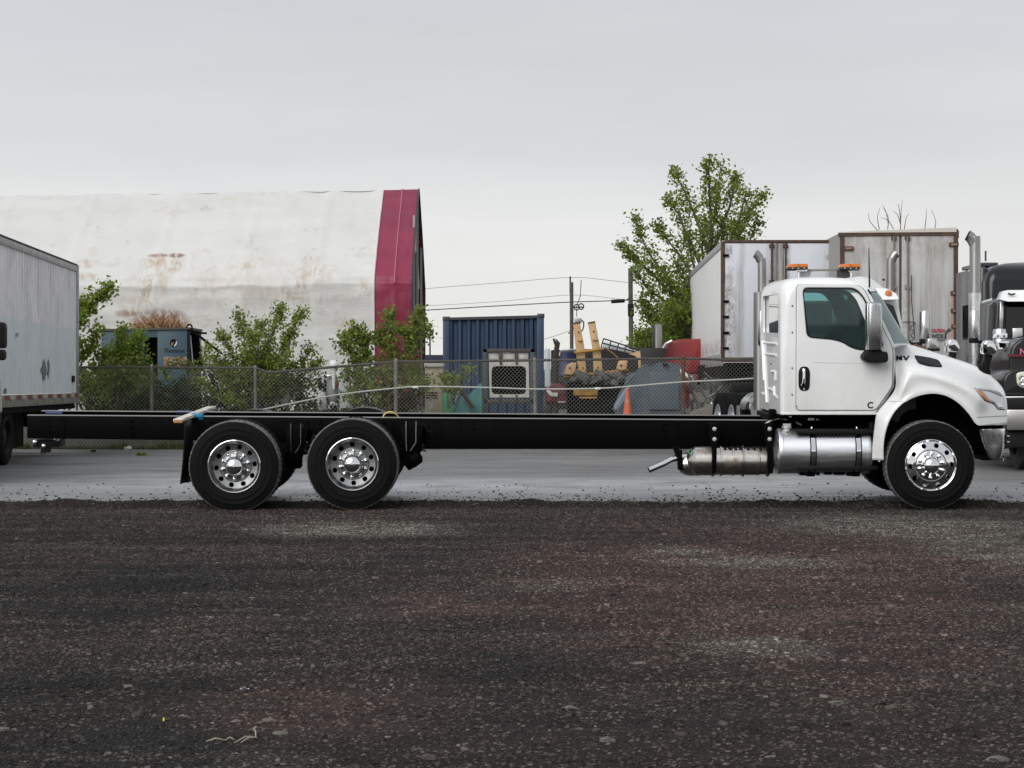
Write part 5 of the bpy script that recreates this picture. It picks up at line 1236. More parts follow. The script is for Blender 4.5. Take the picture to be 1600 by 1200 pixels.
for a, b in ((692, 494.5), (840, 490)): part('corner_casting', MB().pbox(a-.5, b, a+10.8, b+7, CY-.01, CY+.17), steelf, ct, bevel=.012)
bx = MB(); xa, xb2 = X_(692.5, CY), X_(849.5, CY); zt_ = Z_(496, CY)
for xx in (xa, xb2-.03): bx.box((xx+.015, CY+3.1, (z_b+zt_)/2), (.03, 5.9, zt_-z_b-.1))
bx.box(((xa+xb2)/2, CY+3.1, zt_-.08), (xb2-xa-.1, 5.9, .03)); part('body', bx, cblue, ct)
# white framed tote in front of it
ity = 51.5
it = thing('caged_tote', P(792, 650, ity), 'white framed black panel unit in a dark rack before the blue container', 'tank')
fr_ = mat('dirty_white_plastic', (.52, .51, .47), .6, col2=(.38, .37, .33), scale=5)
def ringplate(outer, inner, Y, th):
    mb = MB(); n = len(outer)
    for (yy) in (0,):
        mb.add([P(*p, Y) for p in outer]+[P(*p, Y) for p in inner]+[P(*p, Y)+Vector((0, th, 0)) for p in outer]+[P(*p, Y)+Vector((0, th, 0)) for p in inner],
               [(i, (i+1) % n, n+(i+1) % n, n+i) for i in range(n)]+[(2*n+i, 3*n+i, 3*n+(i+1) % n, 2*n+(i+1) % n) for i in range(n)]+[(i, 2*n+i, 2*n+(i+1) % n, (i+1) % n) for i in range(n)]+[(n+i, n+(i+1) % n, 3*n+(i+1) % n, 3*n+i) for i in range(n)])
    return mb
outer = rounded([(764, 563), (826, 563), (827, 621), (765, 621)], 1.5); inner = rounded([(768, 572), (822, 572), (822, 616), (768, 616)], 8)
part('front_frame', ringplate(outer, inner, ity, .1), fr_, it, recalc=True)
part('dark_panel', MB().pbox(766, 570, 824, 618, ity+.06, ity+.12), blackf, it)
for a, b in ((763, 780), (784.5, 805), (809, 826)): part('tank_lobe', MB().pbox(a, 551.5, b, 563, ity+.02, ity+.6), fr_, it, bevel=.03)
part('filler_cap', MB().pbox(784, 549, 797, 552, ity+.1, ity+.3), bolt, it)
for p in ((755, 545, 836, 550.5), (755, 545, 761, 690), (829, 545, 836, 690), (780.5, 551, 784, 570), (805.5, 551, 808.5, 570), (780.5, 617, 784, 628), (805.5, 617, 808.5, 628), (755, 624, 836, 630)):
    part('rack_bar', MB().pbox(*p, ity-.04, ity+.04), darkrail, it, bevel=.006)
# beige cabinet
bc_ = thing('vented_cabinet', P(680, 650, 50.5), 'beige metal cabinet with louvre slots beside the blue container', 'cabinet')
bg_ = mat('beige_metal', (.36, .32, .22), .6, col2=(.27, .24, .16), scale=4)
part('body', MB().pbox(664, 574, 692.5, 655, 50.5, 51.2), bg_, bc_, bevel=.01)
part('lid', MB().pbox(663, 567.5, 693, 573.5, 50.45, 51.25), mat('pale_lid', (.42, .41, .36), .6), bc_, bevel=.008)
for k in range(6):
    part('louvre', MB().pbox(664.5+(0), 585+k*4.2, 672, 586.8+k*4.2, 50.49, 50.5), blackf, bc_)
for k in range(3): part('louvre', MB().pbox(665, 613+k*4, 684, 614.6+k*4, 50.49, 50.5), blackf, bc_)
part('grey_repair', MB().pbox(671, 622, 677, 640, 50.485, 50.5), frm, bc_)
# dark low building far behind
nb = thing('low_building', P(640, 600, 120), 'distant low dark navy building behind the barn', 'building')
part('wall', MB().pbox(560, 563, 712, 605, 120, 126), mat('pale_cladding', (.35, .35, .36), .7), nb)
part('roof', MB().pbox(556, 554.5, 716, 563, 119.5, 126.5), mat('navy_fascia', (.012, .018, .04), .5), nb)
for k in range(8): part('window', MB().pbox(666+k*5, 566, 669+k*5, 569, 119.95, 120), blackf, nb)
# crumpled turquoise tarpaulin with junk
tq = mat('turquoise_tarp', (.035, .20, .19), .6, col2=(.012, .09, .09), scale=3, bump=.03, bscale=6)
def lump(name, pts_px, Y, depth, m, label, cat, seed=1, amp=.1, rows_=7):
    """crumpled sheet heap: outline given along its top, going down to the ground"""
    rs = random.Random(seed); top_ = catmull([tuple(P(*p, Y)) for p in pts_px], 4); rows = []
    zb_ = min(p[2] for p in top_)
    for j in range(rows_+1):
        t = j/rows_; row = []
        for q in top_:
            z = q[2]*(1)-(q[2]-max(.3, zb_-.0))*0; f = math.sin(pi*t)
            yy = q[1]+(t-.5)*depth; zz_ = .5+(q[2]-.5)*max(0, f)**.45
            nn = noise.noise(Vector((q[0]*2.2+seed, yy*2.2, zz_*2.2)))*amp
            row.append(Vector((q[0]+nn*.5*f, yy+nn, zz_+nn*.5*f)))
        rows.append(row)
    return single(name, MB().grid(rows), m, label, cat, recalc=True, ang=30)
lump('tarpaulin', [(703, 640), (712, 634), (722, 618), (731, 618), (742, 608), (753, 600), (755, 640)], 50.2, .9, tq, 'crumpled turquoise tarpaulin heap behind the fence left of the caged tote', 'tarpaulin', 3, .16, 14)
lump('tarpaulin', [(708, 655), (716, 646), (732, 644), (740, 652)], 49.5, .6, tq, 'small turquoise plastic scrap on the ground below the larger tarpaulin heap', 'tarpaulin', 5, .10, 10)
lump('green_sheet', [(692, 622), (696, 612), (704, 611), (709, 620)], 50, .4, mat('green_plastic', (.04, .25, .10), .5), 'bright green plastic sheet between the beige cabinet and turquoise tarpaulin', 'sheet', 8, .12, 8)
junk = MB(); rs = random.Random(2)
for i in range(9):
    a = P(rs.uniform(700, 725), rs.uniform(618, 645), 50); junk.tube([a, a+Vector((rs.uniform(-.25, .25), 0, rs.uniform(-.1, .3)))], .025, 6)
single('scrap_pile', junk, bolt, 'tangle of pale scrap tubing left of the turquoise tarpaulin', 'scrap')
single('plank', MB().tube([P(716, 603, 49.8), P(738, 636, 49.8)], .05, 4), rusty, 'brown rusty bar leaning in front of the turquoise tarpaulin', 'bar')
# tall pale locker, charred post
single('grey_locker', MB().pprism([(851, 546), (854, 544), (860, 545.5), (860.5, 604), (851.5, 605)], 50, 50.4), mat('pale_blue_grey', (.40, .44, .47), .5, streak=(6, .5, .7, (.25, .27, .28))), 'narrow pale grey metal column right of the blue container', 'column', bevel=.02)
single('charred_post', MB().tube([P(868, 700, 51), P(868, 560, 51), P(870, 540, 51), P(864.5, 529, 51)], [.07, .075, .055, .02], 7).tube([P(870, 550, 51), P(873, 536, 51), P(868, 529, 51)], [.05, .04, .01], 6), mat('charred', (.03, .028, .025), .9, bump=.02), 'dark splintered post standing right of the blue container', 'post')

# ================================================================== RAMP TRAILER
beige = mat('beige_ramp_paint', (.52, .34, .17), .6, col2=(.40, .25, .11), scale=4, streak=(5, .56, .75, (.22, .12, .05)))
ochre = mat('ochre_paint', (.42, .22, .03), .6, col2=(.22, .11, .02), scale=5)
rt_ = thing('ramp_trailer', P(930, 660, 51), 'beige equipment trailer with two upright loading ramps behind the fence', 'trailer')
RY = 50.6
for pts in ([(895.5, 505), (906, 503.5), (913.5, 545), (916.5, 588), (904, 589), (900, 545)], [(919, 504), (930, 502.5), (938, 545), (942.5, 588), (928, 589), (926, 545)]):
    rmp = part('loading_ramp', MB().pprism(pts, RY, RY+.14), beige, rt_, bevel=.01)
    x0_, y0_ = pts[0]; part('ramp_lip', MB().prism([P(x0_, y0_-.5, RY-.01), P(x0_+10.8, y0_-2.4, RY-.01), P(x0_+11, y0_, RY-.01), P(x0_, y0_+1.6, RY-.01)], (0, .16, 0)), rusty, rmp)
    part('ramp_step', MB().pbox(x0_+7, y0_+25.5, x0_+16, y0_+27.5, RY-.05, RY), beige, rmp)
    for q in (14, 70): part('pin', MB().lathe([(.001, -.012), (.02, -.012), (.02, 0)], P(x0_+7+q*.12, y0_+q, RY), 'Y', 8), rusty, rmp)
part('cross_bar', MB().tube([P(897, 551.5, RY-.08), P(944, 545, RY-.08)], .03, 8), ochre, rt_)
for pts in ([(881, 585), (886, 570), (893, 566.5), (901, 566.5), (899, 580), (895, 586)], [(964, 577), (967, 565), (971, 562), (981, 563), (979, 577), (972, 579)]):
    fd = part('fender', MB().pprism(pts, RY-.1, RY+.5), beige, rt_, bevel=.02)
    cx_ = sum(p[0] for p in pts)/6-3; part('lamp_hole', MB().lathe([(.001, -.014), (.028, -.014), (.03, 0)], P(cx_+1, 575 if pts[0][0] < 900 else 571, RY-.1), 'Y', 10), steelf, fd)
part('deck', MB().pprism([(876, 589), (980, 578), (982, 583), (980, 592), (884, 602), (876, 596)], RY+.1, RY+3.5), mat('deck_planks_dark', (.05, .045, .04), .9, col2=(.09, .08, .06), scale=6), rt_)
part('rear_sill', MB().prism([P(881, 586, RY), P(982, 576, RY), P(982, 580, RY), P(881, 590, RY)], (0, .1, 0)), ochre, rt_)
part('underframe', MB().pbox(886, 598, 985, 655, RY+.06, RY+.1), blackf, rt_)
part('tow_frame', MB().pbox(896, 607, 934, 618, RY-.02, RY+.5), ochre, rt_, bevel=.01)
part('step_bar', MB().pbox(905, 620, 933, 622.5, RY-.1, RY), ochre, rt_)
for (a, b) in ((888, 615), (972, 603)): side_wheel("wheel", (X_(a, 52), 52.2, .6+.38), .38, .22, rt_, -1)
part('crank_post', MB().pprism([(898, 577), (912, 577), (915, 588), (900, 589)], RY-.06, RY-.02), ochre, rt_)
part('ladder_hook', MB().tube([P(948, 545, RY), P(958, 552, RY), P(966, 560, RY)], .015, 6), ochre, rt_)
part('boom_bracket', MB().pprism([(982, 553), (1000, 548), (1001, 556), (1001, 575), (998, 575), (997, 560), (992, 556)], RY, RY+.1), beige, rt_)
junk = MB(); rs = random.Random(4)
for i in range(40): junk.box(P(rs.uniform(893, 985), rs.uniform(583, 598), 50.4+rs.random()*.6), (rs.uniform(.1, .35), .2, rs.uniform(.05, .14)), Matrix.Rotation(rs.uniform(-.5, .5), 3, 'Y'))
o = single('scrap_load', junk, mat('grey_scrap', (.10, .10, .095), .8, col2=(.04, .04, .04), scale=8), 'jumble of dark scrap metal piled across the ramp trailer deck', 'scrap', bevel=.01)
# tilted wire cage and things behind it
cg = thing('wire_cage', P(968, 560, 53), 'empty white wire cage tank lying tilted behind the ramps', 'cage')
c_pts = {'tl': (942, 529), 'tr': (1002, 548), 'bl': (939, 543), 'br': (1000, 556)}
def lerp2(a, b, t): return (a[0]+(b[0]-a[0])*t, a[1]+(b[1]-a[1])*t)
for Yc in (53, 54):
    for k in range(6): part('cage_bar', MB().tube([P(*lerp2((943, 529), (1002, 548), k/5), Yc), P(*lerp2((939, 543), (1000, 556), k/5), Yc)], .018, 6), steelf, cg)
    for t in (0, .5, 1): part('cage_rail', MB().tube([P(*lerp2((943, 529), (939, 543), t), Yc), P(*lerp2((1002, 548), (1000, 556), t), Yc)], .02, 6), steelf, cg)
part('plastic_tank', MB().pprism([(945, 533), (1000, 550), (998, 556), (943, 545)], 53.2, 53.9), mat('pale_plastic', (.55, .57, .60), .4), cg, bevel=.03)
single('tarpaulin', MB().prism([P(x, y, 54.5) for x, y in ((862, 547), (895, 546), (942, 545), (1000, 556), (1002, 640), (862, 640))], (0, 1, 0)), mat('black_sheeting', (.015, .015, .017), .7, bump=.05, scale=1), 'black sheeting wall behind the ramp trailer', 'sheeting')
single('blue_drum', MB().lathe([(.001, 0), (.29, 0), (.3, .02), (.3, .3), (.31, .32), (.3, .34), (.3, .9), (.001, .92)], P(886, 568, 53.5)+Vector((0, 0, -.62)), 'Z', 20), mat('blue_plastic', (.006, .014, .06), .5), 'dark blue drum behind the left loading ramp', 'drum')
single('handrail', MB().tube([P(874, 556, 52), P(876, 548, 52), P(898, 546, 52), P(898, 549, 52)], .025, 6), frm, 'thin pale handrail left of the loading ramps', 'handrail')
# black tool box
single('steel_bin', MB().pbox(1000, 543.5, 1041, 620, 52, 53), mat('black_bin', (.008, .008, .008), .6), 'square black steel bin between the wire cage and red cab', 'bin', bevel=.02)
# red truck behind
rc = thing('red_cab', P(1075, 640, 58), 'red truck cab with tall chrome exhaust half hidden by the white trailer', 'truck')
part('body', MB().pprism(rounded([(1039, 640), (1039, 545), (1045, 535), (1060, 530), (1100, 529), (1100, 582), (1074, 585), (1074, 640)], 5), 58, 60), red, rc, bevel=.12, seg=4)
part('roof_trim', MB().tube([P(1036, 545, 57.9), P(1041, 537, 57.9), P(1050, 532.5, 57.9)], .04, 8), bolt, rc)
part('exhaust_stack', MB().tube([P(1027, 640, 57.5), P(1027, 515, 57.5), P(1026, 507, 57.5)], .125, 16), stackm, rc)
part('hood', MB().pprism([(1062, 575), (1074, 588), (1078, 592), (1078, 640), (1062, 640)], 55, 57.9), red, rc, bevel=.08)
single('strut', MB().tube([P(1061, 579, 51), P(1084, 594, 50.8)], .05, 8), mat('white_tube', (.6, .6, .6), .5), 'white diagonal tube in front of the red cab', 'tube')
junk = MB(); rs = random.Random(14)
for i in range(34):
    a = P(rs.uniform(1078, 1120), rs.uniform(588, 640), 50.3+rs.random()); junk.tube([a, a+Vector((rs.uniform(-.2, .2), 0, rs.uniform(-.35, .35)))], rs.uniform(.015, .05), 6)
single('scrap_pile', junk, mat('steel_scrap', (.16, .16, .16), .6, .4), 'tangled grey scrap below the rear corner of the smooth white trailer', 'scrap')
single('red_machine', MB().pbox(1078, 585, 1092, 597, 51.4, 51.8).pbox(1072, 598, 1084, 615, 51.3, 51.7), red, 'small red machine part glimpsed below the smooth white trailer', 'machine', bevel=.04)
# grey covered boat / machine
gt = mat('grey_blue_cover', (.085, .11, .135), .8, col2=(.055, .072, .09), scale=3, bump=.02, bscale=9)
gb = thing('covered_machine', P(1010, 660, 49.6), 'machine under a grey blue cover behind the rusty fence post', 'machine')
fpts = [(960, 640), (978, 602), (986, 590), (1001, 574.5), (1014, 568), (1058, 568), (1064, 590), (1066, 655), (975, 655)]
cv = MB(); rows = []
for j in range(6):
    t = j/5; row = []
    for (x, y) in catmull([(float(a), float(b)) for a, b in fpts]+[tuple(map(float, fpts[0]))], 3):
        s = 1-.12*t**3; row.append(P(1012+(x-1012)*s, 655+(y-655)*s, 49.4)+Vector((.10*noise.noise(Vector((x*.11, y*.11, t*2))), t*1.8+.16*noise.noise(Vector((x*.12, y*.12, 3+t))), 0)))
    rows.append(row)
cv.grid(rows); m0 = len(rows[0]); cv.f.append(tuple(range(m0-1)))
part('cover', cv, gt, gb, ang=25)
part('top_notch', MB().pbox(1036, 567.5, 1043, 571, 49.3, 49.6), blackf, gb)
part('side_panel', MB().pprism([(1014, 582), (1060, 582), (1062, 640), (1014, 640)], 49.36, 49.4), mat('cover_panel', (.065, .085, .105), .8), gb, bevel=.01)
part('tow_flap', MB().pprism(rounded([(976, 608), (986, 600), (978, 622), (966, 640), (960, 640), (959, 634)], 3), 49.0, 49.1), mat('pale_flap', (.18, .23, .29), .6), gb, bevel=.02)
# traffic cone
cn = thing('traffic_cone', P(980, 657, 48.6), 'faded orange traffic cone behind the fence beside the covered machine', 'traffic cone')
co_ = mat('faded_orange', (.55, .10, .03), .6, col2=(.42, .08, .03), scale=6)
cp = P(980.5, 656, 48.6)
part('cone', MB().lathe([(.135, .03), (.11, .10), (.105, .11), (.03, .70), (.022, .71), (.001, .71)], cp, 'Z', 20), co_, cn)
part('base', MB().box(cp+Vector((0, 0, .015)), (.36, .36, .03)), co_, cn, bevel=.008)
part('reflective_collar', MB().lathe([(.072, .38), (.052, .52)], cp, 'Z', 20), mat('cone_collar', (.5, .16, .08), .5), cn)
# maroon car nose
mc = thing('parked_car', P(830, 655, 52), 'maroon car nose with headlight glimpsed through the fence', 'car')
mp_ = mat('maroon_car_paint', (.10, .012, .02), .3, coat=.6)
part('body', MB().pprism(rounded([(852, 606), (858, 599), (875, 598), (960, 604), (960, 625), (940, 632), (853, 630)], 4), 50.9, 52.6), mp_, mc, bevel=.06, seg=3)
part('headlight', MB().pprism(rounded([(853, 611), (858, 609), (864, 614), (872, 613), (871, 620), (860, 619)], 2), 50.85, 50.9), chrome, mc)
part('tail_lamp', MB().pbox(880, 600, 884, 612, 50.86, 50.9), rr_, mc, bevel=.01)
side_wheel("wheel", (X_(862, 51.2), 51.3, .6+.30), .30, .2, mc, 1)
part('bumper_strip', MB().pbox(872, 627, 884, 629, 50.8, 50.9), fr_, mc)
# odds and ends seen through the left fence
gl = single('globe_lamp', MB().lathe([(.001, .16), (.06, .15), (.10, .11), (.115, .05), (.10, -.02), (.06, -.07), (.05, -.10), (.03, -.5)], P(521.5, 573.5, 49.5), 'Z', 20), mat('milk_white', (.75, .75, .75), .4), 'white globe poking above the fence rail near the sapling', 'lamp')
single('grey_cabinet', MB().pprism([(531, 577), (545, 575.5), (545, 612), (552, 612), (552, 637), (531, 638)], 49.3, 49.6), mat('pale_grey_box', (.40, .42, .43), .6), 'pale grey stepped cabinet behind the fence below the white globe', 'cabinet', bevel=.01)
gb_ = thing('gas_bottle', P(520, 640, 49.8), 'white capped gas bottle with red band behind the fence', 'gas bottle')
part('bottle', MB().lathe([(.10, -.6), (.13, -.55), (.13, -.08), (.10, .02), (.04, .06), (.001, .07)], P(519, 587, 49.8), 'Z', 18), mat('bottle_grey', (.30, .33, .32), .5), gb_)
part('red_valve', MB().pbox(521, 596, 529, 607, 49.6, 49.7), rr_, gb_, bevel=.02)
part('white_handle', MB().tube([P(511, 588, 49.6), P(519, 586, 49.6), P(526, 590, 49.6)], .03, 6), bolt, gb_)
single('chimney_pipe', MB().pbox(566, 553, 575, 562, 52, 52.2).pbox(563, 550, 577, 553, 51.9, 52.3), rusty, 'brown capped flue between the two saplings', 'flue')
single('orange_crate', MB().pbox(415, 592, 430, 606, 49.6, 50), mat('dull_red_plastic', (.30, .07, .05), .6), 'dull red crate behind the fence beside the grey post', 'crate', bevel=.01)
single('grey_cover', MB().pprism([(432, 590), (450, 592), (452, 622), (447, 640), (432, 620)], 49.6, 50), frm, 'pale grey sheet of scrap behind the fence under the big bush', 'sheet', bevel=.02)
single('yellow_can', MB().pbox(469, 561, 476, 575, 50, 50.2), mat('mustard', (.40, .25, .05), .6), 'mustard coloured can just above the fence rail', 'can', bevel=.02)
single('grey_can', MB().pbox(485, 561, 490, 576, 50, 50.2), frm, 'narrow grey can just above the fence rail', 'can', bevel=.02)
single('grey_cover', MB().pprism([(494, 617), (508, 612), (512, 640), (498, 642)], 49.4, 49.7), frm, 'pale crumpled sheet behind the rope at the gas bottle', 'sheet', bevel=.02)
single('concrete_kerb', MB().box((5, 47.5, .25), (9, .2, .12)), mat('kerb_concrete', (.12, .115, .10), .9), 'low concrete kerb along the foot of the fence at the right', 'kerb', bevel=.02)
single('boulder', stone_mb(P(1107, 650, 47.9), (.42, .3, .26)), mat('boulder_stone', (.14, .125, .105), .9, bump=.02), 'rounded grey brown boulder at the foot of the fence', 'boulder', ang=60)

# ================================================================== TRAILERS AT RIGHT
twhite = mat('white_trailer_side', (.84, .84, .83), .4, col2=(.79, .79, .78), scale=.8)
stain(twhite, [(5.0, 2.15, .6, .42, .95)], (.16, .12, .06), 5, .46, .6)
doorw = mat('trailer_door_white', (.56, .58, .62), .7, col2=(.52, .54, .59), scale=1.2, streak=(3.2, .52, .72, (.30, .29, .30)))
stain(doorw, [(X_(1137, 49.6), 3.0, .22, 1.9, .9), (X_(1207, 49.6), 3.6, .12, 1.4, .8), (X_(1228, 49.6), 3.6, .12, 1.4, .8), (X_(1298, 49.6), 4.3, .2, .6, .9)], (.16, .10, .07), 5, .44, .6)
doord = mat('dirty_trailer_door', (.44, .44, .44), .8, col2=(.40, .40, .395), scale=.8, streak=(2.6, .44, .66, (.22, .20, .17)))
stain(doord, [(X_(p, 47.7), 4.55, .5, .5, .5) for p in (1330, 1360, 1390, 1410, 1440, 1475)]+[(X_(1396, 47.7), 3.2, .18, 1.8, .5), (X_(1417, 47.7), 3.2, .18, 1.8, .5), (X_(1487, 47.6), 2.8, .14, 1.2, .7)], (.19, .14, .10), 4, .42, .62)
rustf = mat('rusty_frame', (.095, .045, .025), .8, col2=(.035, .025, .022), scale=7, bump=.004)
alrail = mat('trailer_alu_rail', (.45, .45, .46), .5, .4, col2=(.30, .29, .28), scale=5)
ta = thing('semi_trailer', (6.1, 57, .6), 'smooth white semi trailer with rear corner by the tall cottonwood tree', 'trailer')
AY = 49.6; ax0, ax1 = X_(1128, AY), X_(1306, AY); azt = Z_(377, AY); azb = Z_(557, AY)
Lp = [Vector((ax0, AY, 0)), Vector((X_(1073, 65.4), 65.4, 0))]
def sidequad(z0, z1, out, th, y0=0, y1=1):
    a, b = Lp[0].lerp(Lp[1], y0), Lp[0].lerp(Lp[1], y1)
    return MB().prism([(a.x-out, a.y, z0), (b.x-out, b.y, z0), (b.x-out, b.y, z1), (a.x-out, a.y, z1)], (th, 0, 0))
zb_ = Z_(571.5, AY)
part('side_wall', sidequad(zb_+.28, azt-.16, .0, .04), twhite, ta)
part('top_rail', sidequad(azt-.16, azt, .02, .07), alrail, ta, bevel=.01)
part('bottom_rail', sidequad(zb_, zb_+.28, .02, .05), alrail, ta, bevel=.01)
part('roof', MB().prism([(ax0, AY, azt+.02), (Lp[1].x, 65.4, azt+.02), (Lp[1].x+2.6, 65.4, azt+.02), (ax1, AY, azt+.02)], (0, 0, -.03)), alrail, ta)
part('far_side_wall', MB().prism([(ax1, AY, zb_), (Lp[1].x+2.6, 65.4, zb_), (Lp[1].x+2.6, 65.4, azt), (ax1, AY, azt)], (-.04, 0, 0)), twhite, ta)
part('rear_post', MB().pbox(1127, 377, 1132.5, 566, AY-.03, AY+.12), rustf, ta, bevel=.01)
part('rear_post', MB().pbox(1302, 377, 1307, 566, AY-.03, AY+.12), rustf, ta, bevel=.01)
part('rear_header', MB().pbox(1132.5, 374.8, 1302, 379.5, AY-.03, AY+.12), rustf, ta, bevel=.01)
part('rear_sill', MB().pbox(1132.5, 558, 1302, 566, AY-.03, AY+.12), rustf, ta, bevel=.01)
for a, b in ((1132.8, 1215), (1216, 1301.8)): part('door', MB().pbox(a, 380, b, 557.5, AY-.01, AY+.03), doorw, ta, bevel=.008)
for px in (1206, 1227.5):
    lr_ = part('lock_rod', MB().tube([P(px, 378, AY-.05), P(px, 560, AY-.05)], .022, 8), rustf, ta)
    for py in (384, 440, 500): part('rod_keeper', MB().pbox(px-4, py-2.5, px+4, py+3, AY-.06, AY-.01), rustf, lr_, bevel=.006)
part('door_strip', MB().pbox(1208.5, 380, 1225, 557, AY-.016, AY-.011), mat('door_overlap', (.33, .33, .34), .5, streak=(9, .45, .6, (.14, .12, .10))), ta)
for py in (399, 471, 495, 520, 544):
    part('hinge', MB().pbox(1130, py-1.8, 1139, py+1.8, AY-.06, AY-.02), blackf, ta, bevel=.008)
for a, b, c_, d_ in ((1134, 383, 1144, 397), (1134.5, 455, 1142, 466), (1134, 486, 1146, 505), (1136, 522, 1142, 540), (1134, 547, 1144, 557)):
    part('scuffed_patch', MB().pbox(a, b, c_, d_, AY-.0135, AY-.0105), mat('scuff_%d' % b, (.30, .31, .32), .8, col2=(.5, .52, .55), scale=18, contrast=(.45, .55)), ta)
part('underframe', MB().box(((ax0+ax1)/2, 56, zb_-.12), (1.2, 14, .25)), blackf, ta)
for yy in (52.0, 53.3):
    for xx, fc in ((ax0+.1, -1), (ax1-.1, 1)): side_wheel("wheel", (xx, yy, .6+.51), .51, .28, ta, fc)
part('rear_guard', MB().pbox(1140, 600, 1296, 606, AY, AY+.1), rustf, ta)
part('underbody', MB().pbox(1135, 566.5, 1300, 590, AY+.6, AY+15), blackf, ta)
part('suspension', MB().pbox(1150, 588, 1290, 615, AY+2, AY+4.5), blackf, ta)

tb_ = thing('semi_trailer', (9.2, 52, .6), 'grimy white semi trailer with rusty hinges and caution wide turns sign', 'trailer')
BY = 47.9; bx0, bx1 = X_(1313, BY), X_(1497, BY-.4)
def bp(px, py, off=0):
    """a point of the slightly turned rear face"""
    t = (px-1313)/184; Y = BY-.4*t+off; return P(px, py, Y-off)+Vector((0, off, 0))
def bquad(x0, y0, x1, y1, off, th, sk=0): return MB().prism([bp(x0, y0, off), bp(x1, y0+sk, off), bp(x1, y1+sk*.2, off), bp(x0, y1, off)], (0, th, 0))
part('door', bquad(1319, 368, 1405, 606, 0, .05, -3.8), doord, tb_, bevel=.006)
part('door', bquad(1409, 364.5, 1490, 606, 0, .05, -3.4), doord, tb_, bevel=.006)
part('rear_post', bquad(1313, 365, 1319, 606, -.02, .14), rustf, tb_)
part('rear_post', bquad(1490, 358, 1497, 606, -.02, .14), rustf, tb_)
part('rear_header', bquad(1311, 364, 1494, 369, -.03, .16, -7), rustf, tb_)
part('roof_edge', bquad(1311, 362.6, 1494, 364, -.04, .16, -7), mat('pale_edge', (.5, .48, .42), .7), tb_)
part('header_corner', MB().prism([bp(1490, 356.5, -.03), bp(1498, 361, -.03), bp(1498, 372, -.03), bp(1490, 366, -.03)], (0, .16, 0)), rustf, tb_)
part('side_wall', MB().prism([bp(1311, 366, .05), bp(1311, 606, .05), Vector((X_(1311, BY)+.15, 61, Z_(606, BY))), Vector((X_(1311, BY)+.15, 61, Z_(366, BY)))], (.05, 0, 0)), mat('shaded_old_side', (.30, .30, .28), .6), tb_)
part('right_side_wall', MB().prism([bp(1497, 360, .05), bp(1497, 606, .05), Vector((bx1+.15, 60, Z_(606, BY))), Vector((bx1+.15, 60, Z_(360, BY)))], (-.05, 0, 0)), doord, tb_)
part('roof', MB().prism([bp(1311, 364.5, .05), bp(1497, 358.5, .05), Vector((bx1+.15, 60, Z_(360, BY))), Vector((X_(1311, BY)+.15, 60, Z_(366, BY)))], (0, 0, -.04)), alrail, tb_)
rodm = mat('weathered_rod', (.22, .20, .18), .6, .4)
for px in (1396, 1417):
    lr_ = part('lock_rod', MB().tube([bp(px, 370, -.05), bp(px+2, 606, -.05)], .020, 8), rodm, tb_)
    for py in (372, 448, 545): part('rod_keeper', bquad(px-3.5, py-2.5, px+4, py+3, -.06, .05), rustf if py < 400 else rodm, lr_)
for px in (1385, 1418):
    pass
part('door_gap', bquad(1405.4, 367, 1408.6, 606, .02, .02), steelf, tb_)
for (a, b) in ((1318, 388), (1482.5, 382), (1485, 458), (1485.5, 485.5), (1486, 510), (1486, 535)):
    w2 = 15 if b < 400 else 9
    h_ = part('hinge', bquad(a, b-3, a+w2, b+3.2, -.045, .04), rustf, tb_); part('hinge_plate', bquad(a+3, b-1.2, a+w2-3, b+1.4, -.052, .01), mat('hinge_tan_%d' % (a+b), (.30, .17, .10), .8), h_)
part('hinge_strip', bquad(1486.5, 458, 1489.8, 540, -.01, .012), mat('rust_pink', (.36, .22, .16), .8), tb_)
text('warning_text', 'CAUTION', bp(1465.5, 517, -.012), .115, mat('sign_red', (.35, .02, .03), .6), tb_, width=.29, bold=.004, yaw=-.15)
text('warning_text', 'WIDE', bp(1464.5, 525.5, -.012), .125, mat('sign_black', (.03, .035, .035), .6), tb_, width=.27, bold=.004, yaw=-.15)
text('warning_text', 'TURNS', bp(1470, 531.5, -.012), .07, MATS['sign_black'], tb_, width=.17, yaw=-.15)
part('turn_arrow', MB().tube([bp(1476.5, 529, -.012), bp(1477, 522, -.012), bp(1479, 517, -.012), bp(1483, 515.6, -.012)], .022, 6), MATS['sign_black'], tb_)
part('arrow_head', MB().prism([bp(1481.5, 512, -.02), bp(1486.5, 515.5, -.02), bp(1481.5, 519, -.02)], (0, .015, 0)), MATS['sign_black'], tb_)
for yy in (51, 52.3): side_wheel('wheel', (bx0+.1, yy, 1.1), .5, .28, tb_, -1); side_wheel("wheel", (bx1-.1, yy, 1.1), .5, .28, tb_, 1)
part('sill', bquad(1313, 600, 1497, 609, -.02, .14), rustf, tb_)
ch = MB(); rs = random.Random(6)
p = [bp(1423, 430, -.1), bp(1423, 470, -.1), bp(1426, 505, -.1), bp(1428, 530, -.1)]; ch.tube(p, .012, 5)
ch.tube(catmull([tuple(bp(1409+a, 504+b, -.1)) for a, b in ((0, 0), (10, -1), (18, 0), (20, 2), (16, 4), (12, 10), (18, 14), (13, 20), (17, 26), (12, 29), (8, 27))], 4), .012, 5)
part('door_cable', ch, steelf, tb_)

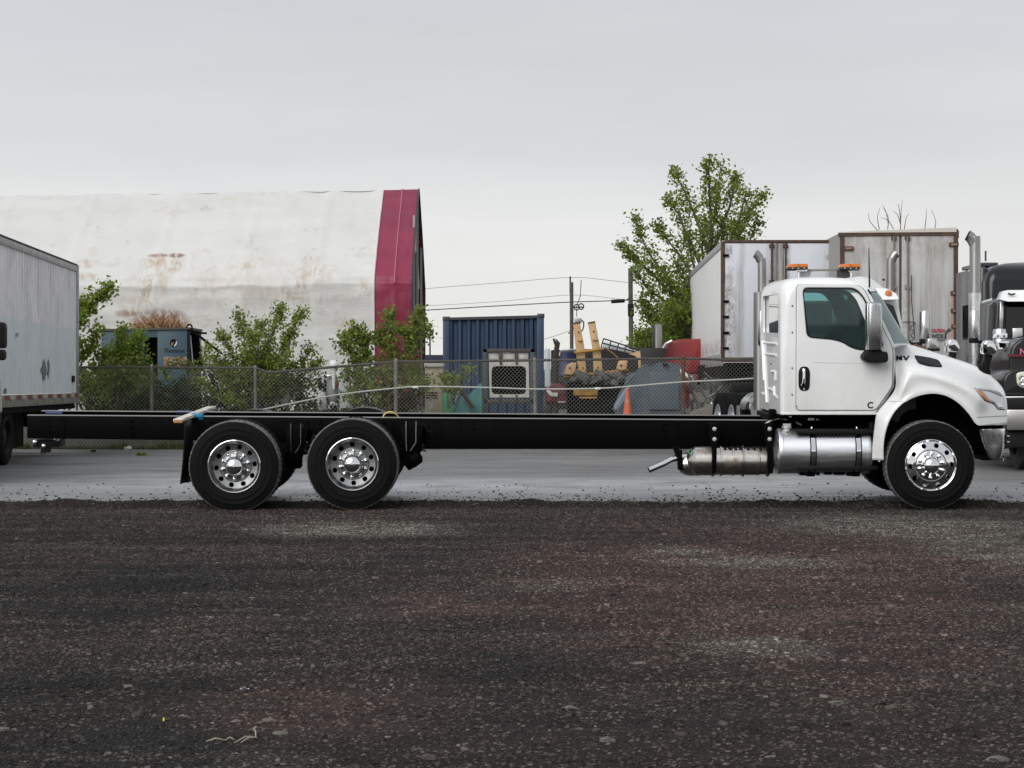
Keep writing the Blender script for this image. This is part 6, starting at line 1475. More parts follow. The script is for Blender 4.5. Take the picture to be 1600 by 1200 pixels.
# ================================================================== WHITE TRACTOR (behind the chassis truck)
GZ = .06
wt = thing('white_tractor', (5.55, 39, GZ), 'white road tractor facing the camera with twin exhausts behind the chassis truck', 'truck')
def stack(px, ptop, pbot, Y, r, bend, parent, guard=None, m=stackm):
    s = 1 if bend > 0 else -1; k = F/Y
    pts = [tuple(P(px+bend*1.15, ptop+1, Y)), tuple(P(px+bend*.75, ptop+3.5, Y)), tuple(P(px+bend*.25, ptop+12, Y)), tuple(P(px, ptop+30, Y)), tuple(P(px, pbot, Y))]
    o = part('exhaust_stack', MB().tube(catmull(pts, 6), r, 20, caps=False), m, parent, ang=60)
    s2 = part('stack_mouth', MB().tube([pts[0], Vector(pts[0])+(Vector(pts[1])-Vector(pts[0]))*.6], r*.92, 16), blackf, o)
    if guard: part('heat_shield', MB().tube([P(px+guard[3], guard[0], Y), P(px+guard[3], guard[1], Y)], guard[2], 20), m, o)
    return o
stack(1190.5, 395.5, 640, 38.2, .076, -9, wt, (457, 640, .115, -3))
stack(1391.5, 395, 640, 38.2, .076, 8, wt)
wc = part('cab', MB().pprism(rounded([(1212, 660), (1212, 520), (1220, 470), (1232, 452), (1260, 447.5), (1360, 447.5), (1392, 451), (1403, 464), (1413, 520), (1418, 660)], 8), 36.6, 38.4), white, wt, bevel=.08, seg=4)
part('windshield', MB().pprism(rounded([(1222, 530), (1228, 479), (1245, 475), (1385, 474), (1396, 477), (1407, 512), (1412, 534)], 4), 36.55, 36.6), glassd, wc)
part('sun_visor', MB().prism([P(1224, 470, 36.3), P(1240, 454, 36.4), P(1388, 452.5, 36.4), P(1400, 458, 36.3), P(1405.5, 467, 36.2), P(1403, 468.5, 36.2), P(1224, 471, 36.2)], (0, .4, 0)), white, wc, bevel=.03, seg=3)
for px in (1240, 1388.5): part('marker_lamp', MB().lathe([(.001, -.05), (.03, -.045), (.055, -.01), (.06, .01)], P(px, 458.5, 36.28), 'Y', 16), orange, wc)
part('hood', MB().pprism(rounded([(1225, 680), (1225, 560), (1240, 540), (1270, 532), (1350, 532), (1375, 540), (1392, 560), (1392, 680)], 8), 34.6, 36.5), white, wt, bevel=.08, seg=4)
part('grille', MB().pbox(1272, 560, 1348, 672, 34.5, 34.6), chrome, wt, bevel=.02)
part('bumper', MB().pbox(1205, 675, 1415, 706, 34.3, 34.6), chrome, wt, bevel=.03)
for px in (1245, 1372): part('headlight', MB().pbox(px-14, 618, px+14, 640, 34.5, 34.6), lampg, wt, bevel=.02)
def mirror_unit(px0, px1, py0, py1, Y, parent, arm):
    o = MB(); w = (px1-px0)/2; cx_ = (px0+px1)/2; rows = []
    for py, s in ((py1, .9), (py1-2, 1), (py0+3, 1), (py0, .8), (py0-.6, .05)):
        rows.append([P(cx_, py, Y)+Vector((w*s*Y/F*cos(a*pi/12), .09*s*sin(a*pi/12), (w*.12*cos(a*pi/12)*Y/F if py < py1-3 else 0))) for a in range(25)])
    mo = part('side_mirror', o.grid(rows), roughch, parent, ang=40)
    part('mirror_base', MB().pprism([(px0+1, py1-.5), (px1-1, py1-.5), (px1-2, py1+7), (px0+2, py1+7)], Y-.05, Y+.05), blackp, mo, bevel=.01)
    part('mirror_arm', MB().tube([P(*arm[0], Y), P(*arm[1], Y+.1)], .028, 8), blackp, mo); return mo
mirror_unit(1184, 1193, 486, 533, 36.4, wt, ((1190, 538), (1215, 545)))
mirror_unit(1436.5, 1452, 485.5, 530, 36.2, wt, ((1440, 536), (1414, 541)))
hmk = MB()
for rows in ([[P(1448+px, 528+py, 35.2)+Vector((0, .12*abs(px-10)/10, 0)) for px in (0, 4, 10, 16, 20)] for py in (0, 6, 13, 15)],): hmk.grid(rows)
def pod(px0, py0, px1, py1, Y, parent, name='fender_mirror'):
    rows = []; cx_, cy = (px0+px1)/2, (py0+py1)/2; rx, ry = (px1-px0)/2*Y/F, (py1-py0)/2*Y/F
    for j in range(9):
        t = j/8; z = -ry+2*ry*t; r = rx*(1-max(0, t-.35)**2.2*1.6)
        rows.append([Vector((X_(cx_, Y)+max(r, .002)*cos(a*pi/10), Y+max(r, .002)*.8*sin(a*pi/10), Z_(cy, Y)+z)) for a in range(21)])
    w_, h_ = px1-px0, py1-py0
    o = part(name, MB().pprism(rounded([(px0, py1), (px0, py0+h_*.2), (px0+w_*.15, py0), (px0+w_*.5, py0), (px0+w_*.85, py0+h_*.25), (px1, py0+h_*.65), (px1, py1)], 3), Y-.1, Y+.12), roughch, parent, bevel=.035, seg=4, ang=60)
    part('mirror_stalk', MB().tube([P(cx_, py1, Y), P(cx_-6, py1+18, Y+.1)], .03, 8), blackp, o); return o
pod(1449, 528.5, 1467, 545, 35.2, wt)
part('mirror_bracket', MB().tube([P(1428, 540, 35.6), P(1442, 543.5, 35.4), P(1458, 546, 35.2), P(1468, 546, 35.2)], .03, 8), rusty, wt)
part('mirror_bracket', MB().tube([P(1418, 536, 36.2), P(1440, 541, 36.2)], .035, 8), blackp, wt)
# amber light bar across its roof
lb = thing('beacon_bar', P(1288, 433, 37.6), 'steel bar carrying two amber beacons on the hidden white tractor roof', 'beacon bar')
olive = mat('olive_steel', (.20, .20, .16), .5, .4)
part('cross_bar', MB().prism([P(1262, 420.5, 37.6), P(1343, 419.5, 37.6), P(1343, 422.5, 37.6), P(1262, 423.8, 37.6)], (0, .06, 0)), olive, lb, bevel=.006)
part('end_gusset', MB().pprism([(1251, 424), (1269, 424), (1264, 434), (1251, 436)], 37.6, 37.65), frm, lb)
part('end_gusset', MB().pprism([(1308, 422), (1324, 422), (1336, 436), (1308, 436)], 37.55, 37.6), steelf, lb)
part('support', MB().tube([P(1248, 423, 37.55), P(1248, 448, 37.55)], .022, 8), bolt, lb)
part('support', MB().tube([P(1330, 423, 37.55), P(1330, 448, 37.55)], .022, 8), bolt, lb)
for px in (1247.5, 1329):
    be = part('amber_beacon', MB().pprism(rounded([(px-15.5, 417.6), (px-15, 413.2), (px-13, 412.3), (px+13, 412), (px+15, 413), (px+15.5, 417.2)], 1), 37.4, 37.75), orange, lb, bevel=.012)
    part('beacon_base', MB().pbox(px-15, 417.4, px+15, 420.6, 37.42, 37.73), steelf, be, bevel=.008); part('beacon_foot', MB().pbox(px-16, 420.6, px-2, 422, 37.45, 37.7), blackp, be)
    part('lens_divider', MB().pbox(px-.4, 412, px+.4, 417.5, 37.38, 37.4), mat('lens_dark_%d' % px, (.35, .07, .01), .4), be)
    for k in (-9, 0, 9): part('lens_clip', MB().pbox(px+k-1, 418.3, px+k+1, 419.8, 37.4, 37.42), bolt, be)
# chassis of the white tractor with its drive wheels seen edge on
for i, (px, Y, py) in enumerate(((1121, 45.2, 655), (1142, 43.2, 657))):
    x = X_(px, Y); side_wheel("wheel", (x, Y, Z_(py, Y)+.02), .535, .30, wt, -1, m=rubber, rm=tankm, dish=.05, yaw=.13)
    side_wheel("wheel", (x+2.44, Y, Z_(py, Y)+.02), .535, .30, wt, 1, m=rubber)
def qf(x, yc, zc, R, w, parent):
    rows = []
    for k in range(13):
        a = radians(15+150*k/12); rows.append([Vector((x+j*w/3, yc-R*cos(a), zc+R*sin(a))) for j in range(4)])
    o = part('quarter_fender', MB().grid(rows), blackp, parent, recalc=False); s = o.modifiers.new('t', 'SOLIDIFY'); s.thickness = .02; return o
qf(X_(1147, 43.2), 43.4, Z_(657, 43.2), .62, .62, wt)
part('frame', MB().pbox(1160, 640, 1290, 662, 38.6, 39.0), blackf, wt); part('frame_rail', MB().box((5.2, 42, 1.0), (.1, 8, .25)), blackf, wt); part('frame_rail', MB().box((6.1, 42, 1.0), (.1, 8, .25)), blackf, wt)
part('wheel_arch_trim', MB().pprism([(1147, 598), (1190, 597), (1196, 612), (1150, 614)], 41.6, 42.4), blackp, wt, bevel=.02)
part('battery_box', MB().pbox(1155, 634, 1182, 662, 41.0, 41.5), mat('grey_box', (.16, .16, .15), .6), wt, bevel=.01)
part('fuel_tank', MB().lathe([(.001, -.02), (.28, -.01), (.31, .03), (.31, 1.6), (.001, 1.65)], P(1197, 640, 38.6), 'Y', 32), alu, wt)
for dz in (.1, .35): part('tank_band', MB().lathe([(.315, 0), (.322, .01), (.322, .06), (.315, .07)], P(1197, 640, 38.6)+Vector((0, dz, 0)), 'Y', 32), blackf, wt)
part('tank_step', MB().prism([P(1171, 628, 38.5), P(1188, 611, 38.5), P(1190, 613, 38.5), P(1174, 631, 38.5)], (0, .5, 0)), frm, wt)
for px in (1225, 1392): side_wheel("wheel", (X_(px, 35.2)-.14*(1 if px < 1300 else -1), 35.2, GZ+.5), .5, .28, wt, -1 if px < 1300 else 1)

# ================================================================== BLACK SLEEPER TRACTOR
bt = thing('black_tractor', (8.9, 38, GZ), 'black sleeper tractor with chrome stack and white visor at the right edge', 'truck')
bpaint = mat('black_truck_paint', (.006, .0065, .008), .2, coat=.25, rvar=.08, scale=3, spec=.35)
stack(1523.5, 367, 700, 37.6, .096, -10, bt, None, m=stackm)
part('stack_shield', MB().tube([P(1523, 458, 37.5), P(1523, 700, 37.5)], .108, 20), alu, bt)
mirror_unit(1514, 1530, 484.5, 529, 36.6, bt, ((1520, 533), (1556, 537)))
# sleeper
rows = []
for py, ins, fr in ((700, 0, 0), (500, 0, 0), (440, 0, 0), (425, .05, .06), (415, .16, .3), (409, .45, .7), (405, 1.0, 1.3)):
    Y0_, Y1_ = 39.6+fr*.6, 42.0; xa, xb_ = X_(1499, 42.0)+ins, X_(1778, 39.6)-ins; z = Z_(py, 39.6); r = .14; row = []
    for (cx_, cy, s) in ((xa+r, Y0_+r, pi), (xb_-r, Y0_+r, 1.5*pi), (xb_-r, Y1_-r, 0), (xa+r, Y1_-r, pi/2)):
        for k in range(6): w = s+pi/2*k/5; row.append(Vector((cx_+r*cos(w), cy+r*sin(w), z)))
    rows.append(row+[row[0]])
sl_ = MB().grid(rows); sl_.f.append(tuple(len(sl_.v)-25+i for i in range(24)))
part('sleeper', sl_, bpaint, bt, ang=40)
part('side_fairing', MB().pbox(1531.5, 416.5, 1542, 700, 40.0, 42.2), mat('grey_gloss', (.035, .038, .045), .2, coat=.3), bt, bevel=.05, seg=3)
part('fairing_cap', MB().pbox(1530, 410, 1560, 416, 40.6, 42.2), MATS['grey_gloss'], bt, bevel=.02)
part('cab', MB().pprism(rounded([(1556, 640), (1558, 520), (1561, 470), (1570, 462), (1760, 462), (1770, 520), (1772, 640)], 5), 38.2, 39.8), bpaint, bt, bevel=.06, seg=3)
part('windshield', MB().pprism(rounded([(1571, 524), (1571.5, 480), (1750, 480), (1752, 524)], 3), 38.12, 38.2), glassd, bt)
part('windshield_pillar', MB().prism([P(1561.5, 522, 38.1), P(1563.5, 468, 38.1), P(1568.5, 468, 38.1), P(1567, 522, 38.1)], (0, .1, 0)), alu, bt, bevel=.01)
part('sun_visor', MB().prism([P(1562, 468, 37.9), P(1567, 455, 38.0), P(1575, 453.2, 38.0), P(1750, 452, 38.0), P(1762, 471, 37.9), P(1575, 471, 37.8)], (0, .3, 0)), white, bt, bevel=.015)
part('visor_mark', MB().tube([P(1575, 458.5, 37.86), P(1580, 460.5, 37.86), P(1586, 459, 37.86)], .018, 6), steelf, bt)
part('visor_shade', MB().prism([P(1568, 471.5, 38.1), P(1760, 471.5, 38.1), P(1750, 480, 38.1), P(1578, 479, 38.1)], (0, .05, 0)), blackf, bt)
part('marker_arm', MB().tube([P(1534, 473, 38), P(1550, 468, 38)], .025, 6), white, bt)
part('door_edge', MB().pprism(rounded([(1540, 620), (1546, 475), (1555, 470), (1558, 480), (1552, 620)], 4), 38.5, 38.7), mat('gloss_edge', (.05, .055, .06), .15, coat=.5), bt, bevel=.03)
part('side_window', MB().box((X_(1531.5, 40.0)-.01, 41.1, 2.65), (.02, .75, .62)), blackf, bt)
part('hood', MB().pprism(rounded([(1577, 700), (1577, 560), (1582, 540), (1596, 528), (1650, 522), (1700, 522), (1745, 560), (1745, 700)], 6), 35.2, 38.1), bpaint, bt, bevel=.1, seg=4)
part('hood_stripe', MB().pbox(1576.4, 553.5, 1602, 557.5, 35.1, 35.2), mat('maroon_stripe', (.12, .01, .02), .4), bt)
text('hood_lettering', 'N', P(1598, 549.5, 35.1), .13, mat('pink_letter', (.5, .15, .2), .5), bt, bold=.004)
part('fender', MB().pprism(rounded([(1566, 618), (1568, 590), (1576, 580), (1592, 574.5), (1640, 573), (1660, 590), (1660, 620)], 6), 34.9, 36.2), bpaint, bt, bevel=.08, seg=4)
hl2 = part('headlight', MB().pprism(rounded([(1588, 583), (1600, 580), (1622, 583), (1622, 602), (1600, 607), (1590, 602)], 5), 34.84, 34.92), mat('yellowed_lens', (.62, .60, .50), .2, coat=.8), bt, bevel=.03, seg=3)
for q in (590, 599): part('lamp_bulb', MB().lathe([(.05, -.01), (.035, -.03), (.02, -.015), (.001, -.01)], P(1596.5, q, 34.84), 'Y', 16), chrome, hl2)
part('bumper_trim', MB().pbox(1566, 622, 1760, 639, 34.7, 35.0), blackp, bt, bevel=.02)
part('chrome_strip', MB().prism([P(1567, 619.5, 34.75), P(1760, 617, 34.75), P(1760, 622, 34.75), P(1567, 622.5, 34.75)], (0, .2, 0)), alu, bt, bevel=.01)
part('bumper', MB().pbox(1573, 639.5, 1760, 672.5, 34.6, 34.9), stackm, bt, bevel=.03)
part('lower_bumper', MB().pbox(1570, 673, 1760, 699, 34.75, 35.2), blackp, bt, bevel=.02)
part('air_cleaner', MB().lathe([(.10, 0), (.115, .02), (.115, .9), (.10, .93), (.001, .94)], P(1562, 600, 36.6), 'Z', 24), alu, bt)
for k in range(5): part('led_strip', MB().pbox(1566, 551+k*9, 1568, 556+k*9, 36.4, 36.44), mat('led_clear_%d' % k, (.8, .8, .78), .2), bt)
def frame_box(pts_o, pts_i, Y, m): return ringplate(pts_o, pts_i, Y, .05)
part('camera_frame', frame_box(rounded([(1558, 533), (1573.5, 534), (1576, 546), (1560, 545.5)], 1.2), rounded([(1560.5, 535.5), (1571.5, 536), (1573, 543.5), (1562, 543)], 1), 35.9, white), white, bt)
part('camera_screen', MB().pbox(1560.5, 535.5, 1573, 544, 35.93, 35.95), blackf, bt)
part('marker_plate', MB().pprism(rounded([(1551, 528), (1554.5, 521.5), (1574, 521), (1574, 527.5)], 1), 35.9, 35.94), white, bt, bevel=.005)
for px in (1559.5, 1569): part('plate_triangle', MB().pprism([(px-1.4, 526), (px, 522.6), (px+1.4, 526)], 35.88, 35.9), blackf, bt)
part('marker_strip', MB().pbox(1555, 528, 1572, 529.5, 35.88, 35.92), steelf, bt)
for a in (((1582.5, 513), (1597.5, 512.5), (1598, 525), (1583, 528.5)), ((1583, 534), (1596, 535), (1601, 546), (1586, 545))): part('grey_pad', MB().pprism(a, 36.4, 36.44), bolt, bt, bevel=.004)
part('aerial', MB().tube([P(1540, 408, 40), P(1540, 392, 40)], .018, 6), steelf, bt)
part('chrome_handle', MB().tube([P(1524, 423, 39.4), P(1514, 424, 39.5)], .03, 6), bolt, bt)
for px in (1590, 1742): side_wheel("wheel", (X_(px, 35.6), 35.8, GZ+.5), .5, .28, bt, -1 if px < 1650 else 1)
for Y in (42.6, 44): side_wheel('wheel', (X_(1508, 40), Y, GZ+.5), .5, .3, bt, -1); side_wheel("wheel", (X_(1770, 40), Y, GZ+.5), .5, .3, bt, 1)
part('chassis', MB().box((X_(1640, 40), 40.5, .9), (1.0, 9, .3)), blackf, bt)
part('door_grey_stack_clamp', MB().pbox(1506, 528, 1512, 531, 39.4, 39.5), rusty, bt)

# ================================================================== POLES, WIRES
polem = mat('weathered_pole', (.10, .09, .075), .9, col2=(.06, .05, .045), scale=5, streak=(6, .5, .7, (.15, .14, .12)))
p1_ = thing('utility_pole', P(893, 600, 110), 'distant dark wooden utility pole with insulators right of the ramps', 'utility pole')
part('pole', MB().tube([P(893.5, 620, 110), P(893, 441, 110)], .10, 10), polem, p1_)
part('crest_iron', MB().tube([P(891, 458, 110), P(891, 432, 110)], .05, 6), steelf, p1_)
part('crossarm', MB().tube([P(897, 480, 109.8), P(911, 480, 109.8)], .04, 6), steelf, p1_)
for a, b in ((901, 480), (908, 479)): part('insulator', MB().tube([P(a+4*cos(k*pi/6), b+4.5*sin(k*pi/6), 109.8) for k in range(13)], .035, 5), steelf, p1_)
part('drop_wire', MB().tube([P(908, 437, 110), P(907, 462, 110), P(901, 478, 110), P(901, 495, 110)], .02, 5), steelf, p1_)
part('transformer', MB().pbox(898, 497, 909, 505, 109.7, 110.1), frm, p1_, bevel=.05)
part('cable_loop', MB().tube(catmull([tuple(P(908, 500, 110)), tuple(P(912, 504, 110)), tuple(P(911, 514, 110)), tuple(P(908, 518, 110))], 4), .035, 5), steelf, p1_)
part('lower_bracket', MB().tube([P(888, 521, 110), P(893, 518, 110), P(890, 516, 110)], .04, 5), steelf, p1_)
p2_ = thing('utility_pole', P(986, 600, 80), 'nearer bare wooden pole with dark cable wrap left of the cottonwood', 'utility pole')
part('pole', MB().tube([P(987, 640, 80), P(985, 419, 80)], .085, 12), polem, p2_)
part('cable_wrap', MB().tube([P(985.6, 475, 80), P(986, 494, 80)], .115, 12), blackp, p2_)
part('pole_tag', MB().pbox(981.6, 504, 982.6, 506, 79.9, 79.95), bolt, p2_)
wm = mat('power_cable', (.06, .06, .065), .7)
def wire_(pts, r, lab, Y=(110, 110)):
    q = catmull([tuple(P(x, y, Y[0]+(Y[1]-Y[0])*i/(len(pts)-1))) for i, (x, y) in enumerate(pts)], 5)
    single('power_line', MB().tube(q, r*.6, 5), wm, lab, 'power line', 'overhead power lines')
wire_([(560, 462), (666, 451), (780, 442), (891, 433.5), (950, 438), (1000, 444), (1100, 458)], .018, 'topmost thin overhead wire passing over the distant pole')
wire_([(560, 484), (666, 478), (780, 471), (893, 461), (975, 468), (1100, 478)], .016, 'middle thin overhead wire below the topmost one')
wire_([(560, 489), (666, 484.5), (760, 479), (880, 472.5), (940, 470.5), (985, 469)], .032, 'thicker lower cable running from the barn to the nearer pole', (85, 80))
wire_([(985, 469), (1010, 470.5), (1040, 470), (1075, 471)], .05, 'short thick cable running right from the nearer pole into the tree', (80, 70))
wire_([(850, 530), (870, 524), (889, 517)], .02, 'short sagging wire joining the distant pole low down')
for px in (962,): single('cable_splice', MB().tube([P(955, 471.2, 80.2), P(976, 469.8, 80.2)], .07, 8), blackp, 'black splice sleeve on the cable left of the nearer pole', 'cable splice')
lp = thing('lamp_post', P(672, 600, 95), 'thin distant post by the right end of the barn', 'post')
part('post', MB().tube([P(672, 600, 95), P(671.8, 512, 95)], .035, 8), steelf, lp); part('finial', MB().box(P(671.8, 510, 95), (.2, .1, .12)), steelf, lp)
# ================================================================== VEGETATION
bark = mat('grey_bark', (.10, .085, .065), .9, col2=(.06, .05, .04), scale=6, bump=.01)
stem_m = mat('twig_bark', (.075, .055, .035), .9)
def tree(name, label, cat, Y, limbs, n, leaf, lm, spread=.22, depth=1.0, seed=1, stems=None, group=None, r0=.05, clump=10, base=None, lo=.25, twigs=True):
    """limbs: lists of photo points, each carrying leaf clumps from lo of its length to the tip"""
    rs = random.Random(seed); b0 = base or limbs[0][0]
    t = thing(name, P(b0[0], b0[1], Y), label, cat, group)
    fol = MB(); st = MB(); paths = []
    V, Fc = fol.v, fol.f
    for lb in limbs:
        dy = rs.uniform(-depth, depth); pts = [tuple(P(x, y, Y)+Vector((0, dy*(i/(len(lb)-1)), 0))) for i, (x, y) in enumerate(lb)]
        cp_ = catmull(pts, 5); paths.append([Vector(p) for p in cp_]); m = len(cp_)
        st.tube(cp_, [max(.006, r0*(1-.85*i/(m-1))) for i in range(m)], 6)
    lens = [sum((a-b).length for a, b in zip(p[:-1], p[1:])) for p in paths]; tot = sum(lens)
    for p, L in zip(paths, lens):
        nc = max(2, int(n/clump*L/tot))
        for _ in range(nc):
            u = lo+(1-lo)*rs.random()**.85; i = min(int(u*(len(p)-1)), len(p)-2); c0 = p[i].lerp(p[i+1], rs.random())
            tg = (p[i+1]-p[i]).normalized(); dr = (tg*.75+Vector((rs.gauss(0, .8), rs.gauss(0, .8), rs.gauss(.25, .6)))).normalized()
            Lt = spread*rs.uniform(1.2, 2.9)*(1.15-.6*u); tip = c0+dr*Lt
            if twigs: st.tube([c0, tip], [.006, .003], 3, caps=False)
            for _k in range(clump):
                q = c0.lerp(tip, rs.uniform(.25, 1.08))+Vector((rs.gauss(0, leaf*.75), rs.gauss(0, leaf*.75), rs.gauss(0, leaf*.7)))
                s = leaf*rs.uniform(.6, 1.15)
                a = Vector((rs.gauss(0, 1), rs.gauss(0, 1), rs.gauss(-.3, .8))).normalized(); b = a.cross(Vector((rs.gauss(0, 1), rs.gauss(0, 1), rs.gauss(0, 1)))).normalized()
                nn = a.cross(b)*s*.12; o_ = len(V)
                V.extend((q-a*s*.5, q+b*s*.34+nn, q+a*s*.5, q-b*s*.34+nn)); Fc.append((o_, o_+1, o_+2)); Fc.append((o_, o_+2, o_+3))
    part('crown', fol, lm, t, recalc=False, ang=10)
    if stems: 
        for s_ in stems: st.tube(catmull([tuple(P(x, y, Y)) for x, y in s_[0]], 4), [s_[1]*(1-.5*i/((len(s_[0])-1)*4)) for i in range((len(s_[0])-1)*4+1)], 8)
    part('trunk', st, bark if r0 > .03 else stem_m, t); return t
L_pop = leafmat('cottonwood_leaf', (.11, .16, .022), (.25, .33, .055), .5)
L_mid = leafmat('shrub_leaf', (.11, .17, .02), (.30, .38, .055), .5)
L_bright = leafmat('young_leaf', (.09, .14, .02), (.27, .33, .07), .5)
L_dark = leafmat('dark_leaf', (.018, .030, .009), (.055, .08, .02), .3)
L_maple = leafmat('maple_leaf', (.10, .16, .018), (.28, .37, .05), .5)
L_red = leafmat('reddish_leaf', (.10, .09, .03), (.30, .06, .05), .4)
PY = 63.0
limbs = [[(1092, 560), (1100, 470), (1110, 400), (1118, 330), (1128, 256)], [(1100, 470), (1135, 420), (1160, 360), (1178, 325), (1197, 302)], [(1112, 460), (1145, 420), (1170, 385), (1189, 338)],
         [(1110, 400), (1132, 350), (1148, 305), (1154, 272)], [(1108, 400), (1092, 350), (1075, 305), (1058, 268)], [(1098, 420), (1076, 370), (1062, 330), (1048, 308)], [(1112, 380), (1108, 330), (1104, 285), (1102, 260)],
         [(1092, 520), (1050, 460), (1010, 420), (971, 385)], [(1095, 500), (1050, 440), (1015, 390), (996, 336)], [(1098, 460), (1070, 410), (1045, 375), (1028, 350)], [(1120, 430), (1150, 400), (1160, 370)],
         [(1120, 420), (1135, 385), (1152, 345), (1160, 300)], [(1095, 450), (1080, 400), (1075, 365)], [(1092, 520), (1050, 480), (1015, 455), (990, 425)], [(1092, 540), (1045, 510), (1010, 490), (1000, 470)],
         [(1092, 545), (1050, 525), (1015, 520), (996, 528)], [(1092, 545), (1060, 500), (1035, 480)], [(1092, 545), (1060, 530), (1035, 535)], [(1095, 520), (1065, 470), (1040, 440)], [(1095, 480), (1075, 440), (1060, 410)],
         [(1100, 470), (1120, 430), (1130, 400)], [(1092, 540), (1070, 510), (1055, 490), (1030, 510)], [(1110, 420), (1130, 380), (1138, 350)], [(1105, 440), (1095, 390), (1098, 350)], [(1020, 430), (1000, 410), (985, 400)]]
tree('cottonwood_tree', 'tall open cottonwood tree rising behind the smooth white trailer', 'tree', PY, limbs, 10500, .125, L_pop, .17, 1.3, 5, base=(1092, 600), r0=.06, clump=10, lo=.22)
limbs = [[(1092, 600), (1060, 560), (1035, 520)], [(1092, 600), (1050, 560), (1010, 530)], [(1092, 600), (1070, 550), (1055, 500)], [(1092, 600), (1080, 540), (1060, 470)], [(1092, 600), (1085, 540), (1085, 480)], [(1092, 600), (1050, 575), (1000, 545)], [(1092, 600), (1060, 540), (1030, 490)], [(1092, 600), (1090, 520), (1075, 450)]]
tree('undergrowth_tree', 'dense lower leafy growth at the foot of the cottonwood', 'tree', 64.5, limbs, 6500, .13, L_pop, .38, 1.2, 8, base=(1092, 602), r0=.05, clump=10, lo=.3)
# big bush behind the fence, centre left
def fan(cx, cy, tips, k=.5, bow=8): return [[(cx+(x-cx)*.05, cy), ((cx+(x-cx)*k)-(bow if x > cx else -bow)*.3, cy+(y-cy)*.55), (x, y)] for x, y in tips]
tree('spreading_bush', 'large spreading green bush behind the fence between teal housing and sapling', 'bush', 49.3, fan(395, 650, [(440, 484), (408, 505), (372, 492), (350, 520), (330, 545), (460, 520), (475, 488), (485, 545), (500, 565), (345, 580), (318, 560), (425, 520), (452, 556), (390, 540), (320, 600), (480, 600), (360, 620), (430, 600), (400, 520)]), 8200, .085, L_mid, .15, .7, 12, base=(395, 690), r0=.022, clump=9, lo=.28)
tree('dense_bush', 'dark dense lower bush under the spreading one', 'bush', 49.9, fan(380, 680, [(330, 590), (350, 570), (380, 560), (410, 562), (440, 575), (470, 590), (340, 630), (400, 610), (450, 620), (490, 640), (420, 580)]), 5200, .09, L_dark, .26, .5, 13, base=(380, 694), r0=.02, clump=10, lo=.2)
tree('leafy_shrub', 'bright leafy shrub growing in front of the left end of the teal housing', 'shrub', 49.0, fan(180, 660, [(198, 514), (212, 530), (222, 552), (214, 520), (190, 540), (175, 560), (208, 560), (226, 572), (160, 580), (204, 530)]), 3400, .10, L_maple, .14, .6, 14, base=(180, 690), r0=.02, clump=8, lo=.35)
tree('maple_sapling', 'maple branches reaching out beside the ribbed box trailer', 'tree', 47.9, [[(100, 640), (110, 540), (126, 494), (145, 470), (164, 450)], [(110, 540), (122, 510), (135, 497)], [(100, 640), (120, 570), (140, 540), (150, 518)], [(105, 620), (118, 560), (122, 530)], [(100, 640), (130, 600), (150, 570), (160, 545)], [(100, 650), (125, 620), (140, 590)], [(112, 520), (120, 500), (124, 484), (128, 468)]], 1900, .12, L_maple, .09, .4, 15, base=(100, 690), r0=.03, clump=8, lo=.4)
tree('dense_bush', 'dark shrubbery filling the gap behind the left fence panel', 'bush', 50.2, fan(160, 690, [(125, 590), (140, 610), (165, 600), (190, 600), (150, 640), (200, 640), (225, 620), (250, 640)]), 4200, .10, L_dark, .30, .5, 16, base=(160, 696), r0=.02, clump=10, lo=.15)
tree('climbing_vine', 'yellow green vine climbing through the left fence panel', 'vine', 47.15, [[(140, 640), (150, 600), (165, 585)], [(165, 640), (175, 600), (185, 590)], [(180, 560), (205, 580), (215, 590)], [(225, 575), (240, 600)], [(255, 600), (275, 570), (300, 572)], [(150, 560), (190, 570), (220, 560)], [(265, 565), (285, 572), (300, 575)]], 520, .11, L_bright, .12, .1, 17, base=(170, 690), r0=.012, clump=4, lo=.0)
tree('oak_sapling', 'bushy green sapling left of the maroon band behind the fence', 'sapling', 48.6, [[(560, 690), (560, 600), (558, 550), (556, 512)], [(560, 600), (548, 560), (541, 525)], [(560, 590), (572, 560), (577, 528)], [(560, 560), (545, 545), (538, 540)], [(560, 610), (545, 590), (540, 575)], [(560, 620), (572, 600), (580, 580)], [(560, 560), (568, 535), (566, 515)], [(560, 660), (550, 630), (548, 610)]], 1300, .12, L_bright, .09, .25, 18, base=(560, 696), r0=.022, clump=7, lo=.3)
tree('oak_sapling', 'taller sapling with reddish tinge in front of the maroon band', 'sapling', 48.4, [[(606, 690), (608, 600), (610, 540), (609, 490)], [(608, 600), (630, 550), (650, 515), (655, 486)], [(608, 580), (595, 545), (592, 520)], [(608, 590), (640, 560), (662, 530), (670, 512)], [(608, 600), (590, 575), (578, 565)], [(608, 620), (630, 590), (655, 575)], [(610, 560), (622, 535), (625, 515)], [(608, 640), (640, 600), (665, 600)], [(608, 650), (590, 620), (583, 600)], [(608, 600), (640, 540), (640, 520)]], 1700, .12, L_bright, .085, .3, 19, base=(606, 696), r0=.022, clump=7, lo=.3)
tree('red_leaved_shrub', 'reddish shrub at the foot of the maroon band', 'shrub', 55, fan(620, 620, [(595, 560), (610, 548), (625, 556), (640, 546), (650, 560), (600, 580), (635, 575)]), 1500, .10, L_red, .22, .4, 20, base=(620, 640), r0=.02, clump=8, lo=.2)
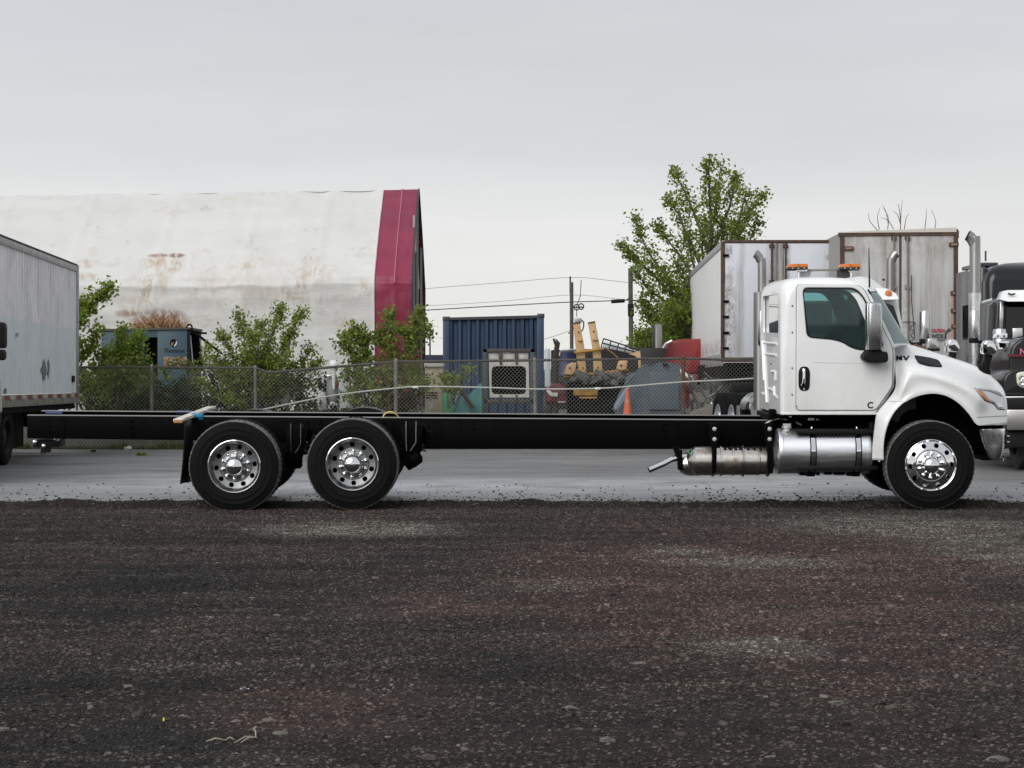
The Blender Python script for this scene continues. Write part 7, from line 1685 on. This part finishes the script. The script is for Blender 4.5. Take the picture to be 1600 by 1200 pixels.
tree('dense_bush', 'dark green undergrowth seen through the fence around the saplings', 'bush', 50.6, fan(600, 700, [(470, 620), (500, 600), (560, 600), (585, 590), (620, 590), (650, 600), (480, 650), (640, 640), (540, 650), (600, 640), (570, 620)]), 5600, .10, L_dark, .33, .5, 21, base=(590, 696), r0=.02, clump=10, lo=.1)
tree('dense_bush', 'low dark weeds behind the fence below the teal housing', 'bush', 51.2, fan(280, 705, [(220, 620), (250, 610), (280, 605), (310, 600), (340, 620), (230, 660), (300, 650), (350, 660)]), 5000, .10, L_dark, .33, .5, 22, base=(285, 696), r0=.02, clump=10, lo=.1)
tree('small_bush', 'small green weed by the beige cabinet behind the fence', 'bush', 48.8, fan(700, 640, [(690, 585), (705, 590), (715, 600), (730, 580), (698, 600)]), 420, .09, L_mid, .13, .2, 23, base=(700, 690), r0=.012, clump=5, lo=.4)
# bare twigs behind the grimy trailer
tw = MB()
for pts in ([(1371, 360), (1359, 345), (1357, 332)], [(1374, 358), (1371, 340), (1375, 325)], [(1387, 358), (1388, 340), (1380, 325)], [(1388, 350), (1384, 330), (1378, 320)], [(1407, 358), (1408, 330), (1410, 312)], [(1407, 350), (1402, 335), (1395, 330)], [(1407, 345), (1405, 325), (1402, 318)], [(1445, 358), (1447, 340), (1447.5, 326)], [(1460, 360), (1462, 345), (1455, 328)], [(1413, 358), (1416, 340), (1421, 334)], [(1396, 358), (1388, 345), (1376, 340)]):
    tw.tube(catmull([tuple(P(x, y, 64)) for x, y in pts], 4), [.013*(1-.7*i/8) for i in range(9)], 4)
tt = thing('bare_tree', P(1410, 600, 64), 'bare twigs sticking up behind the grimy white trailer roof', 'tree')
tw.tube([P(1410, 560, 64), P(1407, 358, 64)], [.06, .02], 6); 
for x in (1373, 1387, 1447, 1460): tw.tube([P(1409, 420, 64), P(x, 359, 64)], [.03, .014], 5)
part('branches', tw, stem_m, tt)
# grass strip along the foot of the fence
gr = MB(); rs = random.Random(31); gm = leafmat('verge_grass', (.045, .075, .02), (.14, .15, .05), .3)
for i in range(15000):
    x = rs.uniform(-12, 11.5); y = 46.75+abs(rs.gauss(0, .35)); h = rs.uniform(.03, .16)*(1.3 if fbm(x, 2, .8) > 0 else .6)
    if fbm(x, 9, .5) < -.25: continue
    z = .045+.56*smooth((y-47.6)/1.5); a = rs.uniform(0, 6.28); w = .012; lx_, ly_ = rs.gauss(0, .05), rs.gauss(0, .05); o_ = len(gr.v)
    gr.v += [Vector((x-w*cos(a), y-w*sin(a), z)), Vector((x+w*cos(a), y+w*sin(a), z)), Vector((x+lx_, y+ly_, z+h))]; gr.f.append((o_, o_+1, o_+2))
o = part('grass_verge', gr, gm, recalc=False, ang=10); tag(o, 'weedy grass strip along the foot of the fence', 'grass', kind='stuff')
# weeds and litter on the asphalt
def tuft(px, py, n, h, m, lab, seed=1, name='weed_tuft'):
    rs = random.Random(seed); Y = (CAMH-AZ)*F/(py-600); c = Vector((X_(px, Y), Y, AZ)); mb = MB()
    for i in range(n):
        a = rs.uniform(0, 6.28); q = c+Vector((rs.gauss(0, h*.5), rs.gauss(0, h*.5), 0)); t_ = q+Vector((cos(a)*h*.5, sin(a)*h*.5, h*rs.uniform(.4, 1))); s = h*.25
        mb.add([q, (q+t_)/2+Vector((s, 0, 0)), t_, (q+t_)/2-Vector((s, 0, 0))], [(0, 1, 2, 3)])
    single(name, mb, m, lab, 'weed', recalc=False, ang=10)
tuft(222, 712, 40, .09, L_bright, 'lone green weed growing from the asphalt under the frame rails', 1)
tuft(146, 706, 60, .05, L_dark, 'flat dark mat of weeds on the asphalt near the trailer', 2)
tuft(1042, 652, 1, .01, L_bright, 'tiny weed sprig', 2) if False else None
c = P(200, 697, 46.2); c.z = AZ+.03; single('litter', stone_mb(c, (.09, .06, .05)), fr_, 'white crumpled litter on the far edge of the asphalt', 'litter')

# far treeline closing the horizon
tl = MB(); rs = random.Random(77); rows = []
xs_ = [-420+i*3.2 for i in range(263)]
for j, (dy, h) in enumerate(((0, -.3), (.5, .5), (2.0, .85), (5, 1.0), (9, .85), (12, -.3))):
    rows.append([Vector((x+rs.uniform(-1, 1), 300+dy+rs.uniform(-1, 1)*(j > 0), .3+(3.3+1.5*noise.noise(Vector((x*.04, 1, 2)))+1.2*noise.noise(Vector((x*.22, 5, 2))))*h)) for x in xs_])
o = part('far_treeline', MB().grid(rows), mat('far_foliage', (.035, .05, .03), .95, col2=(.02, .03, .02), scale=.5, bump=.5), recalc=False); tag(o, 'low dark treeline on the horizon behind the yard', 'trees', kind='stuff')
